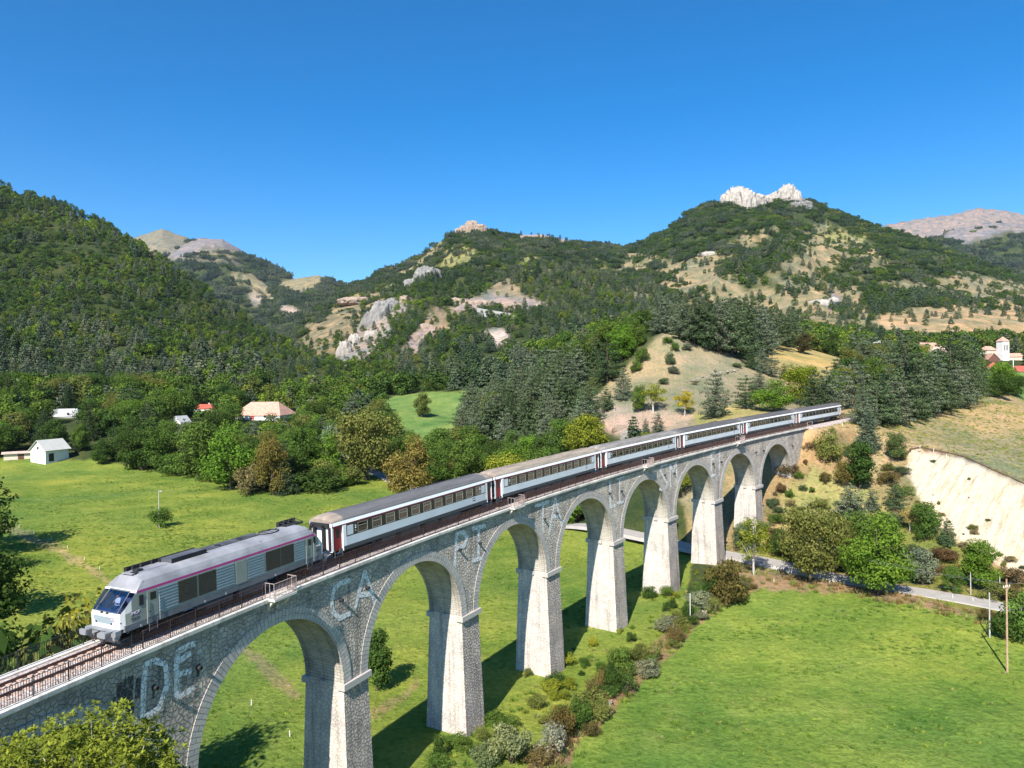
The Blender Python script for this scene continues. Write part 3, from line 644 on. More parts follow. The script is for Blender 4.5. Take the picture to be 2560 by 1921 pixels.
def ballast_mat():
    m, n, b = newmat('ballast'); geo = N(n, 'ShaderNodeNewGeometry')
    v = N(n, 'ShaderNodeTexVoronoi', i_Scale=9.0); n.links.new(geo.outputs['Position'], v.inputs['Vector'])
    sp = N(n, 'ShaderNodeSeparateColor'); n.links.new(v.outputs['Color'], sp.inputs[0])
    r = ramp(n, [(0, (0.24,0.18,0.16)), (0.4, (0.40,0.32,0.28)), (0.8, (0.55,0.48,0.44)), (1, (0.66,0.62,0.58))]); n.links.new(sp.outputs[0], r.inputs[0]); n.links.new(r.outputs[0], b.inputs['Base Color'])
    b.inputs['Roughness'].default_value = 0.95
    bp = N(n, 'ShaderNodeBump', i_Strength=1.0, i_Distance=0.06); bp.invert = True; n.links.new(v.outputs['Distance'], bp.inputs['Height']); n.links.new(bp.outputs[0], b.inputs['Normal'])
    return m
M['ballast'] = ballast_mat()
def ballast():
    ss = np.arange(S0, 250, 0.5); ds = np.array([-3.2, -2.6, -1.84, -1.5, -1.1, -.8, -.6, -.3, 0, .3, .6, .8, 1.1, 1.5, 1.84, 2.6, 3.2]); G = []
    for s in ss:
        row = []
        for d in ds:
            z = -0.21 if abs(d) < 1.45 else -0.21-(abs(d)-1.45)*0.25
            dd = d
            if s < S1+1: dd = max(-1.84, min(1.84, d)); z = z if abs(d) <= 1.84 else -0.9
            elif abs(d) > 3: z = -1.3
            row.append(W(s, dd, z + (random.uniform(-.025, .025) if abs(d) < 1.7 else 0)))
        G.append(row)
    mb = MB(); mb.grid([g[::-1] for g in G]); o = mb.build('ballast_bed', M['ballast']); return o
TRK = empty('railway_track', W(-20, 0, -0.2), label='single railway track on stone ballast along the viaduct', cat='railway track')
def tp(o): o.parent = TRK; o.location = -TRK.location; return o
tp(ballast())
M['rail'] = flat('rusty_rail', (0.10,0.055,0.035), 0.6, 0.3, 0.2, 5); M['railtop'] = flat('polished_rail', (0.45,0.42,0.40), 0.3, 0.9, 0.05, 5)
for sg in (-1, 1):
    mb = strip([(sg*.7175-.07, -.17), (sg*.7175-.02, -.14), (sg*.7175-.035, -.02), (sg*.7175-.035, 0.0), (sg*.7175+.035, 0.0), (sg*.7175+.035, -.02), (sg*.7175+.02, -.14), (sg*.7175+.07, -.17)], S0, 249, 1.0, True)
    np_ = len(mb.f); nj = 7
    for k in range(len(mb.f)):
        if k % nj == 3 and k < nj*(len(mb.f)//nj): mb.mi[k] = 1
    tp(mb.build('rail', [M['rail'], M['railtop']]))
M['sleeper'] = flat('concrete_sleeper', (0.50,0.36,0.29), 0.9, 0, 0.25, 4)
slm = MB(); slm.box(-1.3, 1.3, -.13, .13, -.14, 0.0); slm.box(-.95, -.5, -.145, .145, -.12, 0.02); slm.box(.5, .95, -.145, .145, -.12, 0.02)
sl0 = slm.build('sleeper', M['sleeper'], TRK)
first = True
for s in np.arange(-58.5, -17.5, 0.6):
    o = sl0 if first else sl0.copy()
    if not first: C.objects.link(o)
    first = False
    p = W(s, 0, -0.175); o.location = Vector([float(v) for v in p]) - TRK.location; o.rotation_euler = (0, 0, -float(cl(s)[2]))
# railing: posts, balusters, two rails; hooped tops on the near stretch
def railing(d, s0, s1, hoops, mat, gap=None):
    mb = MB(); ss = np.arange(s0, s1+.01, 1.0)
    for k in range(len(ss)-1):
        for z, r in ((0.93 if not hoops else 0.83, .022), (-0.10, .018)):
            mb.tube(W(ss[k], d, z), W(min(ss[k+1], s1), d, z), r, 4)
    for s in np.arange(s0, s1+.01, 2.0): mb.tube(W(s, d, -.24), W(s, d, .95), .034, 4)
    bs = np.arange(s0+.14, s1, .145)
    for k, s in enumerate(bs):
        mb.tube(W(s, d, -.12), W(s, d, .93 if not hoops else .80), 0.0195, 3, caps=False)
        if hoops and k % 2 == 0 and k+1 < len(bs):
            pts = [W(s + .0725*(1-math.cos(t)), d, .80+.10*math.sin(t)) for t in np.linspace(0, math.pi, 5)]
            for q in range(4): mb.tube(pts[q], pts[q+1], 0.0195, 3, caps=False)
    return vp(mb.build('railing', mat))
ref = [SA + i*LB + SPAN/2 for i in (0, 2, 4, 6)]
def refuge(sc):
    o = empty('refuge', (0, 0, 0)); vp(o); a, b = sc-1.15, sc+1.15
    sl = MB(); q = [(DL-.35, ZL-.16), (DL+.62, ZL-.16), (DL+.62, ZL+.015), (DL-.35, ZL+.015)]
    sl.hexa([W(a, d, z) for d, z in q], [W(b, d, z) for d, z in q]); sl.build('refuge_slab', M['coping'], o)
    for s in (a+.3, b-.3): br = MB(); br.hexa([W(s-.13, d, z) for d, z in ((DW, -1.15), (DL+.35, ZL-.17), (DL-.2, ZL-.17), (DW-.02, -.7))], [W(s+.13, d, z) for d, z in ((DW, -1.15), (DL+.35, ZL-.17), (DL-.2, ZL-.17), (DW-.02, -.7))]); br.build('bracket', M['coping'], o)
    g = MB(); D0, D1 = DL-.3, DL+.55
    for (s, d) in ((a, D0), (a, D1), (b, D0), (b, D1), (a, (D0+D1)/2), (b, (D0+D1)/2)): g.tube(W(s, d, ZL), W(s, d, .97), .032, 4)
    for z in (.95, .1):
        for p, q in (((a, D0), (a, D1)), ((a, D1), (b, D1)), ((b, D1), (b, D0))): g.tube(W(*p, z), W(*q, z), .028, 4)
    for s in np.arange(a+.14, b, .145): g.tube(W(s, D1, ZL+.05), W(s, D1, .93), 0.0195, 3, caps=False)
    g.build('refuge_railing', M['iron_pale'], o)
for sc in ref: refuge(sc)
DR = DL-.3
edges = [S0+1]; 
for sc in ref: edges += [sc-1.15, sc+1.15]
edges.append(S1-.6)
for k in range(0, len(edges), 2):
    a, b = edges[k], edges[k+1]
    if k == 0:
        m = -18.6
        railing(DR, a, m, True, M['iron_black']); railing(DR, m, b, False, M['iron'])
    else: railing(DR, a, b, False, M['iron'])
railing(-DR, S0+1, -18.6, True, M['iron_black']); railing(-DR, -18.6, S1-.6, False, M['iron'])
# light end frame where the parapet stops
eg = MB()
for s in (S1-.5, S1+2.2): eg.tube(W(s, DR, ZL-.5), W(s, DR, .95), .05, 5)
for z in (.92, .35): eg.tube(W(S1-.5, DR, z), W(S1+2.2, DR, z), .035, 4)
vp(eg.build('end_rail', M['iron_pale']))

# points on the near wall from the picture
def wall(px, py):
    a, t = ray(px/S_, py/S_); ss = np.linspace(-60, 140, 4001); P = W(ss, DW, 0)
    k = np.argmin(np.abs(P[0]/P[1]-a) + (P[1] < 5)*9); s = ss[k]; z = CAM_Z + t*P[1][k] - GR*s
    return float(s), float(z)
def stroke(mb, pts, wpx, off=0.02):
    q = [wall(*p) for p in pts]; px = np.array(pts, float)
    # metres per picture point at this place
    s0, z0 = q[0]; P = W(s0, DW, z0); mpp = P[1]/FPX
    hw = wpx*mpp/2*1.02
    for k in range(len(q)-1):
        (s1, z1), (s2, z2) = q[k], q[k+1]; d = np.array([s2-s1, z2-z1]); L = np.hypot(*d)
        if L < 1e-4: continue
        d /= L; n_ = np.array([-d[1], d[0]])*hw; e = d*hw*0.55
        m_ = max(2, int(L/0.35)+1); G, U = [], []
        for f in np.linspace(0, 1, m_):
            c = np.array([s1, z1])*(1-f) + np.array([s2, z2])*f + (-e if f == 0 else e if f == 1 else 0); wv = 1+random.uniform(-.12, .12)
            row = [c+n_*wv, c, c-n_*wv]; G.append([W(r[0], DW+off, r[1]) for r in row]); U.append([tuple(r) for r in row])
        off += .0025
        mb.grid(G, U)
LET = {
 'D': (15, [[(362,1664),(359,1720),(357,1790)],[(362,1662),(385,1652),(408,1658)],[(412,1664),(417,1712),(396,1770),(364,1792)]]),
 'E': (15, [[(446,1626),(440,1660),(442,1737)],[(446,1628),(470,1614),(484,1610)],[(450,1650),(474,1635)],[(441,1686),(475,1678)],[(441,1744),(481,1721)]]),
 'C': (13, [[(873,1452),(850,1458),(834,1476),(829,1504),(832,1531),(848,1546),(874,1534)]]),
 'A': (12, [[(888,1520),(899,1475),(911,1430),(925,1470),(939,1512)],[(897,1488),(932,1484)]]),
 'P': (11, [[(1141,1334),(1138,1390),(1136,1444)],[(1141,1336),(1158,1331),(1167,1345),(1160,1365),(1142,1371)]]),
 'I': (10, [[(1196,1318),(1196,1398)],[(1181,1322),(1212,1315)],[(1181,1402),(1212,1393)]]),
 'T': (9, [[(1338,1265),(1371,1255)],[(1357,1262),(1357,1343)]]),
 'A2': (9, [[(1373,1336),(1380,1290),(1388,1244),(1396,1280),(1406,1324)],[(1380,1292),(1398,1290)]]),
 'L': (8, [[(1524,1200),(1526,1268),(1537,1264)]]),
 'I2': (7, [[(1548.6,1194),(1548.6,1259)],[(1541,1197),(1559,1191)],[(1542,1259),(1558,1255)]]),
 'S': (7, [[(1667,1161),(1656,1163),(1650,1177),(1660,1194),(1668,1210),(1661,1226),(1648,1223)]]),
 'M': (6.5, [[(1676,1216),(1675,1163),(1683,1180),(1690,1153),(1692,1210)]]),
 'E2': (6.5, [[(1778,1131),(1778,1190)],[(1778,1134),(1787,1131)],[(1779,1150),(1785,1148)],[(1778,1190),(1787,1188)]]),
 'X': (5, [[(1798,1130),(1797.5,1176)],[(1797,1183),(1797,1190)]]),
}
for k, (wd, st) in LET.items():
    mb = MB()
    for i_, p in enumerate(st): stroke(mb, p, wd, 0.02+0.011*i_)
    o = vp(mb.build('painted_letter', M['paint'])); o['label'] = 'large worn white painted letter on the stone wall'
ms = M['paint'].copy(); ms.name = 'damp_soot'; ms.node_tree.nodes['Principled BSDF'].inputs['Base Color'].default_value = (0.045, 0.045, 0.05, 1)
for st, wd in (([(322,1700),(318,1740),(322,1790)], 30), ([(300,1712),(298,1762)], 18), ([(345,1700),(343,1742)], 14), ([(497,1662),(495,1690)], 9), ([(385,1715),(384,1745)], 6), ([(210,1770),(208,1800)], 8), ([(285,1745),(283,1775)], 8)):
    mb = MB(); stroke(mb, st, wd, 0.012); vp(mb.build('damp_stain', ms))
for px, py in [(385,1719),(495,1669),(850,1500),(916,1469),(1147,1374),(1197,1358),(1359,1298),(1390,1284),(1523,1234),(1552,1228),(1660,1188),(1685,1184),(1782,1160),(1802,1155),(1889,1132),(1908,1127),(1980,1115),(2018,1093)]:
    s, z = wall(px, py); c = np.array(W(s, DW, z)); _, _, a = cl(s); nrm = np.array([math.cos(a), -math.sin(a), 0]); t = np.array([math.sin(a), math.cos(a), 0])
    mb = MB(); e = c + nrm*0.34
    for k in range(10):
        a0, a1 = 2*math.pi*k/10, 2*math.pi*(k+1)/10
        def ring(r, ang, o_): return c + nrm*o_ + t*r*math.cos(ang) + np.array([0, 0, 1])*r*math.sin(ang)
        mb.add([ring(.15, a0, -.05), ring(.15, a1, -.05), ring(.13, a1, .34), ring(.13, a0, .34)], [(0,1,2,3)])
        mb.add([ring(.09, a0, .34), ring(.09, a1, .34), ring(.13, a1, .34), ring(.13, a0, .34)], [(3,2,1,0)])
        mb.add([ring(.09, a0, .34), ring(.09, a1, .34), c+nrm*.05], [(0,1,2)])
        mb.add([ring(.2, a0, .012), ring(.2, a1, .012), c+nrm*.012], [(0,1,2)])
    vp(mb.build('drain_spout', M['iron_black']))
# ------------------------------------------------------------------ train
def paintm(name, col, rough=0.4, **k): return flat(name, col, rough, k.pop('metal', 0.0), k.pop('noise', 0.06), k.pop('nscale', 1.5), k.pop('spec', 0.4))
M['lside'] = paintm('loco_grey_green', (0.25,0.27,0.24), 0.45); M['lwhite'] = paintm('loco_white', (0.64,0.64,0.63), 0.35, noise=0.02)
M['lroof'] = flat('loco_roof_grey', (0.27,0.27,0.285), 0.55, 0, 0.28, 0.7); M['lslat'] = paintm('loco_slats', (0.25,0.30,0.32), 0.5)
M['ldark'] = paintm('underframe_grey', (0.13,0.14,0.15), 0.6, noise=0.2); M['black'] = flat('sooty_black', (0.018,0.018,0.02), 0.8, 0, 0.4, 1.0)
M['grime'] = flat('bogie_grime', (0.035,0.027,0.022), 0.9, 0.1, 0.4, 3); M['pink'] = paintm('magenta_stripe', (0.50,0.045,0.24), 0.4)
M['grille'] = flat('radiator_grille', (0.050,0.047,0.035), 0.8, 0.2, 0.35, 8); M['buff'] = paintm('buffer_steel', (0.22,0.23,0.24), 0.5, noise=0.2)
M['crim'] = paintm('crimson_stripe', (0.17,0.010,0.035), 0.4); M['plum'] = paintm('dark_plum_stripe', (0.06,0.02,0.03), 0.4)
M['cwhite'] = paintm('coach_white', (0.84,0.84,0.84), 0.4, noise=0.04); M['cblue'] = flat('coach_pale_blue_grey', (0.60,0.64,0.67), 0.4, 0, 0.06, 0.6)
M['cband'] = paintm('window_band_black', (0.026,0.024,0.022), 0.35); M['cgrey'] = paintm('coach_skirt_grey', (0.07,0.075,0.08), 0.55, noise=0.15)
M['frame'] = paintm('window_frame_metal', (0.45,0.43,0.36), 0.4, metal=0.4); M['red'] = paintm('red_door', (0.22,0.010,0.016), 0.4); M['rubber'] = paintm('gangway_rubber', (0.02,0.02,0.022), 0.8)
M['logo'] = paintm('logo_purple', (0.13,0.018,0.09), 0.4, noise=0.1); M['logow'] = paintm('white_lettering', (0.85,0.85,0.85), 0.5, noise=0.02); M['num'] = paintm('dark_lettering', (0.07,0.07,0.08), 0.5)
M['seat'] = paintm('coach_seat_fabric', (0.10,0.05,0.07), 0.9); M['inner'] = paintm('coach_lining', (0.28,0.26,0.22), 0.8); M['lamp'] = paintm('headlamp_lens', (0.9,0.9,0.88), 0.1, noise=0.01)
M['steel'] = paintm('handrail_steel', (0.55,0.55,0.55), 0.4, metal=0.5)
def glass(name, tint, f):
    m, n, b = newmat(name); n.nodes.remove(b); o = n.nodes['Material Output']
    t = N(n, 'ShaderNodeBsdfTransparent'); t.inputs[0].default_value = (*tint, 1)
    g = N(n, 'ShaderNodeBsdfGlossy', i_Roughness=0.04); g.inputs[0].default_value = (0.8, 0.85, 0.9, 1)
    fr = N(n, 'ShaderNodeFresnel', i_IOR=1.5); ad = N(n, 'ShaderNodeMath', operation='ADD', i_1=f, use_clamp=True); n.links.new(fr.outputs[0], ad.inputs[0])
    mx = N(n, 'ShaderNodeMixShader'); n.links.new(ad.outputs[0], mx.inputs[0]); n.links.new(t.outputs[0], mx.inputs[1]); n.links.new(g.outputs[0], mx.inputs[2]); n.links.new(mx.outputs[0], o.inputs[0]); return m
M['glass'] = glass('tinted_window_glass', (0.42, 0.42, 0.33), 0.04); M['wsglass'] = glass('windscreen_glass', (0.60, 0.68, 0.82), 0.14)
def roofmat(name, c, rib=0.0, streak=0.2):
    m, n, b = newmat(name); tc = N(n, 'ShaderNodeTexCoord'); mp = N(n, 'ShaderNodeMapping'); mp.inputs['Scale'].default_value = (2.0, 0.25, 1.0); n.links.new(tc.outputs['Object'], mp.inputs[0])
    nz = N(n, 'ShaderNodeTexNoise', i_Scale=1.2, i_Detail=7.0, i_Roughness=0.65); n.links.new(mp.outputs[0], nz.inputs[0])
    r = ramp(n, [(0.3, tuple(v*(1-streak) for v in c)), (0.7, tuple(v*(1+streak) for v in c))]); n.links.new(nz.outputs['Fac'], r.inputs[0]); n.links.new(r.outputs[0], b.inputs['Base Color'])
    b.inputs['Roughness'].default_value = 0.6; b.inputs['Specular IOR Level'].default_value = 0.3; return m
RF = [roofmat('roof_dark_grey', (0.165,0.160,0.158)), roofmat('roof_sandy_brown', (0.36,0.30,0.235), streak=0.3), roofmat('roof_worn_grey_brown', (0.27,0.245,0.22), streak=0.35), roofmat('roof_soot_brown', (0.13,0.122,0.118))]
M['dome'] = roofmat('roof_end_rust', (0.30,0.24,0.19))

def text_mesh(txt, size, mat, shear=0.0, bold=0.0):
    cu = bpy.data.curves.new('lettering', 'FONT'); cu.body = txt; cu.size = size; cu.align_x = 'CENTER'; cu.align_y = 'CENTER'; cu.shear = shear; cu.offset = bold; cu.extrude = 0.004
    o = bpy.data.objects.new('lettering', cu); C.objects.link(o); dg = bpy.context.evaluated_depsgraph_get()
    me = bpy.data.meshes.new_from_object(o.evaluated_get(dg)); bpy.data.objects.remove(o); bpy.data.curves.remove(cu)
    me.materials.clear(); me.materials.append(mat); return me
def put_text(name, me, parent, loc, face=1):
    """lettering on a side: face +1 looks to +x (reads towards +y), -1 to -x"""
    o = bpy.data.objects.new(name, me); C.objects.link(o); o.parent = parent; o.location = loc
    o.rotation_euler = (R(90), 0, R(90) if face > 0 else R(-90)); return o
TXT = {'sncf': text_mesh('SNCF', 0.26, M['logow'], 0.3, 0.006), 'sncf_s': text_mesh('SNCF', 0.20, M['logow'], 0.3, 0.005), 'num': text_mesh('75333', 0.25, M['num'], 0, 0.004), 'two': text_mesh('2', 0.42, M['logow'], 0, 0.006), 'bar': text_mesh('=', 0.3, M['logow'])}
def logo(parent, x, y, z, w, h, key, face=1):
    mb = MB(); n = []; r = h*0.3
    for cx_, cz_, a0 in ((w/2-r, h/2-r, 0), (-w/2+r*.4, h/2-r*.4, 90), (-w/2+r, -h/2+r, 180), (w/2-r*.4, -h/2+r*.4, 270)):
        rr = r if a0 in (0, 180) else r*.4
        for k in range(4): a = R(a0+30*k); n.append((cx_+rr*math.cos(a), cz_+rr*math.sin(a)))
    mb.add([(x, y+face*p[0]*-face*(-1), z+p[1]) for p in n], [tuple(range(len(n)))] if face > 0 else [tuple(range(len(n)))[::-1]])
    o = mb.build('logo_plate', M['logo'], parent); put_text('logo_lettering', TXT[key], o, (x+face*.004, y, z), face); return o
def vehicle(name, sc, half, label, cat, group=None):
    p1, p2 = W(sc-half, 0, 0), W(sc+half, 0, 0); c = (p1+p2)/2; a = math.atan2(p2[0]-p1[0], p2[1]-p1[1])
    o = empty(name, c, 0, label=label, cat=cat, group=group); o.rotation_euler = (math.atan(GR), 0, -a); return o
def bogie(root, yc, wb, wr, mat):
    o = empty('bogie', (0, yc, 0)); o.parent = root; mb = MB()
    for sg in (-1, 1):
        mb.box(sg*1.0-.09, sg*1.0+.09, -wb/2-.35, wb/2+.35, .45, .72)
        for y in (-wb/2, wb/2): mb.box(sg*1.06-.12, sg*1.06+.12, y-.18, y+.18, .34, .62)
        for k in range(4): mb.tube((sg*1.12, -.3+.2*k, .42), (sg*1.12, -.3+.2*k, .8), .08, 6)
    mb.box(-.9, .9, -.35, .35, .5, .8); mb.build('bogie_frame', mat, o)
    for y in (-wb/2, wb/2):
        w_ = MB()
        for sg in (-1, 1): w_.tube((sg*.70, y, wr), (sg*.80, y, wr), wr, 20); w_.tube((sg*.66, y, wr), (sg*.70, y, wr), wr+.03, 20)
        w_.tube((-.7, y, wr), (.7, y, wr), .08, 8); w_.build('wheelset', M['grime'], o)
# ---- locomotive
def make_loco():
    L = vehicle('diesel_locomotive', -10.15, 6.6, 'grey diesel locomotive with magenta stripe and white nose heading the train', 'locomotive')
    HL = 9.35
    def zf(y):                              # height limit of the raked ends
        a = HL-abs(y); return float(np.interp(a, [0, .10, .19, 1.25, 1.80, 2.1], [1.93, 2.0, 2.06, 3.20, 3.84, 4.2]))
    def wd(y):
        a = HL-abs(y); return float(np.interp(a, [0, .12, .35, .9], [1.13, 1.25, 1.35, 1.43]))
    half = [-9.35,-9.30,-9.20,-9.16,-8.90,-8.50,-8.20,-8.10,-7.85,-7.55,-7.25,-6.77,-5,-2.5]
    ys = half + [0] + [-v for v in half[::-1]]
    xs = [(1, 1.12), (1, 2.0), (1, 3.04), (1, 3.20), (.93, 3.42), (.83, 3.66), (.60, 3.88), (.3, 3.96), (0, 3.98)]
    prof = xs + [(-a, b) for a, b in xs[-2::-1]]
    # points across the windscreen: ±.72 of width
    mb = MB(); G = []
    for y in ys:
        w_ = wd(y); lim = zf(y); G.append([(a*w_, y, min(z, lim)) for a, z in prof])
    nj = len(prof); vs = [p for r in G for p in r]
    fs = []; mi = []
    for i in range(len(ys)-1):
        for j in range(nj-1):
            ym = (ys[i]+ys[i+1])/2; jj = min(j, nj-2-j)
            if -9.16 < ym < -8.20 and 3 <= j <= nj-5: continue
            m_ = 0
            if jj == 2 and abs(ym) < 8.05: m_ = 1
            elif (abs(ym) > 9.0 and jj <= 2) or (abs(ym) > 8.6 and jj == 1) or (8.12 < abs(ym) and jj >= 2): m_ = 3
            elif jj >= 3: m_ = 2
            f = (i*nj+j, (i+1)*nj+j, (i+1)*nj+j+1, i*nj+j+1); fs.append(f); mi.append(m_)
    mb.add(vs, fs); mb.mi = mi
    for i, r in ((0, 0), (len(ys)-1, 1)):
        f = tuple(i*nj+j for j in range(nj)); mb.f.append(f if r else f[::-1]); mb.mi.append(3); mb.uv.append(None)
    o = mb.build('body', [M['lside'], M['pink'], M['lroof'], M['lwhite']], L)
    e = MB(); e.box(-1.44, 1.44, -9.0, 9.0, .92, 1.30); e.box(-1.2, 1.2, -9.3, 9.3, .85, 1.2)
    e.build('underframe', M['ldark'], L)
    # cab floor, desk and back wall seen through the windscreen
    it = MB(); it.box(-1.3, 1.3, -9.2, -7.5, 1.5, 1.55); it.box(-1.25, 1.25, -7.5, -7.45, 1.5, 3.6); it.box(-1.1, 1.1, -9.12, -8.75, 1.55, 2.08)
    it.build('cab_interior', paintm('cab_blue_interior', (0.05,0.07,0.16), 0.7), L)
    def zs(y): return zf(y)
    wsm = MB()
    for sg in (1,):
        a, b = -9.155, -8.205
        wsm.add([(-.98, a, zs(a)+.005), (.98, a, zs(a)+.005), (.90, b, zs(b)+.005), (-.90, b, zs(b)+.005)], [(0,1,2,3)])
    wsm.build('windscreen', M['wsglass'], L)
    fr = MB()                                # grey frame of the screen and wipers
    for p, q, r in (((-1.0,-9.17,zs(-9.17)+.02),(1.0,-9.17,zs(-9.17)+.02),.03),((-.92,-8.18,zs(-8.18)+.02),(.92,-8.18,zs(-8.18)+.02),.045),((-1.0,-9.17,zs(-9.17)+.02),(-.92,-8.18,zs(-8.18)+.02),.03),((1.0,-9.17,zs(-9.17)+.02),(.92,-8.18,zs(-8.18)+.02),.03)):
        fr.tube(p, q, r, 6)
    fr.build('windscreen_frame', M['ldark'], L)
    for sx in (-.45, .35):
        wp = MB(); wp.tube((sx, -8.22, zs(-8.22)+.05), (sx-.35, -8.8, zs(-8.8)+.05), .016, 4); wp.tube((sx-.2,-8.5,zs(-8.5)+.06),(sx-.55,-9.0,zs(-9.0)+.06),.02,4); wp.build('wiper', M['black'], L)
    nb = MB(); nb.add([(.96*q, -9.352, z) for q in (-1, 1) for z in (1.42, 1.86)], [(0,2,3,1)]); nb.build('nose_panel', M['lslat'], L)
    for sx in (-.95, .95):
        hl = MB(); hl.tube((sx, -9.33, 1.50), (sx, -9.37, 1.50), .115, 14); hl.build('headlight', M['lamp'], L)
        tl = MB(); tl.tube((sx*.72, -9.34, 1.47), (sx*.72, -9.365, 1.47), .07, 10); tl.build('tail_lamp', M['black'], L)
    hl = MB(); hl.tube((0, -9.28, 2.0), (0, -9.33, 1.99), .09, 12); hl.build('upper_headlight', M['lamp'], L)
    for sx in (-.25, .25): q = MB(); q.tube((sx, -9.25, 2.04), (sx, -9.33, 2.10), .05, 8, .07); q.build('horn', M['black'], L)
    lp = MB(); lp.add([(.78+a, -9.354, 1.74+b) for a, b in ((-.13,-.055),(.13,-.055),(.13,.055),(-.13,.055))], [(0,1,2,3)]); fo = lp.build('logo_plate', paintm('logo_pink', (0.45,0.12,0.25), 0.4), L)
    t_ = bpy.data.objects.new('logo_lettering', text_mesh('SNCF', 0.1, M['logow'], 0.3)); C.objects.link(t_); t_.parent = fo; t_.location = (.78, -9.358, 1.74); t_.rotation_euler = (R(90), 0, 0)
    for e_ in (-1, 1):                       # buffer beams at both ends
        bb = MB(); y0, y1 = sorted((e_*9.25, e_*9.62)); bb.box(-1.40, 1.40, y0, y1, .82, 1.14); bb.box(-1.30, 1.30, y0, y1, .60, .82)
        y0, y1 = sorted((e_*8.7, e_*9.72)); bb.box(-1.15, 1.15, y0, y1, 1.135, 1.17); bb.build('buffer_beam', M['buff'], L)
        pl = MB(); pl.hexa([(-1.25,e_*9.2,.30),(1.25,e_*9.2,.30),(1.25,e_*9.3,.30),(-1.25,e_*9.3,.30)], [(-1.35,e_*9.4,.62),(1.35,e_*9.4,.62),(1.35,e_*9.5,.62),(-1.35,e_*9.5,.62)]); pl.build('snow_plough', M['ldark'], L)
        for sx in (-.875, .875):
            bf = MB(); bf.tube((sx, e_*9.6, 1.05), (sx, e_*9.98, 1.05), .14, 14); bf.tube((sx, e_*9.7, 1.05), (sx, e_*10.08, 1.05), .095, 12)
            n = []
            for k in range(16):
                a = 2*math.pi*k/16; n.append((sx+.31*np.sign(math.cos(a))*abs(math.cos(a))**.5, 1.05+.19*np.sign(math.sin(a))*abs(math.sin(a))**.5))
            bf.add([(p[0], e_*10.14, p[1]) for p in n]+[(p[0], e_*10.06, p[1]) for p in n], [tuple(range(16)), tuple(range(31, 15, -1))]+[(k, (k+1)%16, 16+(k+1)%16, 16+k) for k in range(16)])
            bf.build('buffer', M['buff'], L)
        hk = MB(); hk.tube((0, e_*9.6, 1.02), (0, e_*9.95, 1.02), .05, 6); hk.tube((0, e_*9.92, 1.0), (0, e_*9.9, .62), .045, 6); hk.tube((.1, e_*9.9, .75), (-.1, e_*9.9, .75), .03, 6); hk.build('coupling_hook', M['grime'], L)
        for sx in (-.5, -.32, .32, .5, .62):
            hs_ = MB(); pts = [(sx, e_*9.6, .86), (sx, e_*9.78, .8), (sx*1.03, e_*9.82, .55), (sx*.95, e_*9.76, .40)]
            for k in range(3): hs_.tube(pts[k], pts[k+1], .028, 5)
            hs_.build('brake_hose', M['grime'], L)
    for fc in (1, -1):                       # side details on both sides
        X = 1.432*fc
        def panel(name, y0, y1, z0, z1, mat, t=.02, parent=L):
            b_ = MB(); x0, x1 = sorted((X, X+fc*t)); b_.box(x0, x1, y0, y1, z0, z1); return b_.build(name, mat, parent)
        for y0, y1 in ((-6.62,-5.17), (-1.97,-.38), (.84,2.52), (5.68,6.86)):
            q = MB(); x0, x1 = sorted((X, X+fc*.012)); q.box(x0, x1, y0, y1, 1.42, 3.0); k = 1.5
            while k < 2.95: xa, xb = sorted((X+fc*.012, X+fc*.035)); q.box(xa, xb, y0, y1, k, k+.05); k += .20
            q.build('louvre_panel', M['lslat'], L)
        for y0, y1 in ((-5.10,-3.63), (-3.52,-2.02), (2.65,4.14), (4.21,5.61)):
            f_ = panel('air_grille_frame', y0-.06, y1+.06, 1.44, 3.0, M['lside'], .018); panel('air_grille', y0, y1, 1.52, 2.95, M['grille'], .03, f_)
        for y0, y1 in ((-7.41,-6.67), (7.04,7.76)):
            d_ = panel('cab_door', y0, y1, 1.35, 2.98, M['lside'], .022); panel('door_window', y0+.2, y1-.12, 2.38, 2.85, M['cband'], .03, d_)
            panel('door_handle', y0+.12, y0+.2, 1.62, 1.72, M['black'], .03, d_)
            for yy in (y0-.08, y1+.08):
                h_ = MB(); h_.tube((X+fc*.07, yy, 1.0), (X+fc*.07, yy, 2.5), .018, 5); h_.build('handrail', M['steel'], L)
            st = MB(); st.box(*sorted((X-fc*.15, X+fc*.02)), y0+.1, y1-.1, .52, .56); st.box(*sorted((X-fc*.15, X+fc*.02)), y0+.1, y1-.1, .80, .84)
            for yy in (y0+.08, y1-.08): st.tube((X, yy, .45), (X, yy, 1.0), .02, 4)
            st.build('cab_steps', M['ldark'], L)
        panel('mirror_slot', -7.98, -7.68, 2.25, 2.88, M['black'], .03); panel('mirror_slot', 7.92, 8.14, 2.4, 2.95, M['black'], .03)
        d_ = panel('engine_door', -.24, .78, 1.36, 2.95, M['lside'], .028)
        logo(L, X+fc*.006, -8.32 if fc > 0 else 8.3, 1.92, .62, .26, 'sncf', fc); logo(L, X+fc*.006, 8.45 if fc > 0 else -8.5, 2.1, .40, .22, 'sncf_s', fc)
        put_text('number_lettering', TXT['num'], L, (X+fc*.004, -8.28 if fc > 0 else 8.3, 1.55), fc)
        put_text('number_lettering', TXT['num'], L, (X+fc*.004, 8.45 if fc > 0 else -8.5, 1.72), fc)
        for y in (-7.9, -3.0, -1.2, 3.6): q = MB(); q.tube((X+fc*.02, y, 1.0), (X+fc*.06, y, 1.0), .09, 10); q.build('lifting_eye', M['buff'], L)
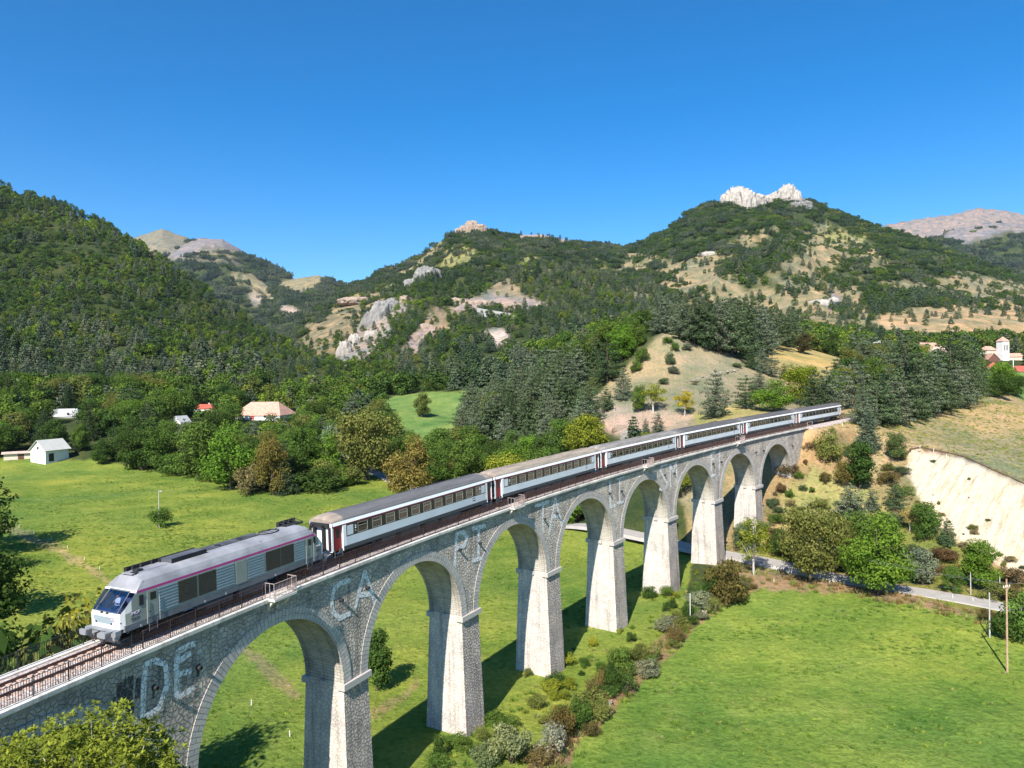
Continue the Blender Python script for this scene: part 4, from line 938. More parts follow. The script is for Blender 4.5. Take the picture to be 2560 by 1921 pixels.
    tk = MB(); tk.box(-1.25, 1.25, -2.8, -.4, .35, .95); tk.box(-1.3, 1.3, .1, 2.9, .32, .95); tk.tube((1.15, -3.6, .72), (1.15, -.6, .72), .2, 12); tk.build('fuel_tank', paintm('tank_blue_grey', (0.05,0.06,0.085), 0.5, noise=.25), L)
    bogie(L, -6.2, 2.8, .54, M['grime']); bogie(L, 6.2, 2.8, .54, M['grime'])
    # roof: sunken black front part with raised screen, big housing, soot strip, cage, rear well
    r = MB(); r.box(-.62, .35, -7.6, -4.9, 3.95, 3.99); r.build('roof_well', M['lroof'], L)
    r = MB(); r.box(-.80, -.72, -7.3, -2.2, 3.80, 4.22)
    for y in (-7.25,-6.8,-6.2,-5.4,-4.8): r.box(-.72, -.55, y-.03, y+.03, 3.9, 4.2)
    r.build('roof_screen', M['black'], L)
    r = MB(); r.box(-.72, .45, -4.75, -1.9, 3.9, 4.19); r.build('roof_housing', flat('dark_roof_panel', (0.09,0.09,0.10), 0.5, 0, .3, 1), L)
    r = MB(); r.box(-.72, -.66, -4.7, -1.9, 4.19, 4.24); r.box(.45, .5, -4.75, -1.9, 3.86, 4.25); r.build('housing_rim', M['black'], L)
    r = MB(); r.box(-.85, .12, -1.9, 3.6, 3.93, 4.03); r.build('soot_strip', flat('soot_roof', (0.07,0.07,0.08), 0.7, 0, .5, 1.2), L)
    for y in (-.3, 1.7): q = MB(); q.tube((-.2, y, 4.0), (-.2, y, 4.08), .22, 16); q.build('exhaust_stack', M['black'], L)
    q = MB(); c_ = (.35, 4.5)
    for k in range(16):
        a, b = 2*math.pi*k/16, 2*math.pi*(k+1)/16; q.tube((c_[0]-.35+.55*math.cos(a), c_[1]+.95*math.sin(a), 4.0), (c_[0]-.35+.55*math.cos(b), c_[1]+.95*math.sin(b), 4.0), .035, 4)
    for k in (-.5, 0, .5): q.tube((-.5, c_[1]+k, 4.06), (.5, c_[1]+k, 4.06), .02, 4)
    q.tube((0, c_[1]-.9, 4.08), (0, c_[1]+.9, 4.08), .02, 4); q.build('roof_fan_cage', M['black'], L)
    q = MB(); q.tube((1.02, 2.6, 3.6), (1.12, 2.6, 3.68), .14, 12); q.build('roof_cap', flat('rust_cap', (0.16,0.08,0.04), .7), L)
    q = MB(); q.box(-.75, .1, 6.3, 8.3, 3.9, 4.0)
    for y in (6.3, 6.9, 7.5, 8.1): q.box(-.8, -.6, y-.04, y+.04, 3.95, 4.32); q.tube((-.7, y, 4.3), (.0, y+.3, 4.0), .03, 4)
    q.box(-.82, -.78, 6.2, 8.3, 3.9, 4.3); q.build('rear_roof_well', M['black'], L)
    q = MB(); q.tube((.90, -6.9, 3.62), (.90, -1.5, 3.62), .02, 4); q.box(-.25, .25, -7.1, -6.7, 3.95, 4.12); q.box(-.05, .45, -7.4, -7.2, 3.85, 4.03); q.build('roof_conduit', M['black'], L)
    return L
LOCO = make_loco()
# ---- driver: one skinned figure seated behind the windscreen
def make_driver():
    J = {'pel': (0,0,0), 'ch': (0,-.03,.42), 'nk': (0,-.05,.58), 'hd': (0,-.08,.74), 'sl': (-.19,-.03,.50), 'el': (-.27,-.22,.30), 'wl': (-.16,-.44,.33), 'sr': (.19,-.03,.50), 'er': (.29,-.20,.28), 'wr': (.20,-.44,.36),
         'kl': (-.11,-.42,.03), 'kr': (.11,-.42,.03), 'fl': (-.11,-.46,-.38), 'fr': (.11,-.46,-.38)}
    E = [('pel','ch'),('ch','nk'),('nk','hd'),('ch','sl'),('sl','el'),('el','wl'),('ch','sr'),('sr','er'),('er','wr'),('pel','kl'),('pel','kr'),('kl','fl'),('kr','fr')]
    rad = {'pel':.16,'ch':.17,'nk':.065,'hd':.105,'sl':.07,'el':.05,'wl':.035,'sr':.07,'er':.05,'wr':.035,'kl':.08,'kr':.08,'fl':.05,'fr':.05}
    ks = list(J); me = bpy.data.meshes.new('person'); me.from_pydata([J[k] for k in ks], [(ks.index(a), ks.index(b)) for a, b in E], [])
    o = bpy.data.objects.new('person', me); C.objects.link(o); md = o.modifiers.new('skin', 'SKIN')
    for i, k in enumerate(ks): me.skin_vertices[0].data[i].radius = (rad[k], rad[k])
    me.skin_vertices[0].data[0].use_root = True
    o.modifiers.new('sub', 'SUBSURF').levels = 2
    dg = bpy.context.evaluated_depsgraph_get(); m2 = bpy.data.meshes.new_from_object(o.evaluated_get(dg)); bpy.data.objects.remove(o)
    sk = paintm('skin', (0.50,0.30,0.22), 0.6); sh = paintm('white_shirt', (0.80,0.80,0.82), 0.8); tr = paintm('dark_trousers', (0.03,0.035,0.06), 0.8); hr = paintm('dark_hair', (0.03,0.02,0.015), 0.8)
    for m_ in (sk, sh, tr, hr): m2.materials.append(m_)
    for p in m2.polygons:
        c = p.center; p.material_index = 3 if c.z > .80 or (c.z > .70 and c.y > -.06) else 0 if (c.z > .60 or c.y < -.28 and c.z > .2) else 1 if c.z > .12 and c.y > -.3 else 2
    o = link('person', m2); o.matrix_world = LOCO_MW @ Matrix.Translation((-.38, -8.02, 2.0))
    return tag(o, 'driver in a white shirt seated behind the locomotive windscreen', 'person')
bpy.context.view_layer.update(); LOCO_MW = LOCO.matrix_world.copy(); make_driver()
# ---- coaches
WIN = [4.05+1.905*k for k in range(11)]
def make_coach(idx):
    lab = ['white coach with dark grey ribbed roof coupled behind the locomotive', 'second coach of the train with a sandy brown roof', 'third coach with worn grey brown roof and tan window reflections', 'fourth coach with dark roof and thin plum stripe', 'fifth coach of the train crossing the last arches', 'last coach in the shade of the trees at the far end of the train'][idx]
    K = vehicle('passenger_coach', 26.4*idx+13.2, 9.2, lab, 'train coach', 'passenger coaches of the train')
    stripe = M['crim'] if idx < 3 else M['plum']; roof = RF[[0, 1, 2, 3, 3, 3][idx]]
    y0b, y1b = -12.85, 12.85; ins = 0.13
    def Y(s): return s-13.2
    ds, de = Y(.52), Y(1.62)                 # door bay (the far end is its mirror image)
    wy = sorted([v for c in WIN for v in (Y(c)-.64, Y(c)+.64)])
    bs = Y(1.95)
    ys = sorted(set([de, bs] + wy + [-bs, -de]))
    zs = [.92, 1.27, 2.02, 2.10, 2.98, 3.08, 3.19, 3.46]; xo = [1.37, 1.40, 1.41, 1.41, 1.41, 1.405, 1.40, 1.33]
    mb = MB()
    for sg in (1, -1):
        for i in range(len(ys)-1):
            for j in range(len(zs)-1):
                ym = (ys[i]+ys[i+1])/2; isw = any(abs(ym-Y(c)) < .64 for c in WIN)
                if j == 3 and isw: continue
                endp = ym < bs or ym > -bs
                mb.cur = 2 if j == 0 else (3 if endp else 1) if j == 1 else (3 if endp else 0) if j in (2, 3, 4) else 4 if j == 5 else 3
                q = [(sg*xo[j], ys[i], zs[j]), (sg*xo[j], ys[i+1], zs[j]), (sg*xo[j+1], ys[i+1], zs[j+1]), (sg*xo[j+1], ys[i], zs[j+1])]
                mb.add(q, [(0,1,2,3) if sg > 0 else (3,2,1,0)])
        for e_ in (-1, 1):                   # inset door bays, end pillars
            a, b = e_*abs(de), e_*abs(ds); c = e_*12.85
            for (p, q_, x, zt, m_) in ((b, c, 1.28, 3.19, 3),):
                mb.cur = m_; y0, y1 = sorted((p, q_)); mb.box(*sorted((sg*1.0, sg*x)), y0, y1, 1.05, zt)
            mb.cur = 3; y0, y1 = sorted((a, c)); mb.add([(sg*1.40, y0, 3.19), (sg*1.40, y1, 3.19), (sg*1.33, y1, 3.46), (sg*1.33, y0, 3.46)], [(0,1,2,3) if sg > 0 else (3,2,1,0)])
            mb.cur = 4; mb.box(*sorted((sg*1.2, sg*1.39)), y0, y1, 3.08, 3.189)
            mb.cur = 3; ya, yb = sorted((a, a+e_*.06)); mb.box(*sorted((sg*1.1, sg*1.41)), ya, yb, .92, 3.08)
    for e_ in (-1, 1):
        mb.cur = 3; y0, y1 = sorted((e_*12.85, e_*12.80)); mb.box(-1.28, 1.28, y0, y1, 1.0, 3.5)
    mb.cur = 5; mb.box(-1.36, 1.36, Y(1.62), -Y(1.62), 1.15, 1.20); mb.box(-1.30, 1.30, Y(1.62), Y(1.66), 1.2, 3.4); mb.box(-1.30, 1.30, -Y(1.66), -Y(1.62), 1.2, 3.4)
    mb.build('body', [M['cband'], M['cblue'], M['cgrey'], M['cwhite'], stripe, M['inner']], K)
    rf = MB(); arc = []
    for k in range(23): a = math.pi*k/22; arc.append((1.33*math.cos(a), 3.46+.59*math.sin(a)**.85))
    yr = [-12.9, -12.75, -12.5, -12.15, -11.5] + list(np.linspace(-10.5, 10.5, 9)) + [11.5, 12.15, 12.5, 12.75, 12.9]
    G = []
    for y in yr:
        e = 12.9-abs(y); f = float(np.interp(e, [0, .15, .4, .75, 1.4], [.50, .72, .88, .96, 1])); G.append([(x*(.96+.04*f), y, 3.46+(z-3.46)*f) for x, z in arc])
    rf.grid(G)
    for k in range(len(rf.mi)): rf.mi[k] = 1 if (k//22 < 4 or k//22 >= len(yr)-5) and idx < 2 else 0
    for i_ in (0, -1): n0 = [G[i_][k] for k in range(23)]; rf.cur = 1; rf.add(n0+[(0, n0[0][1], 3.46)], [tuple(range(24)) if i_ == 0 else tuple(range(24))[::-1]])
    o = rf.build('roof', [roof, M['dome']], K, smooth=True)
    rb = MB()
    for k in range(3, 20):
        x, z = arc[k]; nx = x/1.33; rb.box(x-.012, x+.012, -11.4, 11.4, z-.02, z+.022)
    rb.build('roof_rib', roof, o)
    if idx in (0, 1, 3):
        ae = MB(); ae.tube((-.5, 2.0, 4.12), (-.5, 5.5, 4.12), .03, 5)
        for y in (2, 3.2, 4.4, 5.5): ae.tube((-.5, y, 4.0), (-.5, y, 4.14), .04, 5)
        ae.build('roof_aerial', M['black'], K)
    for sg in (1, -1):
        for k, c in enumerate(WIN):
            y = Y(c); X = sg*1.405; f_ = MB()
            for (a0, a1, b0, b1) in ((-.64,.64,2.10,2.135),(-.64,.64,2.945,2.98),(-.64,-.60,2.135,2.945),(.60,.64,2.135,2.945),(-.60,.60,2.66,2.69)):
                f_.box(*sorted((X-sg*.03, X+sg*.012)), y+a0, y+a1, b0, b1)
            w_ = f_.build('window', M['frame'], K); g_ = MB(); x = X-sg*.015
            q = [(x, y-.60, 2.135), (x, y+.60, 2.135), (x, y+.60, 2.945), (x, y-.60, 2.945)]; g_.add(q, [(0,1,2,3) if sg > 0 else (3,2,1,0)]); g_.build('pane', M['glass'], w_)
        for e_ in (-1, 1):
            yc = e_*(13.2-2.44); p = MB(); p.box(*sorted((sg*1.411, sg*1.416)), yc-.38, yc+.38, 2.12, 2.96); p.build('blank_panel', M['cblue'], K)
            t = put_text('class_number', TXT['two'], K, (sg*1.418, e_*(13.2-3.12), 2.68), sg); put_text('class_marks', TXT['bar'], K, (sg*1.418, e_*(13.2-3.12), 2.33), sg)
            yd = e_*(13.2-1.06); d_ = MB(); d_.box(*sorted((sg*1.18, sg*1.24)), yd-.46, yd+.46, 1.02, 3.06); dd = d_.build('door', M['red'], K)
            g_ = MB(); g_.box(*sorted((sg*1.241, sg*1.247)), yd-.2, yd+.25, 2.1, 2.85); g_.build('door_window', M['cband'], dd)
            s_ = MB(); s_.box(*sorted((sg*1.05, sg*1.36)), yd-.45, yd+.45, .52, .56); s_.box(*sorted((sg*1.05, sg*1.34)), yd-.45, yd+.45, .80, .84)
            for q in (-.46, .46): s_.box(*sorted((sg*1.3, sg*1.36)), yd+q-.02, yd+q+.02, .45, 1.1)
            s_.build('door_steps', M['cgrey'], K)
        logo(K, sg*1.414, 13.2-4.35 if sg > 0 else -8.85, 1.72, .52, .36, 'sncf_s', sg)
    for e_ in (-1, 1):
        g = MB(); y0, y1 = sorted((e_*12.85, e_*13.18))
        for a, b, c_, d_ in ((-.62,-.42,1.15,3.3),(.42,.62,1.15,3.3),(-.62,.62,3.1,3.3),(-.62,.62,1.15,1.25)): g.box(a, b, y0, y1, c_, d_)
        g.box(-1.18, -1.0, *sorted((e_*12.86, e_*13.02)), 1.2, 3.1); g.box(1.0, 1.18, *sorted((e_*12.86, e_*13.02)), 1.2, 3.1)
        g.box(-1.05, 1.05, *sorted((e_*12.86, e_*13.05)), 3.1, 3.42); g.build('gangway', M['rubber'], K)
        bf = MB()
        for sx in (-.875, .875): bf.tube((sx, e_*12.7, 1.05), (sx, e_*13.1, 1.05), .12, 10); bf.tube((sx, e_*13.1, 1.05), (sx, e_*13.18, 1.05), .25, 12)
        bf.box(-1.25, 1.25, *sorted((e_*12.5, e_*12.8)), .85, 1.15); bf.build('end_beam', M['grime'], K)
        bogie(K, e_*9.2, 2.56, .46, M['grime'])
    un = MB()
    for y0, y1, z in ((-6.4,-4.4,.45), (-3.6,-.6,.38), (.2,2.4,.5), (3.1,6.2,.42)): un.box(-1.2, 1.2, y0, y1, z, .93)
    un.box(-1.3, 1.3, -12.0, 12.0, .85, 1.15); un.build('underfloor_box', M['cgrey'], K)
    st = MB()
    for k in range(24):
        y = -10.4+.9*k
        for x0, x1 in ((-1.25,-.3), (.3,1.25)): st.box(x0, x1, y, y+.16, 1.6, 2.2); st.box(x0, x1, y-.35, y, 1.6, 1.72)
    st.build('seat_row', M['seat'], K)
    return K
for i in range(6): make_coach(i)
# ------------------------------------------------------------------ foliage
def leafmat(name, col=None, trans=0.28):
    m, n, b = newmat(name); n.nodes.remove(b); out = n.nodes['Material Output']
    oi = N(n, 'ShaderNodeObjectInfo'); geo = N(n, 'ShaderNodeNewGeometry')
    if col is None: base = oi.outputs['Color']
    else: rgb = N(n, 'ShaderNodeRGB'); rgb.outputs[0].default_value = (*col, 1); base = rgb.outputs[0]
    r1 = ramp(n, [(0, (0.78,0.85,0.9)), (0.35, (1.0,1.0,0.95)), (0.7, (1.18,1.13,1.0)), (1, (1.45,1.3,1.0))]); n.links.new(oi.outputs['Random'], r1.inputs[0])
    t = N(n, 'ShaderNodeTexNoise', i_Scale=0.55, i_Detail=3.0); n.links.new(geo.outputs['Position'], t.inputs[0])
    r2 = ramp(n, [(0.32, (0.66,0.72,0.72)), (0.68, (1.35,1.25,1.15))]); n.links.new(t.outputs['Fac'], r2.inputs[0])
    r3 = ramp(n, [(0, (0.75,)*3), (1, (1.25,)*3)]); n.links.new(geo.outputs['Random Per Island'], r3.inputs[0])
    c = base
    if col is not None: c = mixc(n, None, c, r1.outputs[0], 'MULTIPLY')
    c = mixc(n, None, c, r2.outputs[0], 'MULTIPLY'); c = mixc(n, None, c, r3.outputs[0], 'MULTIPLY')
    d = N(n, 'ShaderNodeBsdfDiffuse'); tr = N(n, 'ShaderNodeBsdfTranslucent'); mx = N(n, 'ShaderNodeMixShader', i_0=trans)
    n.links.new(c, d.inputs[0]); n.links.new(c, tr.inputs[0]); n.links.new(d.outputs[0], mx.inputs[1]); n.links.new(tr.outputs[0], mx.inputs[2])
    n.links.new(mx.outputs[0], out.inputs[0]); return m
M['leaf'] = leafmat('leaves'); M['needle'] = leafmat('needles', None, 0.12)
M['bark'] = flat('bark', (0.10,0.075,0.055), 0.9, 0, 0.35, 3); M['barkp'] = flat('pale_bark', (0.42,0.39,0.35), 0.9, 0, 0.3, 3)
BL_DARK=(0.058,0.105,0.024); BL_MID=(0.095,0.160,0.032); BL_OLIVE=(0.150,0.170,0.045); BL_YEL=(0.21,0.24,0.03); BL_ORG=(0.21,0.165,0.045); BL_BRIGHT=(0.120,0.215,0.028); SILV=(0.165,0.21,0.135)
PN=(0.088,0.128,0.060); PN_G=(0.130,0.165,0.105); PN_D=(0.060,0.094,0.042); YELLOW=(0.45,0.36,0.02); RUSTY=(0.15,0.105,0.035); BROWNISH=(0.14,0.115,0.045); SPR=(0.038,0.068,0.026)

def quads(P, Nn, size, rng, asp=0.62):
    """one small leafy face per point, tilted about the given direction"""
    n = len(P); Nn = Nn + rng.normal(size=(n, 3))*0.55; Nn /= np.linalg.norm(Nn, axis=1)[:, None]+1e-9
    q = rng.normal(size=(n, 3)); T = np.cross(Nn, q); T /= np.linalg.norm(T, axis=1)[:, None]+1e-9; B = np.cross(Nn, T)
    s = (size*rng.uniform(.6, 1.35, n))[:, None]; T = T*s; B = B*s*asp
    V = np.stack([P-T*.5, P-B*.5+T*.1, P+T*.55, P+B*.5+T*.05], 1).reshape(-1, 3)
    return V, np.arange(4*n).reshape(n, 4)
def blob_leaves(cs, rs, n_each, size, rng, flat_=1.0, up=0.35, inner=0.15):
    P, Nn = [], []
    for c, r in zip(cs, rs):
        n = int(n_each*(r/np.mean(rs))**2)+3; d = rng.normal(size=(n, 3)); d /= np.linalg.norm(d, axis=1)[:, None]
        k = rng.uniform(.72, 1.08, n); k[rng.random(n) < inner] *= .55
        # lumpy outline
        k *= 1+0.16*np.sin(d[:, 0]*7+c[0]*9)*np.cos(d[:, 2]*6+c[1]*7)
        p = d*k[:, None]*r; p[:, 2] *= flat_; P.append(c+p); dd = d.copy(); dd[:, 2] += up; Nn.append(dd)
    return quads(np.concatenate(P), np.concatenate(Nn), size, rng)
def trunk_mesh(paths, seed=0):
    """paths: list of (points, r0, r1)"""
    mb = MB()
    for pts, r0, r1 in paths:
        k = len(pts)-1
        for i in range(k):
            a = r0+(r1-r0)*i/k; b = r0+(r1-r0)*(i+1)/k; mb.tube(pts[i], pts[i+1], a, 6 if r0 > .012 else 4, b, caps=False)
    return mb
def mk_trunk(name, mb, mat):
    V = np.array(mb.v); F = np.array([f for f in mb.f if len(f) == 4]); return npmesh(name, V, F, [mat], smooth=True)
PROTO = {}
def broad(key, seed, nl, size, w=0.42, z0=0.22, nb=26, sparse=1.0, top=1.0, trunkmat='bark', flat_=.85):
    """unit height broadleaf tree: crown of leafy masses carried by real limbs"""
    rng = np.random.default_rng(seed); cs, rs = [], []
    zc = (z0+1)/2; hz = (1-z0)/2
    for i in range(nb):
        u = rng.uniform(-1, 1); ph = i*2.4+rng.uniform(-.5, .5); rr = math.sqrt(max(0, 1-u*u)); q = rng.uniform(.55, .84)
        prof = 1.0 if top >= 1 else 1-(1-top)*max(0, u)
        c = np.array([rr*math.cos(ph)*w*q*prof, rr*math.sin(ph)*w*q*prof, zc+u*hz*q*1.02]); cs.append(c); rs.append(rng.uniform(.105, .18)*(w/.42)**.6*sparse)
    for _ in range(int(nb*.3)): cs.append(np.array([rng.normal()*w*.25, rng.normal()*w*.25, zc+rng.normal()*hz*.3])); rs.append(.14*sparse)
    V, F = blob_leaves(cs, rs, nl/len(cs), size, rng, flat_)
    lo, hi = V[:, 2].min(), V[:, 2].max(); V[:, 2] = z0*.7+.02+(V[:, 2]-lo)*(1-z0*.7-.02)/(hi-lo)
    crown = npmesh(key+'_crown', V, F, [M['leaf']])
    fork = np.array([0, 0, z0+.12]); paths = [([np.array([0, 0, -.03]), np.array([.01, 0, z0*.6]), fork, np.array([.0, .01, zc+hz*.5])], .026, .008)]
    for c in cs[:nb:2]:
        s = np.array([0, 0, rng.uniform(z0*.8, zc)]); m_ = (s+c)/2+np.array([0, 0, -.02]); paths.append(([s, m_, c], .011, .003))
    tr = mk_trunk(key+'_trunk', trunk_mesh(paths), M[trunkmat]); PROTO[key] = (crown, tr); return cs, rs
def pine(key, seed, nl, size, w=0.30, z0=0.16, lev=11, per=6, conic=0.42, droop=0.0, fl=.42):
    rng = np.random.default_rng(seed); cs, rs, paths = [], [], [([np.array([0, 0, -.03]), np.array([.005, 0, .5]), np.array([0, 0, .97])], .02, .003)]
    for l in range(lev):
        f = l/(lev-1); z = z0+(1-z0)*f*.95; R_ = w*((1-f)**conic)*(1.0 if f > .12 else .8)*rng.uniform(.82, 1.12)+.02
        n = max(3, int(per*(1-f*.45)))
        for k in range(n):
            a = 2*math.pi*k/n+l*1.3+rng.uniform(-.35, .35); r_ = R_*rng.uniform(.7, 1.08); d = np.array([math.cos(a), math.sin(a), 0])
            end = d*r_+np.array([0, 0, z+.03-droop*r_+rng.uniform(-.015, .02)]); paths.append(([np.array([0, 0, z-.01]), end], .006, .002))
            for q, rad in ((1.0, .050), (.66, .060), (.34, .055)):
                if r_*q < .03 and q < 1: continue
                cs.append(np.array([0, 0, z])*(1-q)+end*q+rng.normal(size=3)*.008); rs.append(rad*(.6+.55*r_/w)*(1.15-.35*f))
    cs.append(np.array([0, 0, .975])); rs.append(.022)
    V, F = blob_leaves(cs, rs, nl/len(cs), size, rng, fl, .7, .1)
    PROTO[key] = (npmesh(key+'_crown', V, F, [M['needle']]), mk_trunk(key+'_trunk', trunk_mesh(paths), M['bark']))
def shrub(key, seed, nl, size, w=.6, nb=16, sparse=1.0):
    rng = np.random.default_rng(seed); cs, rs, paths = [], [], []
    for i in range(nb):
        a = i*2.4; q = math.sqrt((i+.5)/nb)*w*.72; c = np.array([q*math.cos(a), q*math.sin(a), rng.uniform(.25, .80)*(1-.45*(q/w)**2)]); cs.append(c); rs.append(rng.uniform(.16, .24)*sparse)
        if i % 2 == 0: paths.append(([np.array([0, 0, -.05]), c*.5+np.array([0, 0, .08]), c*1.15], .016, .004))
    V, F = blob_leaves(cs, rs, nl/len(cs), size, rng, .95); lo, hi = V[:, 2].min(), V[:, 2].max(); V[:, 2] = (V[:, 2]-lo)/(hi-lo)
    PROTO[key] = (npmesh(key+'_crown', V, F, [M['leaf']]), mk_trunk(key+'_stem', trunk_mesh(paths), M['bark']))
for i in range(4): broad('Bn%d' % i, 10+i, 8200, .033, w=[.42,.36,.46,.40][i], z0=[.06,.05,.08,.05][i], nb=[30,26,32,28][i], top=[1,.8,1,.75][i])
for i in range(4): broad('Bm%d' % i, 20+i, 2200, .055, w=[.44,.38,.48,.41][i], z0=[.04,.04,.06,.04][i], nb=24, top=[1,.8,1,.7][i])
broad('Bs', 31, 2600, .030, w=.30, z0=.25, nb=24, sparse=.72, trunkmat='barkp'); broad('Bc', 32, 5200, .032, w=.23, z0=.04, nb=30, top=.6)
for i in range(3): pine('Pn%d' % i, 40+i, 6400, .028, w=[.34,.40,.30][i], lev=[11,9,12][i], z0=[.10,.16,.06][i], conic=[.42,.34,.5][i], fl=.72)
for i in range(3): pine('Pm%d' % i, 50+i, 2000, .048, w=[.36,.41,.32][i], lev=[9,8,10][i], z0=.08, fl=.72)
for i in range(2): pine('Sn%d' % i, 60+i, 6500, .024, w=[.22,.26][i], lev=17, per=8, z0=.04, conic=.9, droop=.35, fl=.6)
for i in range(3): shrub('Hn%d' % i, 70+i, 2800, .06, nb=[16,20,14][i])
shrub('Ht', 75, 1500, .05, sparse=.75)
TREES = []                                 # things placed one by one
def put(kind, base, h, wf=1.0, col=BL_MID, label=None, cat=None, group=None, name=None, rz=None, lean=None, split=True):
    crown, tr = PROTO[kind]
    nm = name or ('pine_tree' if kind[0] == 'P' else 'fir_tree' if kind[0] == 'S' else 'shrub' if kind[0] == 'H' else 'broadleaf_tree')
    r = empty(nm, base, RNG.uniform(0, 6.28) if rz is None else rz, label=label, cat=cat or ('shrub' if kind[0] == 'H' else 'tree'), group=group)
    r.scale = (h*wf, h*wf, h)
    if lean: r.rotation_euler = (lean[0], lean[1], r.rotation_euler[2])
    for me, n_ in ((tr, 'stem' if kind[0] == 'H' else 'trunk'), (crown, 'crown')):
        o = bpy.data.objects.new(n_, me); C.objects.link(o); o.parent = r
        if n_ == 'crown': k = RNG.uniform(.88, 1.14); o.color = (col[0]*k*RNG.uniform(.94,1.08), col[1]*k, col[2]*k, 1)
    TREES.append((base[0], base[1], h*wf*.35)); return r
def at(kind, x, yb, hD, wf=1.0, col=BL_MID, label=None, Y=None, **k):
    """tree whose foot is seen at (x, yb) and which is hD tall on the sheet; Y gives the distance when the foot is hidden (yb is then the top)"""
    if Y is None:
        p = hit(x, yb, 40, 700)
        if p is None: print('no hit', x, yb); return
        h = hD/1605.4*p[1]; base = p-np.array([0, 0, h*.01])
    else:
        q = unproj(x, yb, Y); g = float(ground(q[0], q[1])[0]); h = q[2]-g; base = np.array([q[0], q[1], g])
    return put(kind, base, h, wf, col, label, **k)

# -- near and notable trees
at('Bn0', -88, 985, 0, 1.2, BL_DARK, 'dark tree furthest left beyond the near meadow', Y=152)
at('Bn0', -85, 1150, 0, 1.0, BL_DARK, 'big dark tree cut by the left edge of the picture beside the locomotive', Y=92)
at('Bn2', -105, 1105, 0, 1.15, BL_DARK, 'spreading dark tree left of the near meadow fence', Y=135)
at('Bm2', -95, 1130, 0, 1.1, BL_DARK, 'large tree standing far left behind the near meadow', Y=112)
at('Hn0', 5, 1330, 0, .8, BL_DARK, 'dark bushy growth at the lower left edge behind the railing', Y=52)
at('Bs', 192, 1262, 0, .62, (0.26,0.24,0.035), 'sparse yellow leaved tree rising behind the railing left of the locomotive', Y=60)
at('Bs', 150, 1300, 0, .6, BL_OLIVE, 'thin olive tree behind the railing beside the yellow one', Y=57)
at('Bs', 50, 1395, 0, .6, BL_OLIVE, 'low olive tree top behind the left end of the far railing', Y=46)
at('Hn1', 347, 1139, 44, 1.0, BL_MID, 'round green bush wrapped around the lone post in the left meadow')
at('Bc', 815, 1492, 138, 1.1, BL_DARK, 'dark narrow tree seen through the arch painted with CA')
at('Bn1', 912, 902, 56, 1.05, BL_OLIVE, 'lone round tree in the middle of the far bright meadow')
for a in [('Bn0',220,1003,62,1,BL_DARK,'dark tree at the left end of the wood edge behind the meadow'),('Bn2',288,1012,92,1.1,BL_DARK,'broad dark tree in the wood edge left of the tree corner'),('Bn1',352,1020,104,1.1,BL_MID,'mid green tree in the wood edge behind the left meadow'),
          ('Bn3',430,1032,128,1.1,BL_MID,'tall leafy tree in the wood edge behind the lone post'),('Bn0',500,1058,150,1.0,BL_BRIGHT,'large bright green tree at the wood corner'),('Hn2',540,1068,70,1.0,(0.16,0.14,0.06),'grey brown bush at the foot of the wood corner'),
          ('Bn3',590,1070,128,.75,BL_ORG,'orange brown tree at the tip of the wood corner'),('Sn0',615,1068,118,1.25,PN_D,'dark conifer casting a shadow at the tip of the wood corner'),('Bn1',655,1045,132,.95,BL_MID,'tall green tree right of the dark conifer'),
          ('Bn0',700,1042,120,.9,BL_BRIGHT,'bright green tree near the bend of the meadow edge'),('Bc',722,1025,110,1.2,SILV,'silvery willow among the darker trees'),('Bn2',790,1038,165,1.0,BL_OLIVE,'very tall olive green tree beside the country road'),
          ('Bn0',882,1078,150,.95,BL_ORG,'autumn orange tree beside the road behind the first coach'),('Bn3',940,1072,110,.8,BL_MID,'green tree right of the orange one behind the coach'),('Bn1',1000,1062,120,1.0,BL_MID,'leafy tree rising above the roof of the first coach'),
          ('Bs',1078,1020,70,1.6,(0.24,0.19,0.10),'thin brownish tree with bare twigs above the second coach'),('Bn2',1150,1010,75,1.1,BL_BRIGHT,'fresh green tree behind the second coach')]: at(*a)
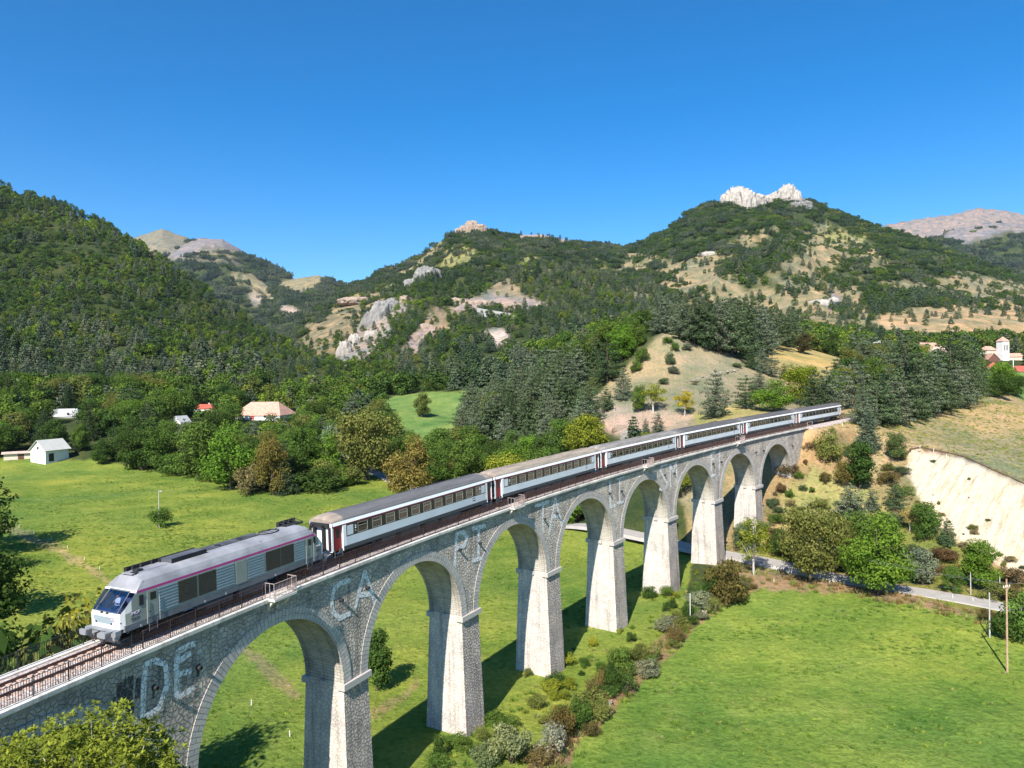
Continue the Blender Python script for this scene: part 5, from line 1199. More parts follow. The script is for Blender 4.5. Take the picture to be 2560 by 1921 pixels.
for a in [('Pn0',1547,903,104,1.0,PN_G,'tall pine alone on the dry slope above the train'),('Bs',1479,898,56,1.5,YELLOW,'small bright yellow tree on the dry slope'),('Bs',1411,892,68,1.5,BL_YEL,'pale yellow green tree on the dry slope left of the yellow one'),
          ('Bn1',1379,892,64,.8,BL_MID,'slim green tree at the top of the bare pink bank'),('Pn1',1271,888,60,1.4,PN,'wide pine at the left foot of the dry knoll'),('Pn0',1311,888,52,1.1,PN,'pine at the edge of the pink bank'),('Pn2',1347,864,70,1.1,PN_G,'pine on the left flank of the dry knoll'),
          ('Hn0',1448,788,30,.75,PN,'tall juniper bush on the knoll'),('Hn1',1458,760,22,.8,BL_MID,'round bush near the top of the knoll'),('Hn2',1455,809,20,1.2,PN_G,'wide low bush in the middle of the knoll'),('Hn0',1483,757,15,1.5,PN_G,'flat bush under the knoll pines'),
          ('Hn1',1442,743,16,1.4,BL_MID,'flat green bush left of the knoll pines'),('Hn2',1386,785,34,.9,BL_MID,'rounded bush on the left shoulder of the knoll'),('Hn0',1374,804,28,.9,BL_MID,'second rounded bush lower on the left shoulder of the knoll'),
          ('Hn1',1434,831,15,1.5,PN,'small dark bush low on the knoll'),('Hn2',1592,795,12,1.6,PN,'small flat bush beside the pale path'),('Ht',1500,832,10,1.6,BROWNISH,'thin brown bush near the pale path'),
          ('Pn2',1622,797,52,1.0,PN_D,'dark pine at the upper end of the pale path'),('Pn0',1645,806,54,1.1,PN_G,'grey green pine beside the dark pine by the path'),('Pn1',1668,815,46,1.0,PN_G,'lower pine right of the pine pair by the path'),('Pn0',1694,820,36,1.0,PN,'small pine at the right end of the pine group by the path'),
          ('Pn1',1612,884,74,1.0,PN_D,'dark dense pine just above the train'),('Bn0',1672,890,78,1.35,BL_BRIGHT,'wide rounded green tree directly above the train'),('Bn2',1731,874,92,1.05,(0.15,0.20,0.02),'yellow topped round tree above the fifth coach'),
          ('Pn2',1779,873,46,1.3,PN_G,'grey green pine left of the tunnel of trees'),('Pn0',1640,850,52,1.1,PN_G,'pine between the path and the rounded trees'),('Bn1',1736,765,48,1.2,(0.075,0.07,0.03),'lone dark reddish tree on the high meadow'),
          ('Pn0',1422,938,46,1.1,PN_G,'young pine standing beside the bare white rock'),('Pn2',1395,940,36,1.0,PN_G,'small pine at the foot of the pink bank'),('Pn1',1545,938,30,1.0,PN,'small pine just over the coach roofs')]: at(*a)
for x, yb, h, wf, c, l in [(1845,884,104,1.15,PN_G,'wide grey pine at the mouth of the cutting'),(1885,892,88,1.2,PN,'pine behind the front fir'),(1922,888,100,1.2,PN,'pine in the row on the ridge left part'),(1958,884,152,1.15,PN_D,'tallest dark pine of the ridge row'),
        (1992,880,118,1.2,PN,'broad pine right of the tallest one'),(2022,868,112,1.1,PN_G,'grey green pine in the middle of the ridge row'),(2054,856,142,1.0,PN_D,'tall dark pine in front of the village'),(2080,848,120,1.1,PN,'pine with its foot on the crest of the dry field'),
        (2108,842,72,1.1,PN,'low pine at the right end of the ridge row'),(1906,884,70,1.0,PN_G,'short pine in the ridge row'),(1975,872,90,1.1,PN_G,'grey pine tucked in the ridge row')]:
    at('Pn%d' % (len(TREES) % 3), x, yb, h, wf, c, l)
for a in [('Bn0',2160,862,60,1.2,BL_DARK,'round dark tree beside the small green field'),('Bn2',2195,858,50,1.2,BL_DARK,'dark tree at the right edge beside the green field'),('Sn0',1876,972,102,1.35,PN_G,'layered fir standing alone above the sandy bank'),('Bn1',1939,996,66,1.05,(0.10,0.15,0.05),'blue green tree at the top corner of the sandy bank'),
          ('Hn0',1790,996,72,.75,BL_OLIVE,'olive bush beside the end of the viaduct'),('Bc',1858,1058,108,1.3,BL_DARK,'dark slender tree on the slope below the fir'),('Hn1',1825,1052,60,.7,(0.16,0.13,0.04),'brown green bush left of the dark slender tree'),
          ('Pn0',1838,1130,88,1.3,PN_G,'grey pine on the slope right of the viaduct'),('Pn2',1884,1104,52,1.1,PN_G,'thin grey pine on the slope'),('Pn1',1934,1104,62,1.0,PN,'young pine left of the sandy bank'),('Bn3',1999,1168,88,.9,BL_MID,'green tree in front of the sandy bank'),
          ('Bs',1965,1150,58,1.1,(0.42,0.33,0.10),'thin golden tree by the sandy bank'),('Pn2',2046,1180,60,1.1,PN,'pine at the foot of the sandy bank'),('Bn0',1896,1285,190,.92,BL_BRIGHT,'large bright green maple beside the road'),
          ('Bn2',1750,1262,184,.80,BL_OLIVE,'tall olive tree beside the road right of the last pier'),('Bn1',1826,1240,128,.8,BL_OLIVE,'olive tree between the two big roadside trees'),('Bs',1629,1242,130,1.0,(0.20,0.24,0.03),'slim yellow green tree with a pale leaning trunk'),
          ('Hn0',1573,1304,106,.80,(0.105,0.095,0.03),'large round reddish bush on the meadow corner'),('Hn2',1536,1300,60,.7,BL_DARK,'dark bush at the left of the large reddish bush'),('Bc',1992,1264,82,1.6,SILV,'silvery bush beyond the road'),('Bn3',2060,1282,62,1.0,BL_MID,'low green tree beyond the road'),
          ('Bn1',2118,1275,118,1.0,BL_BRIGHT,'tree with pale trunk in front of the sandy bank at right'),('Hn1',2172,1382,62,1.0,BL_DARK,'dark bush behind the pole at the right edge'),('Hn0',2212,1385,110,.9,BL_MID,'tall green bush cut by the right edge'),('Hn2',2140,1345,30,1.4,BROWNISH,'low brown bush beside the short pole'),
          ('Bn0',1690,1205,70,1.1,BL_DARK,'dark tree on the bank above the road'),('Bn3',1610,1190,64,1.1,(0.13,0.17,0.08),'grey green willow beside the last tall pier'),
          ('Hn0',1403,1291,28,1.2,BL_DARK,'low bush at the foot of the fourth pier'),('Hn1',1441,1288,24,1.2,BL_MID,'green bush right at the foot of the fourth pier'),('Hn2',1439,1322,24,.7,BL_DARK,'small dark bush in the rough grass'),('Hn0',1485,1336,38,.7,BL_DARK,'dark bush beside the thin white stake'),
          ('Hn1',1460,1345,30,.8,BL_OLIVE,'olive bush left of the thin white stake'),('Hn0',1341,1462,72,.8,BL_MID,'large bush in the overgrown strip beside the meadow'),('Hn2',1325,1500,72,.5,BL_DARK,'tall dark bush in the overgrown strip'),('Hn1',1372,1445,50,.8,BL_OLIVE,'light bush at the meadow side of the strip'),
          ('Ht',1283,1520,62,.6,BROWNISH,'twiggy brown bush in the overgrown strip'),('Hn0',1252,1572,70,.8,BL_MID,'green bush halfway down the overgrown strip'),('Hn1',1215,1600,70,.8,RUSTY,'rust tinged bush in the overgrown strip'),('Ht',1188,1640,84,.9,(0.30,0.30,0.22),'pale grey leafless looking bush at the bottom of the strip'),
          ('Hn2',1105,1650,90,1.0,(0.20,0.22,0.10),'big soft olive willow bush at the bottom of the strip'),('Hn0',1050,1655,60,1.0,(0.15,0.18,0.08),'olive bush left of the big willow bush'),('Hn1',1229,1490,28,1.1,BL_YEL,'small yellow green bush in the rough grass'),('Hn2',1140,1462,20,.9,BL_OLIVE,'low olive bush near the third pier'),
          ('Hn0',1199,1449,15,1.1,BL_MID,'tiny bush at the foot of the third pier'),('Hn1',1160,1530,30,1.3,BL_OLIVE,'spreading olive bush in the rough grass'),('Hn2',1205,1545,22,1.2,RUSTY,'small rust coloured bush in the rough grass'),('Hn1',1040,1600,30,1.0,BL_OLIVE,'bush right of the second pier foot'),
          ('Hn0',950,1640,60,.5,BL_DARK,'dark upright bush in the shade of the second pier'),('Hn2',1385,1412,24,1.0,BL_DARK,'small bush above the white stumps'),('Hn0',1480,1365,16,1.2,BL_OLIVE,'low bush close to the meadow corner')]: at(*a)
for k, (x, yb, h) in enumerate([(1475, 733, 84), (1500, 745, 92), (1526, 752, 98), (1552, 762, 104), (1582, 770, 106), (1612, 777, 104), (1642, 776, 98), (1498, 728, 90), (1532, 736, 96), (1562, 745, 100), (1592, 752, 102), (1622, 758, 98), (1652, 762, 92), (1678, 756, 84), (1704, 750, 70), (1545, 722, 96), (1578, 732, 98), (1608, 738, 94), (1640, 742, 88), (1668, 740, 78), (1512, 716, 84)]):
    at('Pn%d' % (k % 3), x, yb, h, 1.2, [PN_G, PN, PN_D][k % 3], ['grey green', 'green', 'dark'][k % 3]+' pine '+('at the left edge' if x < 1510 else 'left of the middle' if x < 1560 else 'in the middle' if x < 1600 else 'right of the middle' if x < 1645 else 'at the right edge')+(', front row,' if yb > 743 else ', back row,')+' of the knoll grove', group='grove on the knoll')
for k, (s_, d_, h_) in enumerate([(157,7,9),(163,8,11),(169,7,12),(176,8,12),(184,7,13),(192,8,12),(200,7,13),(209,8,13),(218,7,12),(228,8,13),(238,7,12),(164,-8,12),(172,-8,13),(246,4,13)]):
    p = W(s_, d_, 0); p[2] = float(ground(p[0], p[1])[0]); put('Pn%d' % (k % 3), p, h_, 1.25, [PN_G, PN, PN_D][k % 3], ['grey green', 'green', 'dark'][k % 3]+' pine '+('just ' if abs(s_) < 165 else 'further ' if s_ < 200 else 'far ')+('right' if d_ > 0 else 'left')+' of the railway cutting behind the last coach', group='pines along the cutting')
# foreground tree, close to the camera, with whole sprays of long leaves
def near_tree():
    rng = np.random.default_rng(5); base = np.array([-18.6, 33.0, -22.0]); q = unproj(205, 1560, 33); Ht = q[2]-base[2]
    tips = []
    for x, y in [(-60,1640),(-10,1625),(20,1610),(40,1600),(75,1585),(105,1600),(125,1560),(160,1575),(190,1555),(200,1580),(225,1575),(235,1535),(255,1580),(285,1560),(300,1600),(320,1565),(345,1595),(355,1625),(370,1650),(330,1640),(280,1620),(240,1615),(190,1620),(150,1612),(100,1640),(60,1645),(20,1665),(-40,1690),(90,1690),(160,1680),(220,1670),(300,1680),(350,1700),(120,1660),(260,1650)]:
        for k in range(3):
            Yt = 33+rng.uniform(-2.6, 3.2); p = unproj(x+rng.uniform(-16, 16), y+18*(k > 0)+rng.uniform(0, 14)*k, Yt); tips.append(p)
    for _ in range(240):
        d = rng.normal(size=3); d /= np.linalg.norm(d); p = np.array([q[0]-.3, 33.2, 15.46-.53*33])+d*np.array([4.3, 3.6, 3.2])*rng.uniform(.5, 1)-np.array([0, 0, 2.6]); tips.append(p)
    V, F = [], []; n0 = 0
    for tpt in tips:
        for r_ in range(10):                  # rosettes of long leaves
            c = tpt+rng.normal(size=3)*np.array([.33, .33, .28]); m_ = 15
            a = rng.uniform(0, 2*math.pi, m_); el = rng.uniform(-.25, 1.0, m_); L_ = rng.uniform(.16, .34, m_)
            d = np.stack([np.cos(a)*np.cos(el), np.sin(a)*np.cos(el), np.sin(el)], 1); s = np.cross(d, np.array([0, 0, 1.0])); s /= np.linalg.norm(s, axis=1)[:, None]+1e-9
            s = s*(L_*.17)[:, None]; e = d*L_[:, None]; drop = np.array([0, 0, 1.0])*(L_*.12)[:, None]
            v = np.stack([c+e*.05, c+e*.55+s, c+e-drop, c+e*.55-s], 1).reshape(-1, 3); V.append(v); F.append(np.arange(4*m_).reshape(m_, 4)+n0); n0 += 4*m_
    V = np.concatenate(V)-base; F = np.concatenate(F)
    r = empty('broadleaf_tree', base, 0, label='leafy yellow green tree top in the bottom left corner before the viaduct', cat='tree')
    o = link('crown', npmesh('near_tree_crown', V, F, [M['leaf']]), r); o.color = (0.21, 0.25, 0.035, 1)
    paths = [([np.array([0, 0, -.5]), np.array([.1, 0, 8]), np.array([-.2, .2, 15]), np.array([0, 0, Ht-3.5])], .30, .10)]
    for tpt in tips[::3]:
        s = np.array([0, 0, rng.uniform(12, 17)]); e = tpt-base; paths.append(([s, (s+e)/2+np.array([0, 0, -.5]), e], .07, .012))
    o = bpy.data.objects.new('trunk', mk_trunk('near_tree_trunk', trunk_mesh(paths), M['barkp'])); C.objects.link(o); o.parent = r
near_tree()
# ------------------------------------------------------------------ houses, poles, rocks, small things
M['plaster'] = flat('white_plaster', (0.74,0.71,0.66), 0.9, 0, .08, .5); M['cream'] = flat('cream_plaster', (0.62,0.54,0.42), 0.9, 0, .08, .5)
M['tile'] = flat('pale_clay_tiles', (0.52,0.30,0.22), 0.9, 0, .22, .8); M['tilepink'] = flat('faded_clay_tiles', (0.55,0.40,0.34), 0.9, 0, .18, .8); M['tilered'] = flat('red_roof_tiles', (0.40,0.09,0.06), 0.8, 0, .2, .8)
M['sheet'] = flat('pale_grey_roofing', (0.50,0.49,0.44), 0.8, 0, .08, .6); M['sheetw'] = flat('light_metal_roofing', (0.46,0.46,0.45), 0.6, 0, .1, .6); M['woodb'] = flat('brown_wood', (0.13,0.06,0.04), 0.8, 0, .25, 2); M['opening'] = flat('dark_opening', (0.02,0.02,0.022), 0.6)
HOUSES = []
def house(base, rz, w, d, eave, ridge, wall, roof, label, name='house', cat='house', hip=0.0, over=.45, openings=(), chimney=False, add_dir=True):
    """w along the ridge (local x), d across (local y)"""
    o = empty(name, base, rz, label=label, cat=cat); HOUSES.append((base[0], base[1], max(w, d)*.62, base[2]+eave*.92))
    mb = MB(); mb.box(-w/2, w/2, -d/2, d/2, -2.5, eave)
    if hip < .05:
        for s in (-1, 1): mb.add([(s*w/2, -d/2, eave), (s*w/2, d/2, eave), (s*w/2, 0, ridge-.12)], [(0,1,2) if s > 0 else (2,1,0)])
    mb.build('wall', wall, o)
    r = MB(); W_, D_ = w/2+over, d/2+over; dz = (ridge-eave)*over/(d/2); rx = w/2+over-hip; t = .16
    A = [(-W_,-D_,eave-dz),(W_,-D_,eave-dz),(rx,0,ridge),(-rx,0,ridge)]; B = [(W_,D_,eave-dz),(-W_,D_,eave-dz),(-rx,0,ridge),(rx,0,ridge)]
    for q in (A, B): r.hexa([(x, y, z) for x, y, z in q], [(x, y, z+t) for x, y, z in q])
    if hip >= .05:
        for s in (-1, 1): r.add([(s*W_,-s*D_,eave-dz+t),(s*W_,s*D_,eave-dz+t),(s*rx,0,ridge+t)], [(0,1,2)])
    ro = r.build('roof', roof, o)
    if chimney: c = MB(); c.box(w*.2, w*.2+.6, .5, 1.1, eave, ridge+.8); c.build('chimney', wall, ro)
    for (kind, face, u, z0, ww, hh, mt) in openings:
        b = MB(); u0, u1 = u-ww/2, u+ww/2
        if face == 'f': b.box(u0, u1, -d/2-.04, -d/2+.02, z0, z0+hh)
        elif face == 'b': b.box(u0, u1, d/2-.02, d/2+.04, z0, z0+hh)
        elif face == 'r': b.box(w/2-.02, w/2+.04, u0, u1, z0, z0+hh)
        else: b.box(-w/2-.04, -w/2+.02, u0, u1, z0, z0+hh)
        b.build(kind, mt, o)
    return o
def gr(x, y, Y=None):
    if Y is None: return hit(x, y, 40, 900)
    a, t = ray(x, y); return np.array([a*Y, Y, float(ground(a*Y, Y)[0])])
# white cabin at the far edge of the left meadow: gable to the left front, long side to the right
g = gr(108, 995); k = g[1]/1605.4
house(g, R(70), 52*k*1.05, 44*k*1.0, 26*k, 45*k, M['plaster'], M['sheet'], 'small white cabin with pale sheet roof at the edge of the left meadow', over=.7,
      openings=[('door','f',-14*k,0,12*k,17*k,M['opening']),('window','l',0,26*k,5*k,6*k,M['opening'])])
g2 = gr(44, 997, g[1]+1.5); house((g2[0], g2[1], g[2]), R(30), 58*k, 24*k, 17*k, 19.5*k, M['cream'], M['tilepink'], 'low cream lean-to with flat pinkish roof beside the white cabin', name='shed', cat='shed', over=.8,
      openings=[('door','f',2*k,0,11*k,15*k,M['woodb'])])
def roofhouse(x, yr, Y, w, d, rh, rz, wall, roof, label, hip=2.0, **kw):     # yr: height of the ridge on the sheet
    q = unproj(x, yr, Y); gz = float(ground(q[0], q[1])[0]); H_ = max(q[2]-gz, 4.5); b = (q[0], q[1], q[2]-H_)
    return house(b, rz, w, d, H_-rh, H_, wall, roof, label, hip=hip, **kw)
roofhouse(572, 869, 400, 27, 19, 6.6, R(-10), M['plaster'], M['tile'], 'large farmhouse with a wide pink tiled hipped roof among the trees', hip=6, openings=[('door','f',-2,0,2.2,2.6,M['tilered']),('window','f',-8,1.0,1.4,1.6,M['opening']),('window','f',5,1.0,1.4,1.6,M['opening'])])
roofhouse(143, 884, 380, 15, 10, 3.4, R(8), M['plaster'], M['sheetw'], 'house with light grey roof and skylights hidden in the left trees', hip=2.5, openings=[('window','f',3,1.6,1.2,1.2,M['opening'])])
roofhouse(391, 899, 352, 6.5, 6, 3.2, R(70), M['plaster'], M['sheetw'], 'small steep white roofed hut between trees left of the farmhouse', hip=0)
roofhouse(441, 874, 440, 12, 7, 2.2, R(0), M['plaster'], M['tilered'], 'low red tiled roof just showing left of the farmhouse', chimney=True)
roofhouse(2004, 741, 520, 18, 12, 4, R(20), M['cream'], M['tile'], 'village house with salmon tiled roof behind the tall pines')
roofhouse(2022, 752, 505, 12, 9, 3, R(-20), M['cream'], M['tilepink'], 'lower village house with pale tiled roof in front of the salmon one')
roofhouse(2134, 749, 540, 9, 7, 2.6, R(15), M['cream'], M['tile'], 'village house with orange roof left of the church tower')
roofhouse(2140, 764, 515, 10, 7, 4, R(80), M['woodb'], M['tile'], 'brown wooden gabled house below the church tower', hip=0)
roofhouse(2185, 764, 525, 14, 7, 2.2, R(0), M['cream'], M['tile'], 'long low village roof right of the church tower', hip=0)
roofhouse(2145, 783, 480, 8, 7, 3, R(60), M['plaster'], M['tilered'], 'white house with small red roof below the village')
roofhouse(2135, 800, 470, 7, 5, 1.4, R(10), M['plaster'], M['sheetw'], 'low white shed below the village')
roofhouse(2210, 791, 440, 14, 9, 3, R(5), M['plaster'], M['tilered'], 'red roofed house at the right edge of the picture', openings=[('window','f',0,1.0,1.4,1.2,M['opening'])])
roofhouse(1893, 737, 620, 16, 8, 2, R(0), M['plaster'], M['sheetw'], 'long pale building half hidden behind the wood')
def tower():
    q = unproj(2166, 738, 520); gz = q[2]-20; o = empty('church_tower', (q[0], q[1], gz), R(12), label='white square church tower with tiled pyramid roof in the village', cat='church tower'); HOUSES.append((q[0], q[1], 6, gz+8))
    s = 2.7; m = MB(); m.box(-s, s, -s, s, -2, 20); m.build('wall', M['plaster'], o); r = MB(); e = s+.4
    r.add([(-e,-e,20),(e,-e,20),(e,e,20),(-e,e,20),(0,0,23.5)], [(0,1,4),(1,2,4),(2,3,4),(3,0,4),(3,2,1,0)]); r.build('roof', M['tile'], o)
    for u in (-1.3, 0, 1.3): b = MB(); b.box(u-.32, u+.32, -s-.05, -s+.02, 13.5, 17.5); b.build('belfry_opening', M['opening'], o)
tower()
M['pole'] = flat('weathered_pole_wood', (0.40,0.27,0.17), 0.9, 0, .2, 3); M['polegrey'] = flat('grey_pole', (0.42,0.40,0.38), 0.9, 0, .2, 3); M['wire'] = flat('wire', (0.35,0.35,0.36), .5, .5)
TOPS = {}
def pole(key, x, yb, hD, label, mat, arms=True, lamp=False, Y=None, r=.13):
    g = gr(x, yb, Y); h = hD/1605.4*g[1]; o = empty('utility_pole', g, R(20), label=label, cat='utility pole'); m = MB(); m.tube((0,0,-.5), (0,0,h), r, 10, r*.68); m.build('shaft', mat, o)
    if arms:
        a = MB(); z = h-h*.095; a.box(-.55, .55, -.06, .06, z, z+.12); a.tube((-.4,0,z),(0,0,z-.5),.03,5); a.tube((.4,0,z),(0,0,z-.5),.03,5); a.build('crossarm', mat, o)
        for u in (-.5, -.18, .18, .5): i_ = MB(); i_.tube((u,0,z+.12),(u,0,z+.32),.05,8,.035); i_.build('insulator', M['cwhite'], o)
    if lamp: a = MB(); a.box(-.05, .55, -.05, .05, h-.15, h-.05); a.box(.25, .75, -.16, .16, h-.28, h-.08); a.build('lamp_head', M['sheetw'], o)
    TOPS[key] = np.array([g[0], g[1], g[2]+h-.5*(arms)]); return o
pole('A', 2176, 1452, 202, 'tall brown wooden pole with crossarm standing in the right meadow', M['pole'])
pole('B', 2138, 1378, 98, 'shorter pale pole behind the tall wooden pole', M['polegrey'], False, r=.11)
pole('C', 2097, 1285, 48, 'thin pale pole beyond the road near the sandy bank', M['polegrey'], False, r=.09)
pole('D', 2160, 1292, 46, 'thin grey pole beyond the road at the right', M['polegrey'], False, r=.09)
pole('E', 344, 1140, 80, 'lone wooden pole with a lamp standing in the left meadow bush', M['polegrey'], False, True, r=.11)
pole('F', 797, 1036, 40, 'grey pole beside the country road behind the train', M['polegrey'], False, r=.1)
pole('G', 2189, 802, 36, 'white pole standing in the village', M['cwhite'], False, Y=430, r=.25)
pole('H', 2169, 808, 30, 'thin pole between the village trees', M['polegrey'], False, Y=430, r=.15)
pole('J', 1327, 889, 22, 'small pale signal post on the bare bank', M['polegrey'], False, r=.08)
def wire(a, b, sag, label, off=0, r=.014):
    m = MB(); P = [a*(1-f)+b*f-np.array([0,0,4*sag*f*(1-f)])+np.array([off,0,0]) for f in np.linspace(0, 1, 25)]
    for k in range(24): m.tube(P[k], P[k+1], r, 3, caps=False)
    tag(m.build('power_line', M['wire']), label, 'cable', 'overhead lines above the road')
far = unproj(1640, 1120, 150)
for o_ in (-.5, .5): wire(TOPS['A'], far, 2.0, 'overhead line running from the tall pole towards the viaduct', o_)
wire(TOPS['B']+np.array([0,0,.3]), unproj(1700, 1190, 140), 1.5, 'lower overhead line from the short pole along the road')
wire(TOPS['E'], unproj(-60, 1075, 230), 1.2, 'faint line from the lone meadow pole to the left'); wire(TOPS['E'], TOPS['F'], 2.5, 'faint line from the lone meadow pole to the roadside pole')
wire(TOPS['A'], unproj(2300, 1230, 85), .6, 'overhead line leaving the tall pole to the right')
# stumps, stakes and fence posts
def stump(x, y, hD, label=None):
    g = hit(x, y, 40, 300); h = hD/1605.4*g[1]; rng = random.Random(int(x*7+y)); m = MB()
    for k in range(rng.choice((1, 2, 3))):
        dx, dy = rng.uniform(-.25, .25), rng.uniform(-.2, .2); m.tube((dx*.4,dy*.4,-.1), (dx+rng.uniform(-.25,.25),dy,h*rng.uniform(.6,1)), .11, 7, .07)
    o = m.build('tree_stump', M['barkp']); o.location = g; tag(o, label or 'pale cut stump in the brown strip beside the right meadow', 'tree stump', 'cut stumps along the meadow edge')
for x, y, h in [(1200+1195/3.687,1500+975/3.687,14),(1200+1118/3.687,1500+1035/3.687,14),(1200+957/3.687,1500+1210/3.687,14),(1200+1328/3.687,1500+835/3.687,12),(1200+1620/3.687,1500+460/3.687,11),(1200+1725/3.687,1500+405/3.687,14),(1200+1790/3.687,1500+290/3.687,11),(1200+2170/3.687,1500+75/3.687,11),(1200+2060/3.687,1500+145/3.687,12),(1200+1750/3.687,1500+378/3.687,9)]: stump(x/S_, y/S_, h)
M['stake'] = flat('white_stake', (0.72,0.70,0.66), .8, 0, .1, 3)
def stake(x, y, hD, label, grp, r=.05):
    g = hit(x, y, 40, 400)
    if g is None: return
    m = MB(); m.tube((0,0,-.2), (random.uniform(-.05,.05),0,hD/1605.4*g[1]), r, 6); o = m.build('fence_post', M['stake']); o.location = g; tag(o, label, 'fence post', grp)
stake(1491, 1344, 62, 'tall thin white stake beside a bush near the meadow corner', None, .05)
for x, y in [(1710,1242),(1791,1263),(1672,1259),(2058,1293),(2102,1300),(1550,1220),(1905,1275)]: stake(x, y, 8, 'short pale post in the dry verge along the road', 'fence posts along the road')
for x, y in [(2255,1118),(2334,1132),(2366,1146),(2410,1168),(2450,1185),(2300,1124)]: stake(x/S_, y/S_, 9, 'thin pale post above the sandy bank', 'fence posts above the sandy bank')
for x, y in [(15,1308),(48,1318),(85,1336),(128,1352),(169,1372),(211,1400),(249,1425)]: stake(x/S_, y/S_, 7, 'small white post in the near left meadow', 'fence posts in the left meadow')
for x, y in [(2074,1046),(2106,1066),(2140,1062)]: stake(x/S_, (y)/S_, 8, 'pale post beside the end of the viaduct', 'posts at the viaduct end')
for x, y in [(651,1565),(628,1765),(725,1842)]: stake(x/S_, y/S_, 13, 'thin white post seen through the arches', 'posts under the arches')
# bench on the knoll
g = hit(1466, 712, 200, 330)
if g is not None:
    o = empty('picnic_bench', g, R(10), label='grey bench on top of the knoll beside the pines', cat='bench'); m = MB(); m.box(-1.2,1.2,-.3,.3,.72,.8); m.build('table_top', M['polegrey'], o)
    for u in (-.8, .8): m = MB(); m.box(u-.06,u+.06,-.3,.3,0,.72); m.build('leg', M['polegrey'], o)
    for v in (-.7, .7): m = MB(); m.box(-1.2,1.2,v-.13,v+.13,.40,.46); m.box(-.8,-.7,v-.1,v+.1,0,.4); m.box(.7,.8,v-.1,v+.1,0,.4); m.build('seat', M['polegrey'], o)
# rock outcrops
def ico(n=5):
    import bmesh
    bm = bmesh.new(); bmesh.ops.create_icosphere(bm, subdivisions=n, radius=1); V = np.array([v.co[:] for v in bm.verts]); F = np.array([[v.index for v in f.verts] for f in bm.faces]); bm.free(); return V, F
ICO = ico(5)
def rock(x, y, wD, hD, Y0, label, mat='rock', seed=0, rough=.30, lean=0.0, depth=None, Y1=1e9, name='rock_outcrop', sink=.35):
    g = hit(x, y, Y0, Y1)
    if g is None: print('rock miss', x, y); return
    k = g[1]/1605.4; w, h = wD*k/2, hD*k; d = depth*k/2 if depth else w*.7
    V, F = ICO; p = V.copy(); s = seed*13.7
    n = fbm(V[:,0]*1.6+s+V[:,2]*.5, V[:,1]*1.6-s+V[:,2]*.4, 5, seed, True); n2 = fbm(V[:,0]*4+s, V[:,2]*2.2+V[:,1]*3+s, 4, seed+5, True)
    rad = 1+rough*n+rough*.55*n2; top = np.sign(V[:,2])*np.abs(V[:,2])**.75; p = np.stack([V[:,0]*rad*w, V[:,1]*rad*d, top*rad*h*(.9 if sink < .3 else 1.0)], 1)
    p[:,0] += lean*p[:,2]
    a = -math.atan2(g[0], g[1]); c, s_ = math.cos(a), math.sin(a); p = np.stack([p[:,0]*c-p[:,1]*s_, p[:,0]*s_+p[:,1]*c, p[:,2]], 1)
    me = npmesh(name, p, F, [M[mat]], smooth=False); o = link(name, me, None, g-np.array([0, 0, h*sink*.3])); tag(o, label, 'rock'); return o
def crag(lumps, Y0, label, mat='rock', Y1=1e9, seed=0, sink=.2, rough=.42):
    VV, FF, n = [], [], 0; V, F = ICO
    g0 = hit(lumps[0][0], lumps[0][1], Y0, Y1)
    if g0 is None: print('crag miss', label); return
    for i, (x, y, wD, hD) in enumerate(lumps):
        g = unproj(x, y, g0[1]+40*math.sin(i*2.1)); k = g[1]/1605.4; w, h = wD*k/2, hD*k; s = seed*7.7+i*3.1
        n1 = fbm(V[:,0]*2.4+s, V[:,1]*2.4+V[:,2]*.5-s, 5, seed+i, True); n2 = fbm(V[:,0]*7+s, V[:,2]*1.6+V[:,1]*6, 4, seed+i+50, True)
        r = 1+rough*n1+rough*.5*n2; tz = np.sign(V[:,2])*np.abs(V[:,2])**.6; q = np.abs(V[:,:2])**.8*np.sign(V[:,:2])
        p = np.stack([q[:,0]*r*w, q[:,1]*r*w*.7, tz*r*h], 1); VV.append(p+g-np.array([0,0,h*sink])); FF.append(F+n); n += len(V)
    tag(link('rock_outcrop', npmesh('rock_outcrop', np.concatenate(VV), np.concatenate(FF), [M[mat]])), label, 'rock')
crag([(1592,441,42,32),(1572,444,26,26),(1612,440,34,26),(1632,437,34,15),(1650,433,30,9)], 2000, 'left and larger of the two white limestone peaks on the right mountain', seed=1)
crag([(1700,427,34,24),(1684,430,28,16),(1668,431,26,9),(1716,432,26,18)], 2000, 'right and smaller of the two white limestone peaks', seed=5)
crag([(1722,446,30,8),(1738,444,26,8),(1706,452,26,5)], 2000, 'grey scree below the right limestone peak', 'rock_grey', seed=9)
crag([(1020,492,24,13),(1006,496,22,8),(1036,494,24,8),(992,499,14,5)], 1800, 'rocky pink tip of the central mountain', 'rock_pink', seed=12)
crag([(1098,503,24,9),(1116,502,20,8),(1132,500,20,11)], 1800, 'left part of the pale rocky crest of the central mountain', 'rock_pink', seed=15)
crag([(1165,500,26,17),(1150,502,22,12),(1184,503,28,12)], 1800, 'highest crags in the middle of the pale rocky crest', seed=18)
crag([(1206,507,26,12),(1224,510,26,10),(1244,513,26,10),(1262,516,18,7)], 1800, 'right part of the pale rocky crest of the central mountain', 'rock_pink', seed=21)
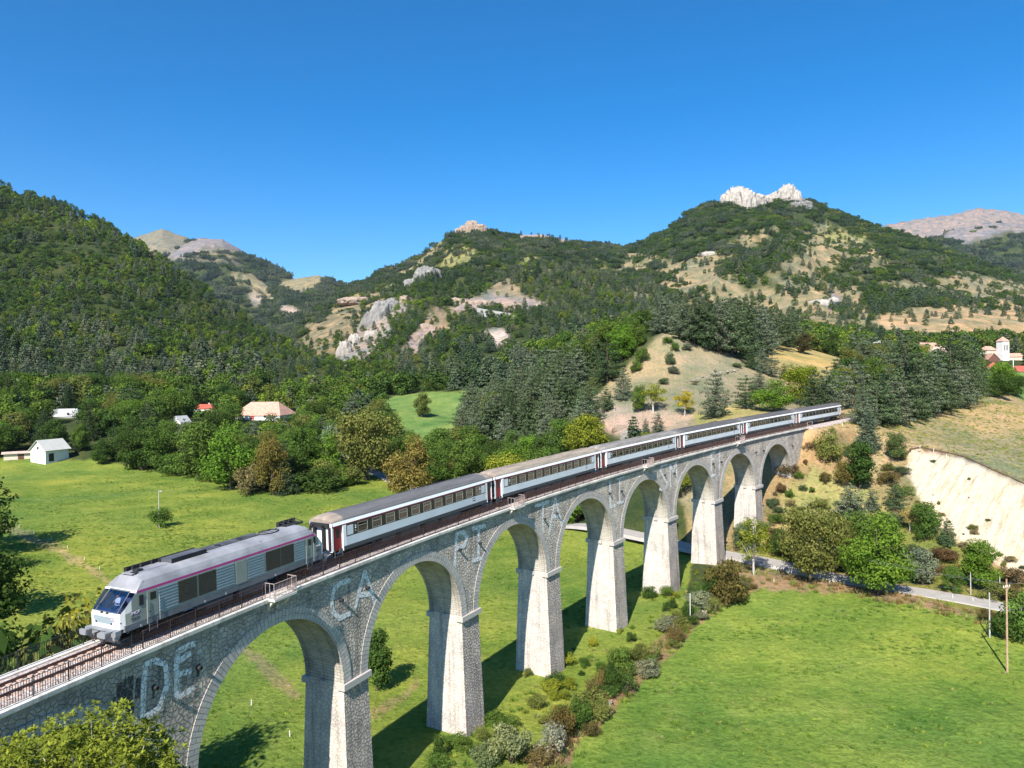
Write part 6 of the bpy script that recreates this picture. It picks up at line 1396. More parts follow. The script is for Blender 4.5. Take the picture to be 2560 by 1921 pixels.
for i, a in enumerate([(785,712,20,34,600,'upright grey rock tooth on the left side of the central valley'),(818,690,44,36,600,'large smooth grey rock fin above the tooth'),(842,672,36,26,600,'upper end of the grey rock fin'),(922,600,52,22,900,'grey dome of rock high on the central slope'),(895,615,40,12,900,'ledge of rock left of the grey dome'),
        (878,652,30,12,600,'pale ledge right of the rock fin'),(770,652,70,9,900,'pale rock band left of the rock fin'),(745,765,30,26,500,'pale rock at the foot of the ribbed slope'),(765,745,26,24,500,'second pale rock on the ribbed slope'),(800,730,24,16,500,'third pale rock on the ribbed slope')]): rock(*a, seed=40+i, mat='rock_grey' if i < 5 else 'rock_pink' if i in (5,6) else 'rock', lean=.25 if i < 3 else 0, Y1=2500)
for i, a in enumerate([(985,652,60,12,500,'pink rock wall at the left end of the dry shoulder'),(1040,655,56,9,500,'pink broken rock band across the dry shoulder'),(1110,660,50,8,500,'right part of the pink rock band'),(1165,662,44,9,500,'pink rocks at the right end of the dry shoulder'),(920,708,36,14,450,'pink cliff low on the left flank of the shoulder'),(895,732,30,12,450,'rocks on the left foot of the shoulder'),
        (1535,548,46,6,600,'white rock on top of the dry patch of the right mountain'),(1770,655,44,12,600,'group of pale rocks low on the right mountain'),(1795,648,30,9,600,'pale rocks right of the larger group'),(1690,736,40,8,450,'pale rock beside the wood at the foot of the right mountain'),(1372,938,60,16,170,'white rock scar on the bank behind the train'),(1345,925,40,9,170,'pinkish rock scar left of the white one'),
        (1360,944,12,7,170,'small white boulder just above the coach roofs')]): rock(*a, seed=60+i, mat='rock_pink' if i < 6 or i == 11 else 'rock', Y1=2700 if i < 10 else 260, depth=a[2]*.35, sink=1.6, rough=.22)
def lownoise_strip(pts, w_, label, mat, h=.8):    # broken pale stones lying along a line
    q = [hit(x, y, 150, 400) for x, y in pts]; q = [p for p in q if p is not None]
    if len(q) < 2: return
    rng = np.random.default_rng(4); V, F = ico(1); VV, FF = [], []; n = 0
    for k in range(len(q)-1):
        for f in np.linspace(0, 1, 14):
            c = q[k]*(1-f)+q[k+1]*f+rng.normal(size=3)*np.array([w_, w_, .05]); s = rng.uniform(.3, 1.0, 3)*np.array([1, 1, .5])*h; VV.append(V*s+c); FF.append(F+n); n += len(V)
    o = link('path_stones', npmesh('path_stones', np.concatenate(VV), np.concatenate(FF), [M[mat]])); tag(o, label, kind='stuff')
lownoise_strip([(1488,826),(1520,815),(1560,805),(1590,800)], .8, 'pale stony path edge across the dry knoll', 'rock')
# retaining wall on the shoulder
g0, g1 = hit(1030, 684, 400, 1100), hit(1112, 694, 400, 1100)
if g0 is not None and g1 is not None:
    a = np.array(g0); b = np.array(g1); b[1] = a[1]*.5+b[1]*.5; m = MB(); n = np.array([0, 3.0, 0]); up = np.array([0, 0, 9.0]); dn = np.array([0, 0, -4.0])
    m.hexa([a+dn, b+dn, b+dn+n, a+dn+n], [a+up, b+up, b+up+n, a+up+n]); tag(m.build('retaining_wall', flat('grey_concrete_wall', (0.34,0.33,0.32), .9, 0, .15, .2)), 'long grey retaining wall under the pink rocks of the shoulder', 'wall')
# ------------------------------------------------------------------ woods scattered over the land
KEEPOUT = [(570,905,400,20),(145,900,380,12),(388,915,350,7),(440,890,440,9)]
def scatter():
    rng = np.random.default_rng(3); pts = []
    phm = R(38)
    for r0, r1, sp in [(100,200,6.5),(200,330,7.0),(330,470,7.5),(470,712,8.5)] + [(712*1.16**k, 712*1.16**(k+1), 712*1.16**k/104) for k in range(17)]:
        n = int(phm*(r1*r1-r0*r0)/sp**2); r = np.sqrt(rng.uniform(r0*r0, r1*r1, n)); ph = rng.uniform(-phm, phm, n)
        pts.append(np.stack([np.sin(ph)*r, np.cos(ph)*r, np.full(n, sp)], 1))
    r0_, r1_ = 1000, 2900; n = int(phm*(r1_**2-r0_**2)/11**2); r = np.sqrt(rng.uniform(r0_**2, r1_**2, n)); ph = rng.uniform(-.2, phm, n)
    pts.append(np.stack([np.sin(ph)*r, np.cos(ph)*r, np.full(n, 11.0)], 1))        # single trees for the open dry slopes only
    P = np.concatenate(pts); x, y, sp = P.T
    # thin out crowding: keep the first point of each small cell
    cs_ = np.where(y > 1000, .55, .8)
    key = (np.floor(x/(sp*cs_)).astype(np.int64)*1000003 + np.floor(y/(sp*cs_)).astype(np.int64))*31+np.round(sp*10).astype(np.int64)
    _, k = np.unique(key, return_index=True); x, y, sp = x[k], y[k], sp[k]
    z, idx, rel = H(x, y, True); z = bed(x, y, z); col, den = zone(x, y, z, idx)
    dry = den < 0.9; fine = (sp == 11.0) & (y > 950); den = np.where(fine & ~dry, 0, den); den = np.where(~fine & dry & (y > 1000) & (y < 2900), den*.25, den)
    keep = rng.random(len(x)) < den*np.where(dry, 1.0, .97)
    # keep clear of track, viaduct, road and houses
    ss = np.arange(-75, 300, 4.0); T = W(ss, 0, 0); m = y < 330
    dd = np.full(len(x), 1e9); dd[m] = np.hypot(x[m][:, None]-T[0][None], y[m][:, None]-T[1][None]).min(1); keep &= dd > 8.5
    RP = np.array(rp); seg = np.concatenate([np.linspace(RP[i], RP[i+1], 12) for i in range(len(RP)-1)]); m = y < 420
    dd = np.full(len(x), 1e9); dd[m] = np.hypot(x[m][:, None]-seg[None, :, 0], y[m][:, None]-seg[None, :, 1]).min(1); keep &= dd > 4.2
    for X, Yh, r, zv in HOUSES:            # nothing inside a house or tall enough to hide what the photo shows of it
        top = z+sp*1.5; tv = CAM_Z+(zv-CAM_Z)*y/Yh
        keep &= (np.hypot(x-X, y-Yh) > r) & ~((np.abs(x-X*y/np.maximum(Yh, 1)) < (r+sp*.2)*y/Yh) & (y < Yh) & (top > tv))
    for X, Yt, r in TREES: keep &= np.hypot(x-X, y-Yt) > max(r, 2.0)
    # hidden behind nearer ground?
    av = x/y; ab = np.clip(((av+0.82)/1.64*420).astype(int), 0, 419)
    gy = np.geomspace(100, 9000, 300); ga = (np.arange(420)+.5)/420*1.64-0.82
    GA, GY = np.meshgrid(ga, gy, indexing='ij'); gz = H(GA*GY, GY); tt = np.maximum.accumulate((gz-CAM_Z)/GY, axis=1)
    j = np.clip(np.searchsorted(gy, y*0.985)-1, 0, 299); th = tt[ab, j]
    hT = sp*1.7; keep &= (z+hT*1.3-CAM_Z)/y > th-0.002
    dx, dy = toD(x/y, (z-CAM_Z)/y); keep &= (dx > -160) & (dx < 2380)
    x, y, z, sp, idx, rel, den, dx, dy = [q[keep] for q in (x, y, z, sp, idx, rel, den, dx, dy)]
    # pine or broadleaf
    lname = np.array([L['name'] for L in LAYERS]+['valley'])[idx]
    pp = np.full(len(x), 0.5); nz = fbm(x/90, y/90, 3, 77)
    pp[lname == 'left'] = np.clip(1.2-rel[lname == 'left']*1.75, .28, .97)+0.25*nz[lname == 'left']
    v = lname == 'valley'; pp[v] = .10
    pp[v & (dx > 990) & (dx < 1460) & (dy < 985)] = .93; pp[v & (dx > 1440) & (dx < 1720) & (dy < 790)] = .97; pp[v & (dx < 260)] = .30
    pp[v & (dx < 700) & (dy < 850)] = .75; pp[v & (dx > 1000) & (dx < 1400) & (dy < 800)] = .15; pp[v & (dx > 1830) & (dx < 2120) & (dy > 780) & (dy < 900)] = .45
    for nm, b, s in (('mid', .45, .5), ('rib', .35, .2), ('shoulder', .62, .5), ('right', .85, -.75), ('dist_b', .9, 0), ('dist_c', .9, 0), ('far_b', .8, 0)):
        q = lname == nm; pp[q] = np.clip(b+s*rel[q]*(1 if nm == 'right' else .3)+.35*nz[q], .04, .96)
    isp = rng.random(len(x)) < pp
    big = np.where(v, rng.uniform(1.55, 2.15, len(x)), rng.uniform(1.0, 1.5, len(x))); h = sp*big*np.where(isp, 1.08, .95)
    h = np.where(v & (den < .9), h*.6, h); h = np.where((den < .9), h*rng.uniform(.45, .95, len(x)), h)
    h = np.where(v & (y < 200), np.minimum(h, np.where(dx > 1600, 11, 8)), h); h = np.where(v & (dx > 1440) & (dx < 1720) & (dy < 800) & isp, h*1.1, h)
    single = ((den < .9) & (sp == 11.0)) | (y < 1250); h = np.where((sp == 11.0) & (y > 950), rng.uniform(8, 15, len(x)), h)
    h = np.where(v & (y > 470) & (dx > 560) & (dx < 1010), h*.55, h)
    h = h*(1+.30*fbm(x/38, y/38, 3, 61))
    return dict(single=single, x=x, y=y, z=z, h=h, isp=isp, name=lname, rel=rel, den=den, dx=dx, dy=dy, sp=sp)
PTS = scatter()
def build_woods():
    D = PTS; rng = np.random.default_rng(9); size = D['h']/D['y']; n = len(D['x']); print('trees', n)
    used = np.zeros(n, bool)
    LAND = [(100,975,'the white cabin'),(143,890,'the grey roofed house'),(391,905,'the steep white hut'),(441,876,'the low red roof'),(572,880,'the pink roofed farmhouse'),(585,1000,'the orange brown tree'),(790,960,'the tall olive tree'),(885,1000,'the autumn orange tree'),(912,880,'the lone meadow tree'),
            (1000,910,'the right end of the far meadow'),(1100,838,'the top corner of the far meadow'),(1270,860,'the foot of the dry knoll'),(1445,710,'the bench on the knoll'),(1580,700,'the middle of the knoll grove'),(1736,740,'the lone reddish tree'),(1675,850,'the rounded trees above the train'),
            (1842,830,'the mouth of the cutting'),(1958,800,'the tallest ridge pine'),(2015,745,'the salmon village roof'),(2166,745,'the church tower'),(2200,795,'the red roofed house'),(1876,900,'the lone layered fir'),(1750,1150,'the tall olive roadside tree'),(1896,1180,'the bright green maple'),(2118,1200,'the tree before the sandy bank'),
            (1500,1100,'the fifth pier'),(1180,1000,'the green tree behind the second coach'),(80,760,'the foot of the left hill'),(350,760,'the middle foot of the left hill'),(600,790,'the right foot of the left hill')]
    CN = {BL_DARK:'dark green',BL_MID:'mid green',BL_OLIVE:'olive',BL_BRIGHT:'bright green',BL_YEL:'yellow green',PN:'green',PN_G:'grey green',PN_D:'dark',SPR:'dense dark'}
    def lab_of(i, col, hD):
        x, y = D['dx'][i], D['dy'][i]-hD*.5; q = min(LAND, key=lambda l: (l[0]-x)**2+((l[1]-y)*1.3)**2); ex, ey = x-q[0], y-q[1]; d = math.hypot(ex, ey)
        far = 'just ' if d < 28 else '' if d < 60 else 'some way ' if d < 110 else 'well '
        side = ('left of' if ex < 0 else 'right of') if abs(ex) > abs(ey)*1.6 else ('behind' if ey < 0 else 'in front of') if abs(ey) > abs(ex)*1.6 else ('behind and left of' if ex < 0 else 'behind and right of') if ey < 0 else ('before and left of' if ex < 0 else 'before and right of')
        sz = 'tall ' if hD > 75 else 'small ' if hD < 38 else ''
        return f"{sz}{CN[col]} {'pine' if D['isp'][i] else 'tree'} {far}{side.replace(' and ', ' and ')} {q[2]}".replace('before and ', 'before, ').replace('behind and ', 'behind, ')
    def region(i):
        v = D['name'][i] == 'valley'; x, y = D['dx'][i], D['dy'][i]; p = D['isp'][i]
        t = 'pine' if p else 'broadleaf tree'
        if v:
            if 1440 < x < 1740 and y < 800: return (f'{t} in the dark grove on top of the dry knoll', 'grove on the knoll')
            if 990 < x < 1460: return (f'{t} in the dense wood on the slope left of the dry knoll', 'wood left of the knoll')
            if x >= 1740 and y < 840: return (f'{t} in the wood between the high meadow and the village', 'wood by the village')
            if x >= 1460: return (f'{t} on the bank between the road and the sandy slope', 'trees beside the road')
            if x < 270: return (f'{t} in the dark belt behind the white cabin', 'belt behind the cabin')
            if x < 830: return (f'{t} in the valley wood around the farmhouse', 'valley wood')
            return (f'{t} in the wood around the far meadow', 'wood round the far meadow')
        return (f'{t} on the wooded slope of the {"left hill" if D["name"][i] == "left" else "hills beyond the meadow"}', 'trees on the hillside')
    for isp in (True, False):
        k = np.where(D['isp'] == isp)[0]; k = k[np.argsort(-size[k])][:240]; used[k] = True
        for i in k:
            hD = size[i]*1605; v = D['name'][i] == 'valley'; r_ = rng.random(); lab, grp = region(i)
            if isp:
                kind = ('Pn%d' if hD > 60 else 'Pm%d') % rng.integers(3); col = [PN, PN_G, PN_D][rng.choice(3, p=[.45,.35,.20])]
                if D['dx'][i] < 260 and v: kind = 'Sn%d' % rng.integers(2); col = SPR
                wf = rng.uniform(.95, 1.25)
            else:
                kind = ('Bn%d' if hD > 55 else 'Bm%d') % rng.integers(4); c = rng.choice(5, p=[.26,.34,.22,.12,.06]); col = [BL_DARK, BL_MID, BL_OLIVE, BL_BRIGHT, BL_YEL][c]; wf = rng.uniform(.9, 1.2)
                if D['y'][i] < 200 and r_ < .5: kind = 'Hn%d' % rng.integers(3); wf = 1.0
            put(kind, (D['x'][i], D['y'][i], D['z'][i]-.2), float(D['h'][i]), wf, col, lab_of(i, col, hD), group=grp)
    # the rest of the woods: one instanced object for each kind
    mats = {c: leafmat('far_leaves_'+c, col) for c, col in (('bright', (0.125,0.200,0.032)), ('dark', (0.058,0.105,0.028)), ('mid', (0.088,0.150,0.032)), ('olive', (0.130,0.165,0.040)))}
    pm = {c: leafmat('far_needles_'+c, col, .1) for c, col in (('blue', (0.078,0.112,0.072)), ('dark', (0.052,0.084,0.044)), ('grey', (0.112,0.138,0.094)))}
    def proto(kindf, mat, nm, clump):
        rg = np.random.default_rng(abs(hash(nm)) % 1000 if False else sum(map(ord, nm))); VV, FF = [], []; o_ = 0
        for k in range(16 if clump else 1):
            cs, rs = [], []
            if kindf == 'P':
                for l in range(6 if clump else 9):
                    f = l/(5 if clump else 8); R_ = .30*(1-f)**.6+.03
                    for q in range(4 if clump else 6):
                        a = q*1.57+l*.9 if clump else q*1.05+l*.7; rr = R_*rg.uniform(.45, 1); cs.append(np.array([rr*math.cos(a), rr*math.sin(a), .12+.83*f])); rs.append(.10*(1-.4*f))
                nl, sz, fl = (80, .18, .5) if clump else (620, .085, .45)
            else:
                for q in range(9 if clump else 18):
                    u = rg.uniform(-1, 1); a = q*2.4; rr = math.sqrt(1-u*u)*.36*rg.uniform(.6, 1); cs.append(np.array([rr*math.cos(a), rr*math.sin(a), .52+u*.36])); rs.append(.15)
                nl, sz, fl = (80, .19, .9) if clump else (560, .088, .85)
            V, F = blob_leaves(cs, rs, nl/len(cs), sz, rg, fl, .5, .1)
            if clump:
                gx, gy = (k % 4-1.5)*.25+rg.uniform(-.09, .09), (k//4-1.5)*.25+rg.uniform(-.09, .09); V = V*rg.uniform(.28, .44)*np.array([1.1, 1.1, .95])+np.array([gx, gy, -.06])
            VV.append(V); FF.append(F+o_); o_ += len(V)
        me = npmesh(nm, np.concatenate(VV), np.concatenate(FF), [mat]); return bpy.data.objects.new(nm, me)
    def geo(name, idx_, protos, pid, label):
        if len(idx_) == 0: return
        col = bpy.data.collections.new(name+'_kinds')
        for o in protos: col.objects.link(o)
        me = bpy.data.meshes.new(name); P = np.stack([D['x'][idx_], D['y'][idx_], D['z'][idx_]-.3], 1); me.vertices.add(len(P)); me.vertices.foreach_set('co', P.astype(np.float32).ravel())
        for nm, typ, arr in (('scl', 'FLOAT', D['h'][idx_].astype(np.float32)), ('rot', 'FLOAT', rng.uniform(0, 6.28, len(P)).astype(np.float32)), ('pid', 'INT', pid.astype(np.int32))):
            a = me.attributes.new(nm, typ, 'POINT'); a.data.foreach_set('value', arr)
        o = link(name, me); tag(o, label, kind='stuff')
        ng = bpy.data.node_groups.new(name, 'GeometryNodeTree'); ng.interface.new_socket('Geometry', in_out='INPUT', socket_type='NodeSocketGeometry'); ng.interface.new_socket('Geometry', in_out='OUTPUT', socket_type='NodeSocketGeometry')
        gi = ng.nodes.new('NodeGroupInput'); go = ng.nodes.new('NodeGroupOutput'); ip = ng.nodes.new('GeometryNodeInstanceOnPoints'); ci = ng.nodes.new('GeometryNodeCollectionInfo'); ci.inputs[0].default_value = col; ci.inputs[1].default_value = True; ci.inputs[2].default_value = True
        def attr(nm, t): x = ng.nodes.new('GeometryNodeInputNamedAttribute'); x.data_type = t; x.inputs[0].default_value = nm; return x.outputs[0]
        cx = ng.nodes.new('ShaderNodeCombineXYZ'); L_ = ng.links.new
        L_(attr('rot', 'FLOAT'), cx.inputs[2]); L_(cx.outputs[0], ip.inputs['Rotation']); L_(attr('scl', 'FLOAT'), ip.inputs['Scale']); L_(attr('pid', 'INT'), ip.inputs['Instance Index']); ip.inputs['Pick Instance'].default_value = True
        L_(gi.outputs[0], ip.inputs['Points']); L_(ci.outputs[0], ip.inputs['Instance']); L_(ip.outputs[0], go.inputs[0]); md = o.modifiers.new('woods', 'NODES'); md.node_group = ng
    rest = ~used; farm = ~D['single']
    for isp, kf in ((True, 'P'), (False, 'B')):
        for cl in (False, True):
            k = np.where(rest & (D['isp'] == isp) & (farm == cl))[0]
            cols = pm if isp else mats; names = sorted(cols); pr = [proto(kf, cols[c], ('pine_' if isp else 'broadleaf_')+('group_' if cl else '')+c, cl) for c in names]
            nz = fbm(D['x'][k]/60, D['y'][k]/60, 3, 5)+rng.normal(size=len(k))*.35
            if isp: pid = np.where(nz < -.25, 1, np.where(nz < .25, 0, 2))
            else: pid = np.where(nz < -.2, 1, np.where(nz < .25, 2, np.where(nz < .5, 3, 0))); hi = (D['name'][k] == 'right') | (D['name'][k] == 'mid'); pid = np.where(hi & (rng.random(len(k)) < .6), 1, pid)
            if cl: D['h'][k] *= 1.15
            geo(('distant_' if cl else '')+('pine_forest' if isp else 'broadleaf_forest'), k, pr, pid, ('far off ' if cl else '')+('pine forest' if isp else 'mixed leafy forest')+' covering the hills')
build_woods()
# ------------------------------------------------------------------ low growth: tufts, rough grass and scrub
def tufts(name, n, region, hgt, cols, label, seed, mode='grass'):
    rng = np.random.default_rng(seed); dx = rng.uniform(region[0], region[2], n*3); dy = rng.uniform(region[1], region[3], n*3)
    a, t = ray(dx, dy); ok = t < -.05; a, t = a[ok], t[ok]; Y = -37.3/t
    x, y = a*Y, Y; m = (y > 28) & (y < 330); x, y = x[m], y[m]; z = ground(x, y)
    for _ in range(4): Y = (z-CAM_Z)/(t[m] if len(t) != len(x) else t); tt = t[m] if len(t) != len(x) else t; aa = a[m] if len(a) != len(x) else a; x, y = aa*Y, Y; z = ground(x, y)
    k = (y > 28) & (y < 330); x, y, z = x[k], y[k], z[k]
    return x, y, z, rng
def tuft_proto(nm, mat, nb, h, w, seed):
    rg = np.random.default_rng(seed); V, F = [], []
    for k in range(nb):
        a = rg.uniform(0, 6.28); r = rg.uniform(0, .45); c = np.array([r*math.cos(a), r*math.sin(a), 0]); d = np.array([math.cos(a)*rg.uniform(.1, .5), math.sin(a)*rg.uniform(.1, .5), rg.uniform(.6, 1)*h]); s = np.array([-math.sin(a+1), math.cos(a+1), 0])*w
        V += [c-s, c+s, c+d+s*.3, c+d-s*.3]; F.append([4*k, 4*k+1, 4*k+2, 4*k+3])
    return bpy.data.objects.new(nm, npmesh(nm, np.array(V), np.array(F), [mat]))
def scatter_obj(name, x, y, z, scl, protos, label, rng, pid=None):
    col = bpy.data.collections.new(name+'_kinds')
    for o in protos: col.objects.link(o)
    me = bpy.data.meshes.new(name); P = np.stack([x, y, z-.05], 1); me.vertices.add(len(P)); me.vertices.foreach_set('co', P.astype(np.float32).ravel())
    for nm, typ, arr in (('scl', 'FLOAT', scl.astype(np.float32)), ('rot', 'FLOAT', rng.uniform(0, 6.28, len(P)).astype(np.float32)), ('pid', 'INT', (rng.integers(0, len(protos), len(P)) if pid is None else pid).astype(np.int32))):
        at_ = me.attributes.new(nm, typ, 'POINT'); at_.data.foreach_set('value', arr)
    o = link(name, me); tag(o, label, kind='stuff'); md = o.modifiers.new('scatter', 'NODES'); md.node_group = woods_group(name, col)
def woods_group(name, col):
    ng = bpy.data.node_groups.new(name, 'GeometryNodeTree'); ng.interface.new_socket('Geometry', in_out='INPUT', socket_type='NodeSocketGeometry'); ng.interface.new_socket('Geometry', in_out='OUTPUT', socket_type='NodeSocketGeometry')
    gi = ng.nodes.new('NodeGroupInput'); go = ng.nodes.new('NodeGroupOutput'); ip = ng.nodes.new('GeometryNodeInstanceOnPoints'); ci = ng.nodes.new('GeometryNodeCollectionInfo'); ci.inputs[0].default_value = col; ci.inputs[1].default_value = True; ci.inputs[2].default_value = True
    def attr(nm, t): x = ng.nodes.new('GeometryNodeInputNamedAttribute'); x.data_type = t; x.inputs[0].default_value = nm; return x.outputs[0]
    cx = ng.nodes.new('ShaderNodeCombineXYZ'); L_ = ng.links.new
    L_(attr('rot', 'FLOAT'), cx.inputs[2]); L_(cx.outputs[0], ip.inputs['Rotation']); L_(attr('scl', 'FLOAT'), ip.inputs['Scale']); L_(attr('pid', 'INT'), ip.inputs['Instance Index']); ip.inputs['Pick Instance'].default_value = True
    L_(gi.outputs[0], ip.inputs['Points']); L_(ci.outputs[0], ip.inputs['Instance']); L_(ip.outputs[0], go.inputs[0]); return ng
def project_in(polys, n, seed):
    """random ground points inside areas given on the sheet, evenly over the ground"""
    rng = np.random.default_rng(seed); xs, ys = rng.uniform(-150, 170, n), rng.uniform(30, 330, n)
    z = ground(xs, ys); dx, dy = toD(xs/ys, (z-CAM_Z)/ys); m = np.zeros(n, bool)
    for p in polys: m |= inpoly(dx, dy, p)
    T = W(np.arange(-75, 300, 3.0), 0, 0); m &= (dx > -60) & (dx < 2300) & (dy < 1760)
    k = np.where(m)[0]; dd = np.hypot(xs[k][:, None]-T[0][None], ys[k][:, None]-T[1][None]).min(1); k = k[dd > 1.0]
    RP = np.array(rp); seg = np.concatenate([np.linspace(RP[i], RP[i+1], 20) for i in range(len(RP)-1)]); dr = np.hypot(xs[k][:, None]-seg[None, :, 0], ys[k][:, None]-seg[None, :, 1]).min(1); k = k[dr > 2.9]
    return xs[k], ys[k], z[k], dx[k], dy[k], rng
STRIP = [(1090,1740),(1190,1590),(1300,1480),(1400,1395),(1500,1300),(1560,1235),(1645,1262),(1530,1335),(1440,1425),(1345,1520),(1255,1612),(1180,1740)]
ROUGHP = [(900,1740),(960,1600),(1060,1540),(1215,1440),(1360,1330),(1500,1235),(1560,1235),(1500,1300),(1400,1395),(1300,1480),(1190,1590),(1120,1740)]
VERGE = [(1560,1212),(2180,1316),(2260,1350),(2160,1360),(1850,1290),(1640,1270)]
gc = {c: leafmat('tuft_'+c, v, .3) for c, v in (('a_green', (0.17,0.265,0.048)), ('b_deep', (0.105,0.19,0.036)), ('c_straw', (0.26,0.26,0.11)), ('d_brown', (0.19,0.145,0.065)), ('e_yellow', (0.195,0.24,0.048)))}
x, y, z, dx, dy, rng = project_in([STRIP, VERGE], 60000, 21)
scatter_obj('dry_undergrowth', x, y, z, rng.uniform(.35, 1.0, len(x)), [tuft_proto('straw_tuft_'+c, gc[c], 34, .9, .05, 5+i) for i, c in enumerate(('a_green', 'c_straw', 'd_brown', 'c_straw', 'd_brown'))], 'brown and straw coloured undergrowth along the right meadow edge and road verge', rng, None)
x, y, z, dx, dy, rng = project_in([ROUGHP], 26000, 22)
scatter_obj('rough_grass', x, y, z, rng.uniform(.3, .85, len(x)), [tuft_proto('rough_tuft_'+c, gc[c], 34, .7, .055, 15+i) for i, c in enumerate(('a_green', 'b_deep', 'e_yellow', 'c_straw'))], 'rough tufted grass between the viaduct piers and the right meadow', rng)
RM = [(1180,1740),(1255,1612),(1345,1520),(1440,1425),(1530,1335),(1645,1268),(1900,1298),(2180,1350),(2300,1400),(2300,1740)]
x, y, z, dx, dy, rng = project_in([RM], 150000, 23); nz = fbm(x/7, y/4.2, 4, 9); k = rng.random(len(x)) < np.clip(.35+nz*1.1, .04, .9); x, y, z, nz = x[k], y[k], z[k], nz[k]
pid = np.where(rng.random(len(x)) < .07, 2, np.where(nz > .12, 1, np.where(rng.random(len(x)) < .3, 3, 0)))
scatter_obj('meadow_grass', x, y, z, rng.uniform(.25, .6, len(x)), [tuft_proto('meadow_tuft_'+c, gc[c], 26, .5, .07, 25+i) for i, c in enumerate(('a_green', 'b_deep', 'c_straw', 'e_yellow'))], 'tufted grass of the bright right meadow', rng, pid)
LM = [(-60,1000),(210,1005),(430,1030),(545,1075),(700,1060),(800,1040),(1000,1100),(1200,1150),(1400,1200),(1470,1230),(1200,1450),(1050,1560),(400,1740),(-60,1450)]
x, y, z, dx, dy, rng = project_in([LM], 230000, 24); nz = fbm(x/9, y/6, 4, 19); k = rng.random(len(x)) < np.clip(.25+nz*.9, .03, .7)*np.clip(190/y, .3, 1); x, y, z, nz = x[k], y[k], z[k], nz[k]
pid = np.where(rng.random(len(x)) < .05, 2, np.where(nz > .32, 1, np.where(rng.random(len(x)) < .35, 3, 0)))
scatter_obj('pasture_grass', x, y, z, rng.uniform(.25, .6, len(x)), [tuft_proto('pasture_tuft_'+c, gc[c], 22, .5, .07, 35+i) for i, c in enumerate(('a_green', 'b_deep', 'c_straw', 'e_yellow'))], 'tufted grass of the left pasture', rng, pid)
SL = [(1560,1190),(1620,1080),(1720,1010),(1760,930),(1900,860),(2100,850),(2300,900),(2300,1080),(2080,990),(1965,975),(1950,1020),(2010,1130),(2130,1200),(2300,1290),(2150,1300),(1700,1215)]
x, y, z, dx, dy, rng = project_in([SL], 60000, 25)
scatter_obj('dry_slope_grass', x, y, z, rng.uniform(.3, .8, len(x)), [tuft_proto('dry_tuft_'+c, gc[c], 24, .5, .07, 45+i) for i, c in enumerate(('a_green', 'c_straw', 'e_yellow'))], 'dry grass tufts on the slope right of the viaduct', rng, rng.choice(3, len(x), p=[.2,.5,.3]))
# small individual bushes on the slope, the sandy bank and in the strip
NEARL = [(740,1600,'the first whole pier'),(1005,1560,'the second pier'),(1160,1430,'the third pier'),(1305,1335,'the fourth pier'),(1425,1250,'the fifth pier'),(1525,1205,'the sixth pier'),(1620,1120,'the seventh pier'),(1573,1265,'the large reddish bush'),(1896,1210,'the bright maple'),(1750,1190,'the tall olive tree'),
         (1491,1330,'the thin white stake'),(1876,930,'the lone fir'),(1858,1020,'the dark slender tree'),(1775,930,'the viaduct end'),(1965,975,'the top corner of the sandy bank'),(2118,1220,'the tree before the bank'),(1965,1120,'the golden tree'),(2046,1150,'the pine below the bank'),(1105,1610,'the big willow bush'),(1188,1600,'the pale grey bush'),
         (1325,1465,'the tall dark bush'),(2176,1330,'the tall wooden pole'),(1992,1230,'the silvery bush'),(1939,960,'the blue green tree'),(2212,1160,'the right end of the sandy bank'),(2090,1080,'the middle of the sandy bank'),(1252,1540,'the green bush of the strip'),(500,1000,'the bright green tree'),(430,980,'the tall leafy tree'),(288,980,'the broad dark tree'),(600,1030,'the dark conifer'),(700,1010,'the tree at the meadow bend'),(1840,1090,'the grey slope pine'),(1400,1400,'the row of stumps')]
BNAME = [(BL_OLIVE,'olive'),(BL_MID,'green'),(BL_DARK,'dark green'),(BL_YEL,'yellow green'),(PN,'blue green'),(BROWNISH,'brownish')]
def bushes(poly, n, seed, hr, cols, label, group, name='shrub', cat='shrub'):
    x, y, z, dx, dy, rng = project_in([poly], 60000, seed); k = rng.permutation(len(x))[:n]
    for i in k:
        if any(math.hypot(x[i]-a, y[i]-b) < r+.6 for a, b, r in TREES): continue
        h = rng.uniform(*hr); c = cols[rng.integers(len(cols))]; cn = next((t for v, t in BNAME if v == c), 'reddish brown' if c[0] > c[1]*1.25 else 'greyish')
        q = min(NEARL, key=lambda l: (l[0]-dx[i])**2+((l[1]-dy[i])*1.2)**2); ex, ey = dx[i]-q[0], dy[i]-q[1]; d = math.hypot(ex, ey)
        v = '' if abs(ey) < 12 else 'behind' if ey < 0 else 'before'; hz = '' if abs(ex) < 12 else 'left of' if ex < 0 else 'right of'
        side = (v+', '+hz) if v and hz else (v or hz or 'close before'); far = 'just ' if d < 30 else 'some way ' if d > 80 else ''
        sz = 'large ' if h > hr[0]+.7*(hr[1]-hr[0]) else 'small ' if h < hr[0]+.35*(hr[1]-hr[0]) else ''
        put('H%s' % ['n0','n1','n2','t'][rng.integers(4)], (x[i], y[i], z[i]-.05), h, rng.uniform(.65, 1.9), c, f'{sz}{cn} bush {far}{side} {q[2]}', group=group)
bushes([(1580,1180),(1640,1080),(1720,1010),(1760,930),(1840,930),(1950,990),(1960,1100),(2050,1180),(2200,1250),(2200,1300),(1700,1205)], 150, 31, (.6, 3.0), [BL_OLIVE, BL_MID, (0.16,0.12,0.06), (0.13,0.09,0.045), BROWNISH, PN], 'bush on the dry slope between the last arch and the sandy bank', 'bushes on the dry slope')
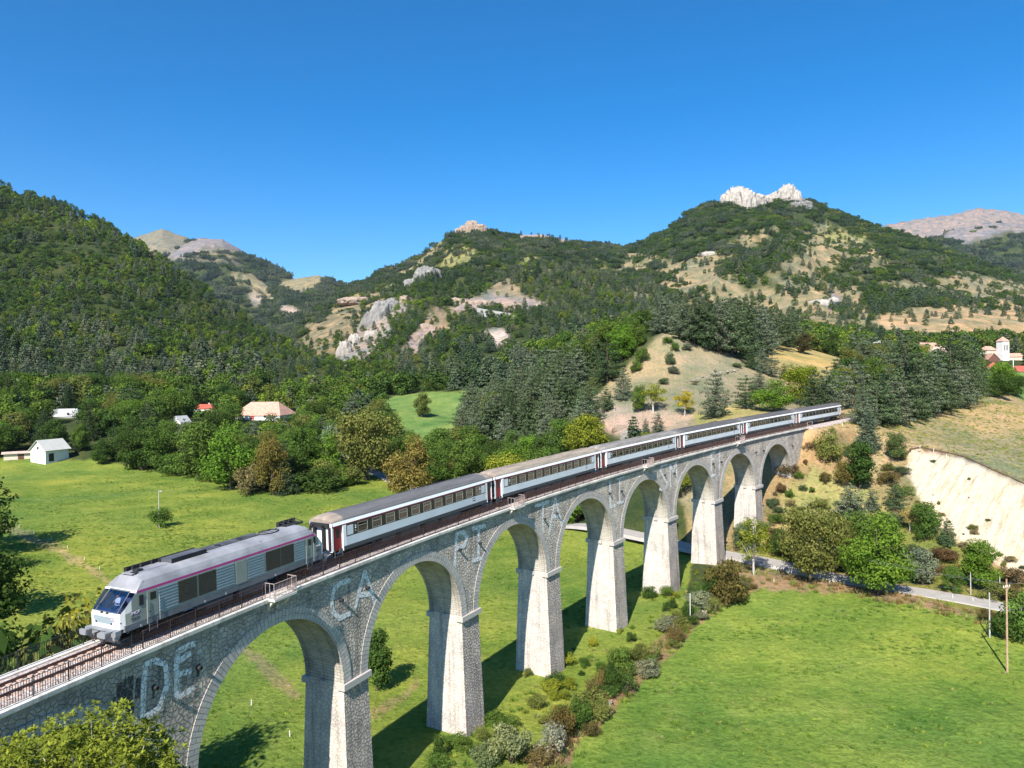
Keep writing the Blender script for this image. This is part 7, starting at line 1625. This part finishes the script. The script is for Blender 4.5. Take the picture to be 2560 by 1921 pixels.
bushes([(1975,985),(2080,1000),(2212,1060),(2212,1290),(2100,1200),(2010,1120)], 8, 32, (.3, .8), [BL_OLIVE, PN], 'small bush growing on the upper pale sandy bank', 'bushes on the sandy bank')
bushes([(1955,1080),(2020,1080),(2120,1150),(2230,1240),(2230,1310),(2100,1240),(2000,1150)], 60, 37, (.3, 1.3), [BL_OLIVE, (0.20,0.17,0.08), (0.24,0.19,0.10)], 'small brownish bush at the lower edge of the sandy bank', 'bushes below the sandy bank')
bushes(STRIP, 105, 33, (.6, 2.8), [BL_OLIVE, BL_MID, BL_DARK, (0.15,0.12,0.045), BL_OLIVE, (0.20,0.22,0.13)], 'bush in the overgrown strip between viaduct and right meadow', 'bushes in the overgrown strip')
bushes(ROUGHP, 45, 34, (.5, 1.8), [BL_OLIVE, BL_MID, BL_YEL, BL_DARK], 'low bush in the rough grass beside the piers', 'bushes in the rough grass')
bushes([(1700,1195),(1850,1215),(2212,1290),(2212,1325),(2100,1300),(1700,1216)], 40, 35, (1.5, 4.5), [BL_OLIVE, BL_MID, BL_DARK, (0.20,0.22,0.14)], 'bush beyond the road at the foot of the sandy bank', 'bushes beyond the road')
bushes([(210,985),(430,1018),(545,1062),(620,1064),(700,1040),(780,1030),(780,1045),(620,1076),(540,1074),(430,1034),(210,1002)], 120, 36, (4.0, 9.0), [BL_DARK, BL_MID, BL_OLIVE], 'bush in the dense hem of the wood behind the left meadow', 'bushes along the wood edge')

def bank_edge():                            # dark broken turf edge along the top of the sandy bank
    q = [hit(x, y, 100, 260) for x, y in [(1960,985),(1968,972),(1990,968),(2030,975),(2080,988),(2120,1005),(2160,1022),(2212,1045),(2260,1068),(2310,1092)]]; q = np.array([p for p in q if p is not None])
    d = np.r_[0, np.cumsum(np.hypot(*(q[1:, :2]-q[:-1, :2]).T))]; s = np.arange(0, d[-1], .35); x = np.interp(s, d, q[:, 0]); y = np.interp(s, d, q[:, 1]); rg = np.random.default_rng(2); y = y+fbm(s/2.5, s*0, 4, 3)*1.1; z = ground(x, y); rows = []
    for i in range(len(s)):
        j = rg.uniform(-.12, .12); rows.append([(x[i]-.1, y[i]+.9, z[i]+.02), (x[i], y[i]+.2+j, z[i]+.28+j*.5), (x[i], y[i]-.15+j, z[i]+.18), (x[i]+.05, y[i]-.3+j, z[i]-.45+j), (x[i]+.1, y[i]-.9, z[i]-.9)])
    mb = MB(); mb.grid([r[::-1] for r in rows]); tag(mb.build('bank_edge', flat('turf_edge_earth', (0.10,0.065,0.04), .95, 0, .4, 2, .1)), 'dark broken turf edge along the top of the sandy bank', kind='structure')
bank_edge()
# ------------------------------------------------------------------ air: the far hills fade a little towards blue
def haze():
    m = bpy.data.materials.new('haze'); m.use_nodes = True; n = m.node_tree; n.nodes.remove(n.nodes['Principled BSDF'])
    v = n.nodes.new('ShaderNodeVolumePrincipled'); v.inputs['Color'].default_value = (0.72, 0.84, 1.0, 1); v.inputs['Density'].default_value = 2.2e-5; v.inputs['Anisotropy'].default_value = 0.2
    n.links.new(v.outputs[0], n.nodes['Material Output'].inputs['Volume'])
    mb = MB(); mb.box(-9600, 9600, -9600, 10100, -75, 1700); o = mb.build('haze', m); tag(o, 'thin blue haze in the mountain air', kind='stuff')
haze()

# trees and bushes that still read alike: say which is the nearer
def tell_apart():
    by = {}
    for o in bpy.data.objects:
        if o.parent is None and 'label' in o and o.get('category') in ('tree', 'shrub'): by.setdefault(o['label'], []).append(o)
    W_ = {2: ['nearer', 'farther'], 3: ['nearest', 'middle', 'farthest'], 4: ['nearest', 'second nearest', 'third nearest', 'farthest']}
    for l, os_ in by.items():
        if len(os_) in W_:
            for o, w_ in zip(sorted(os_, key=lambda q: q.location.y), W_[len(os_)]): o['label'] = w_+' '+l
tell_apart()
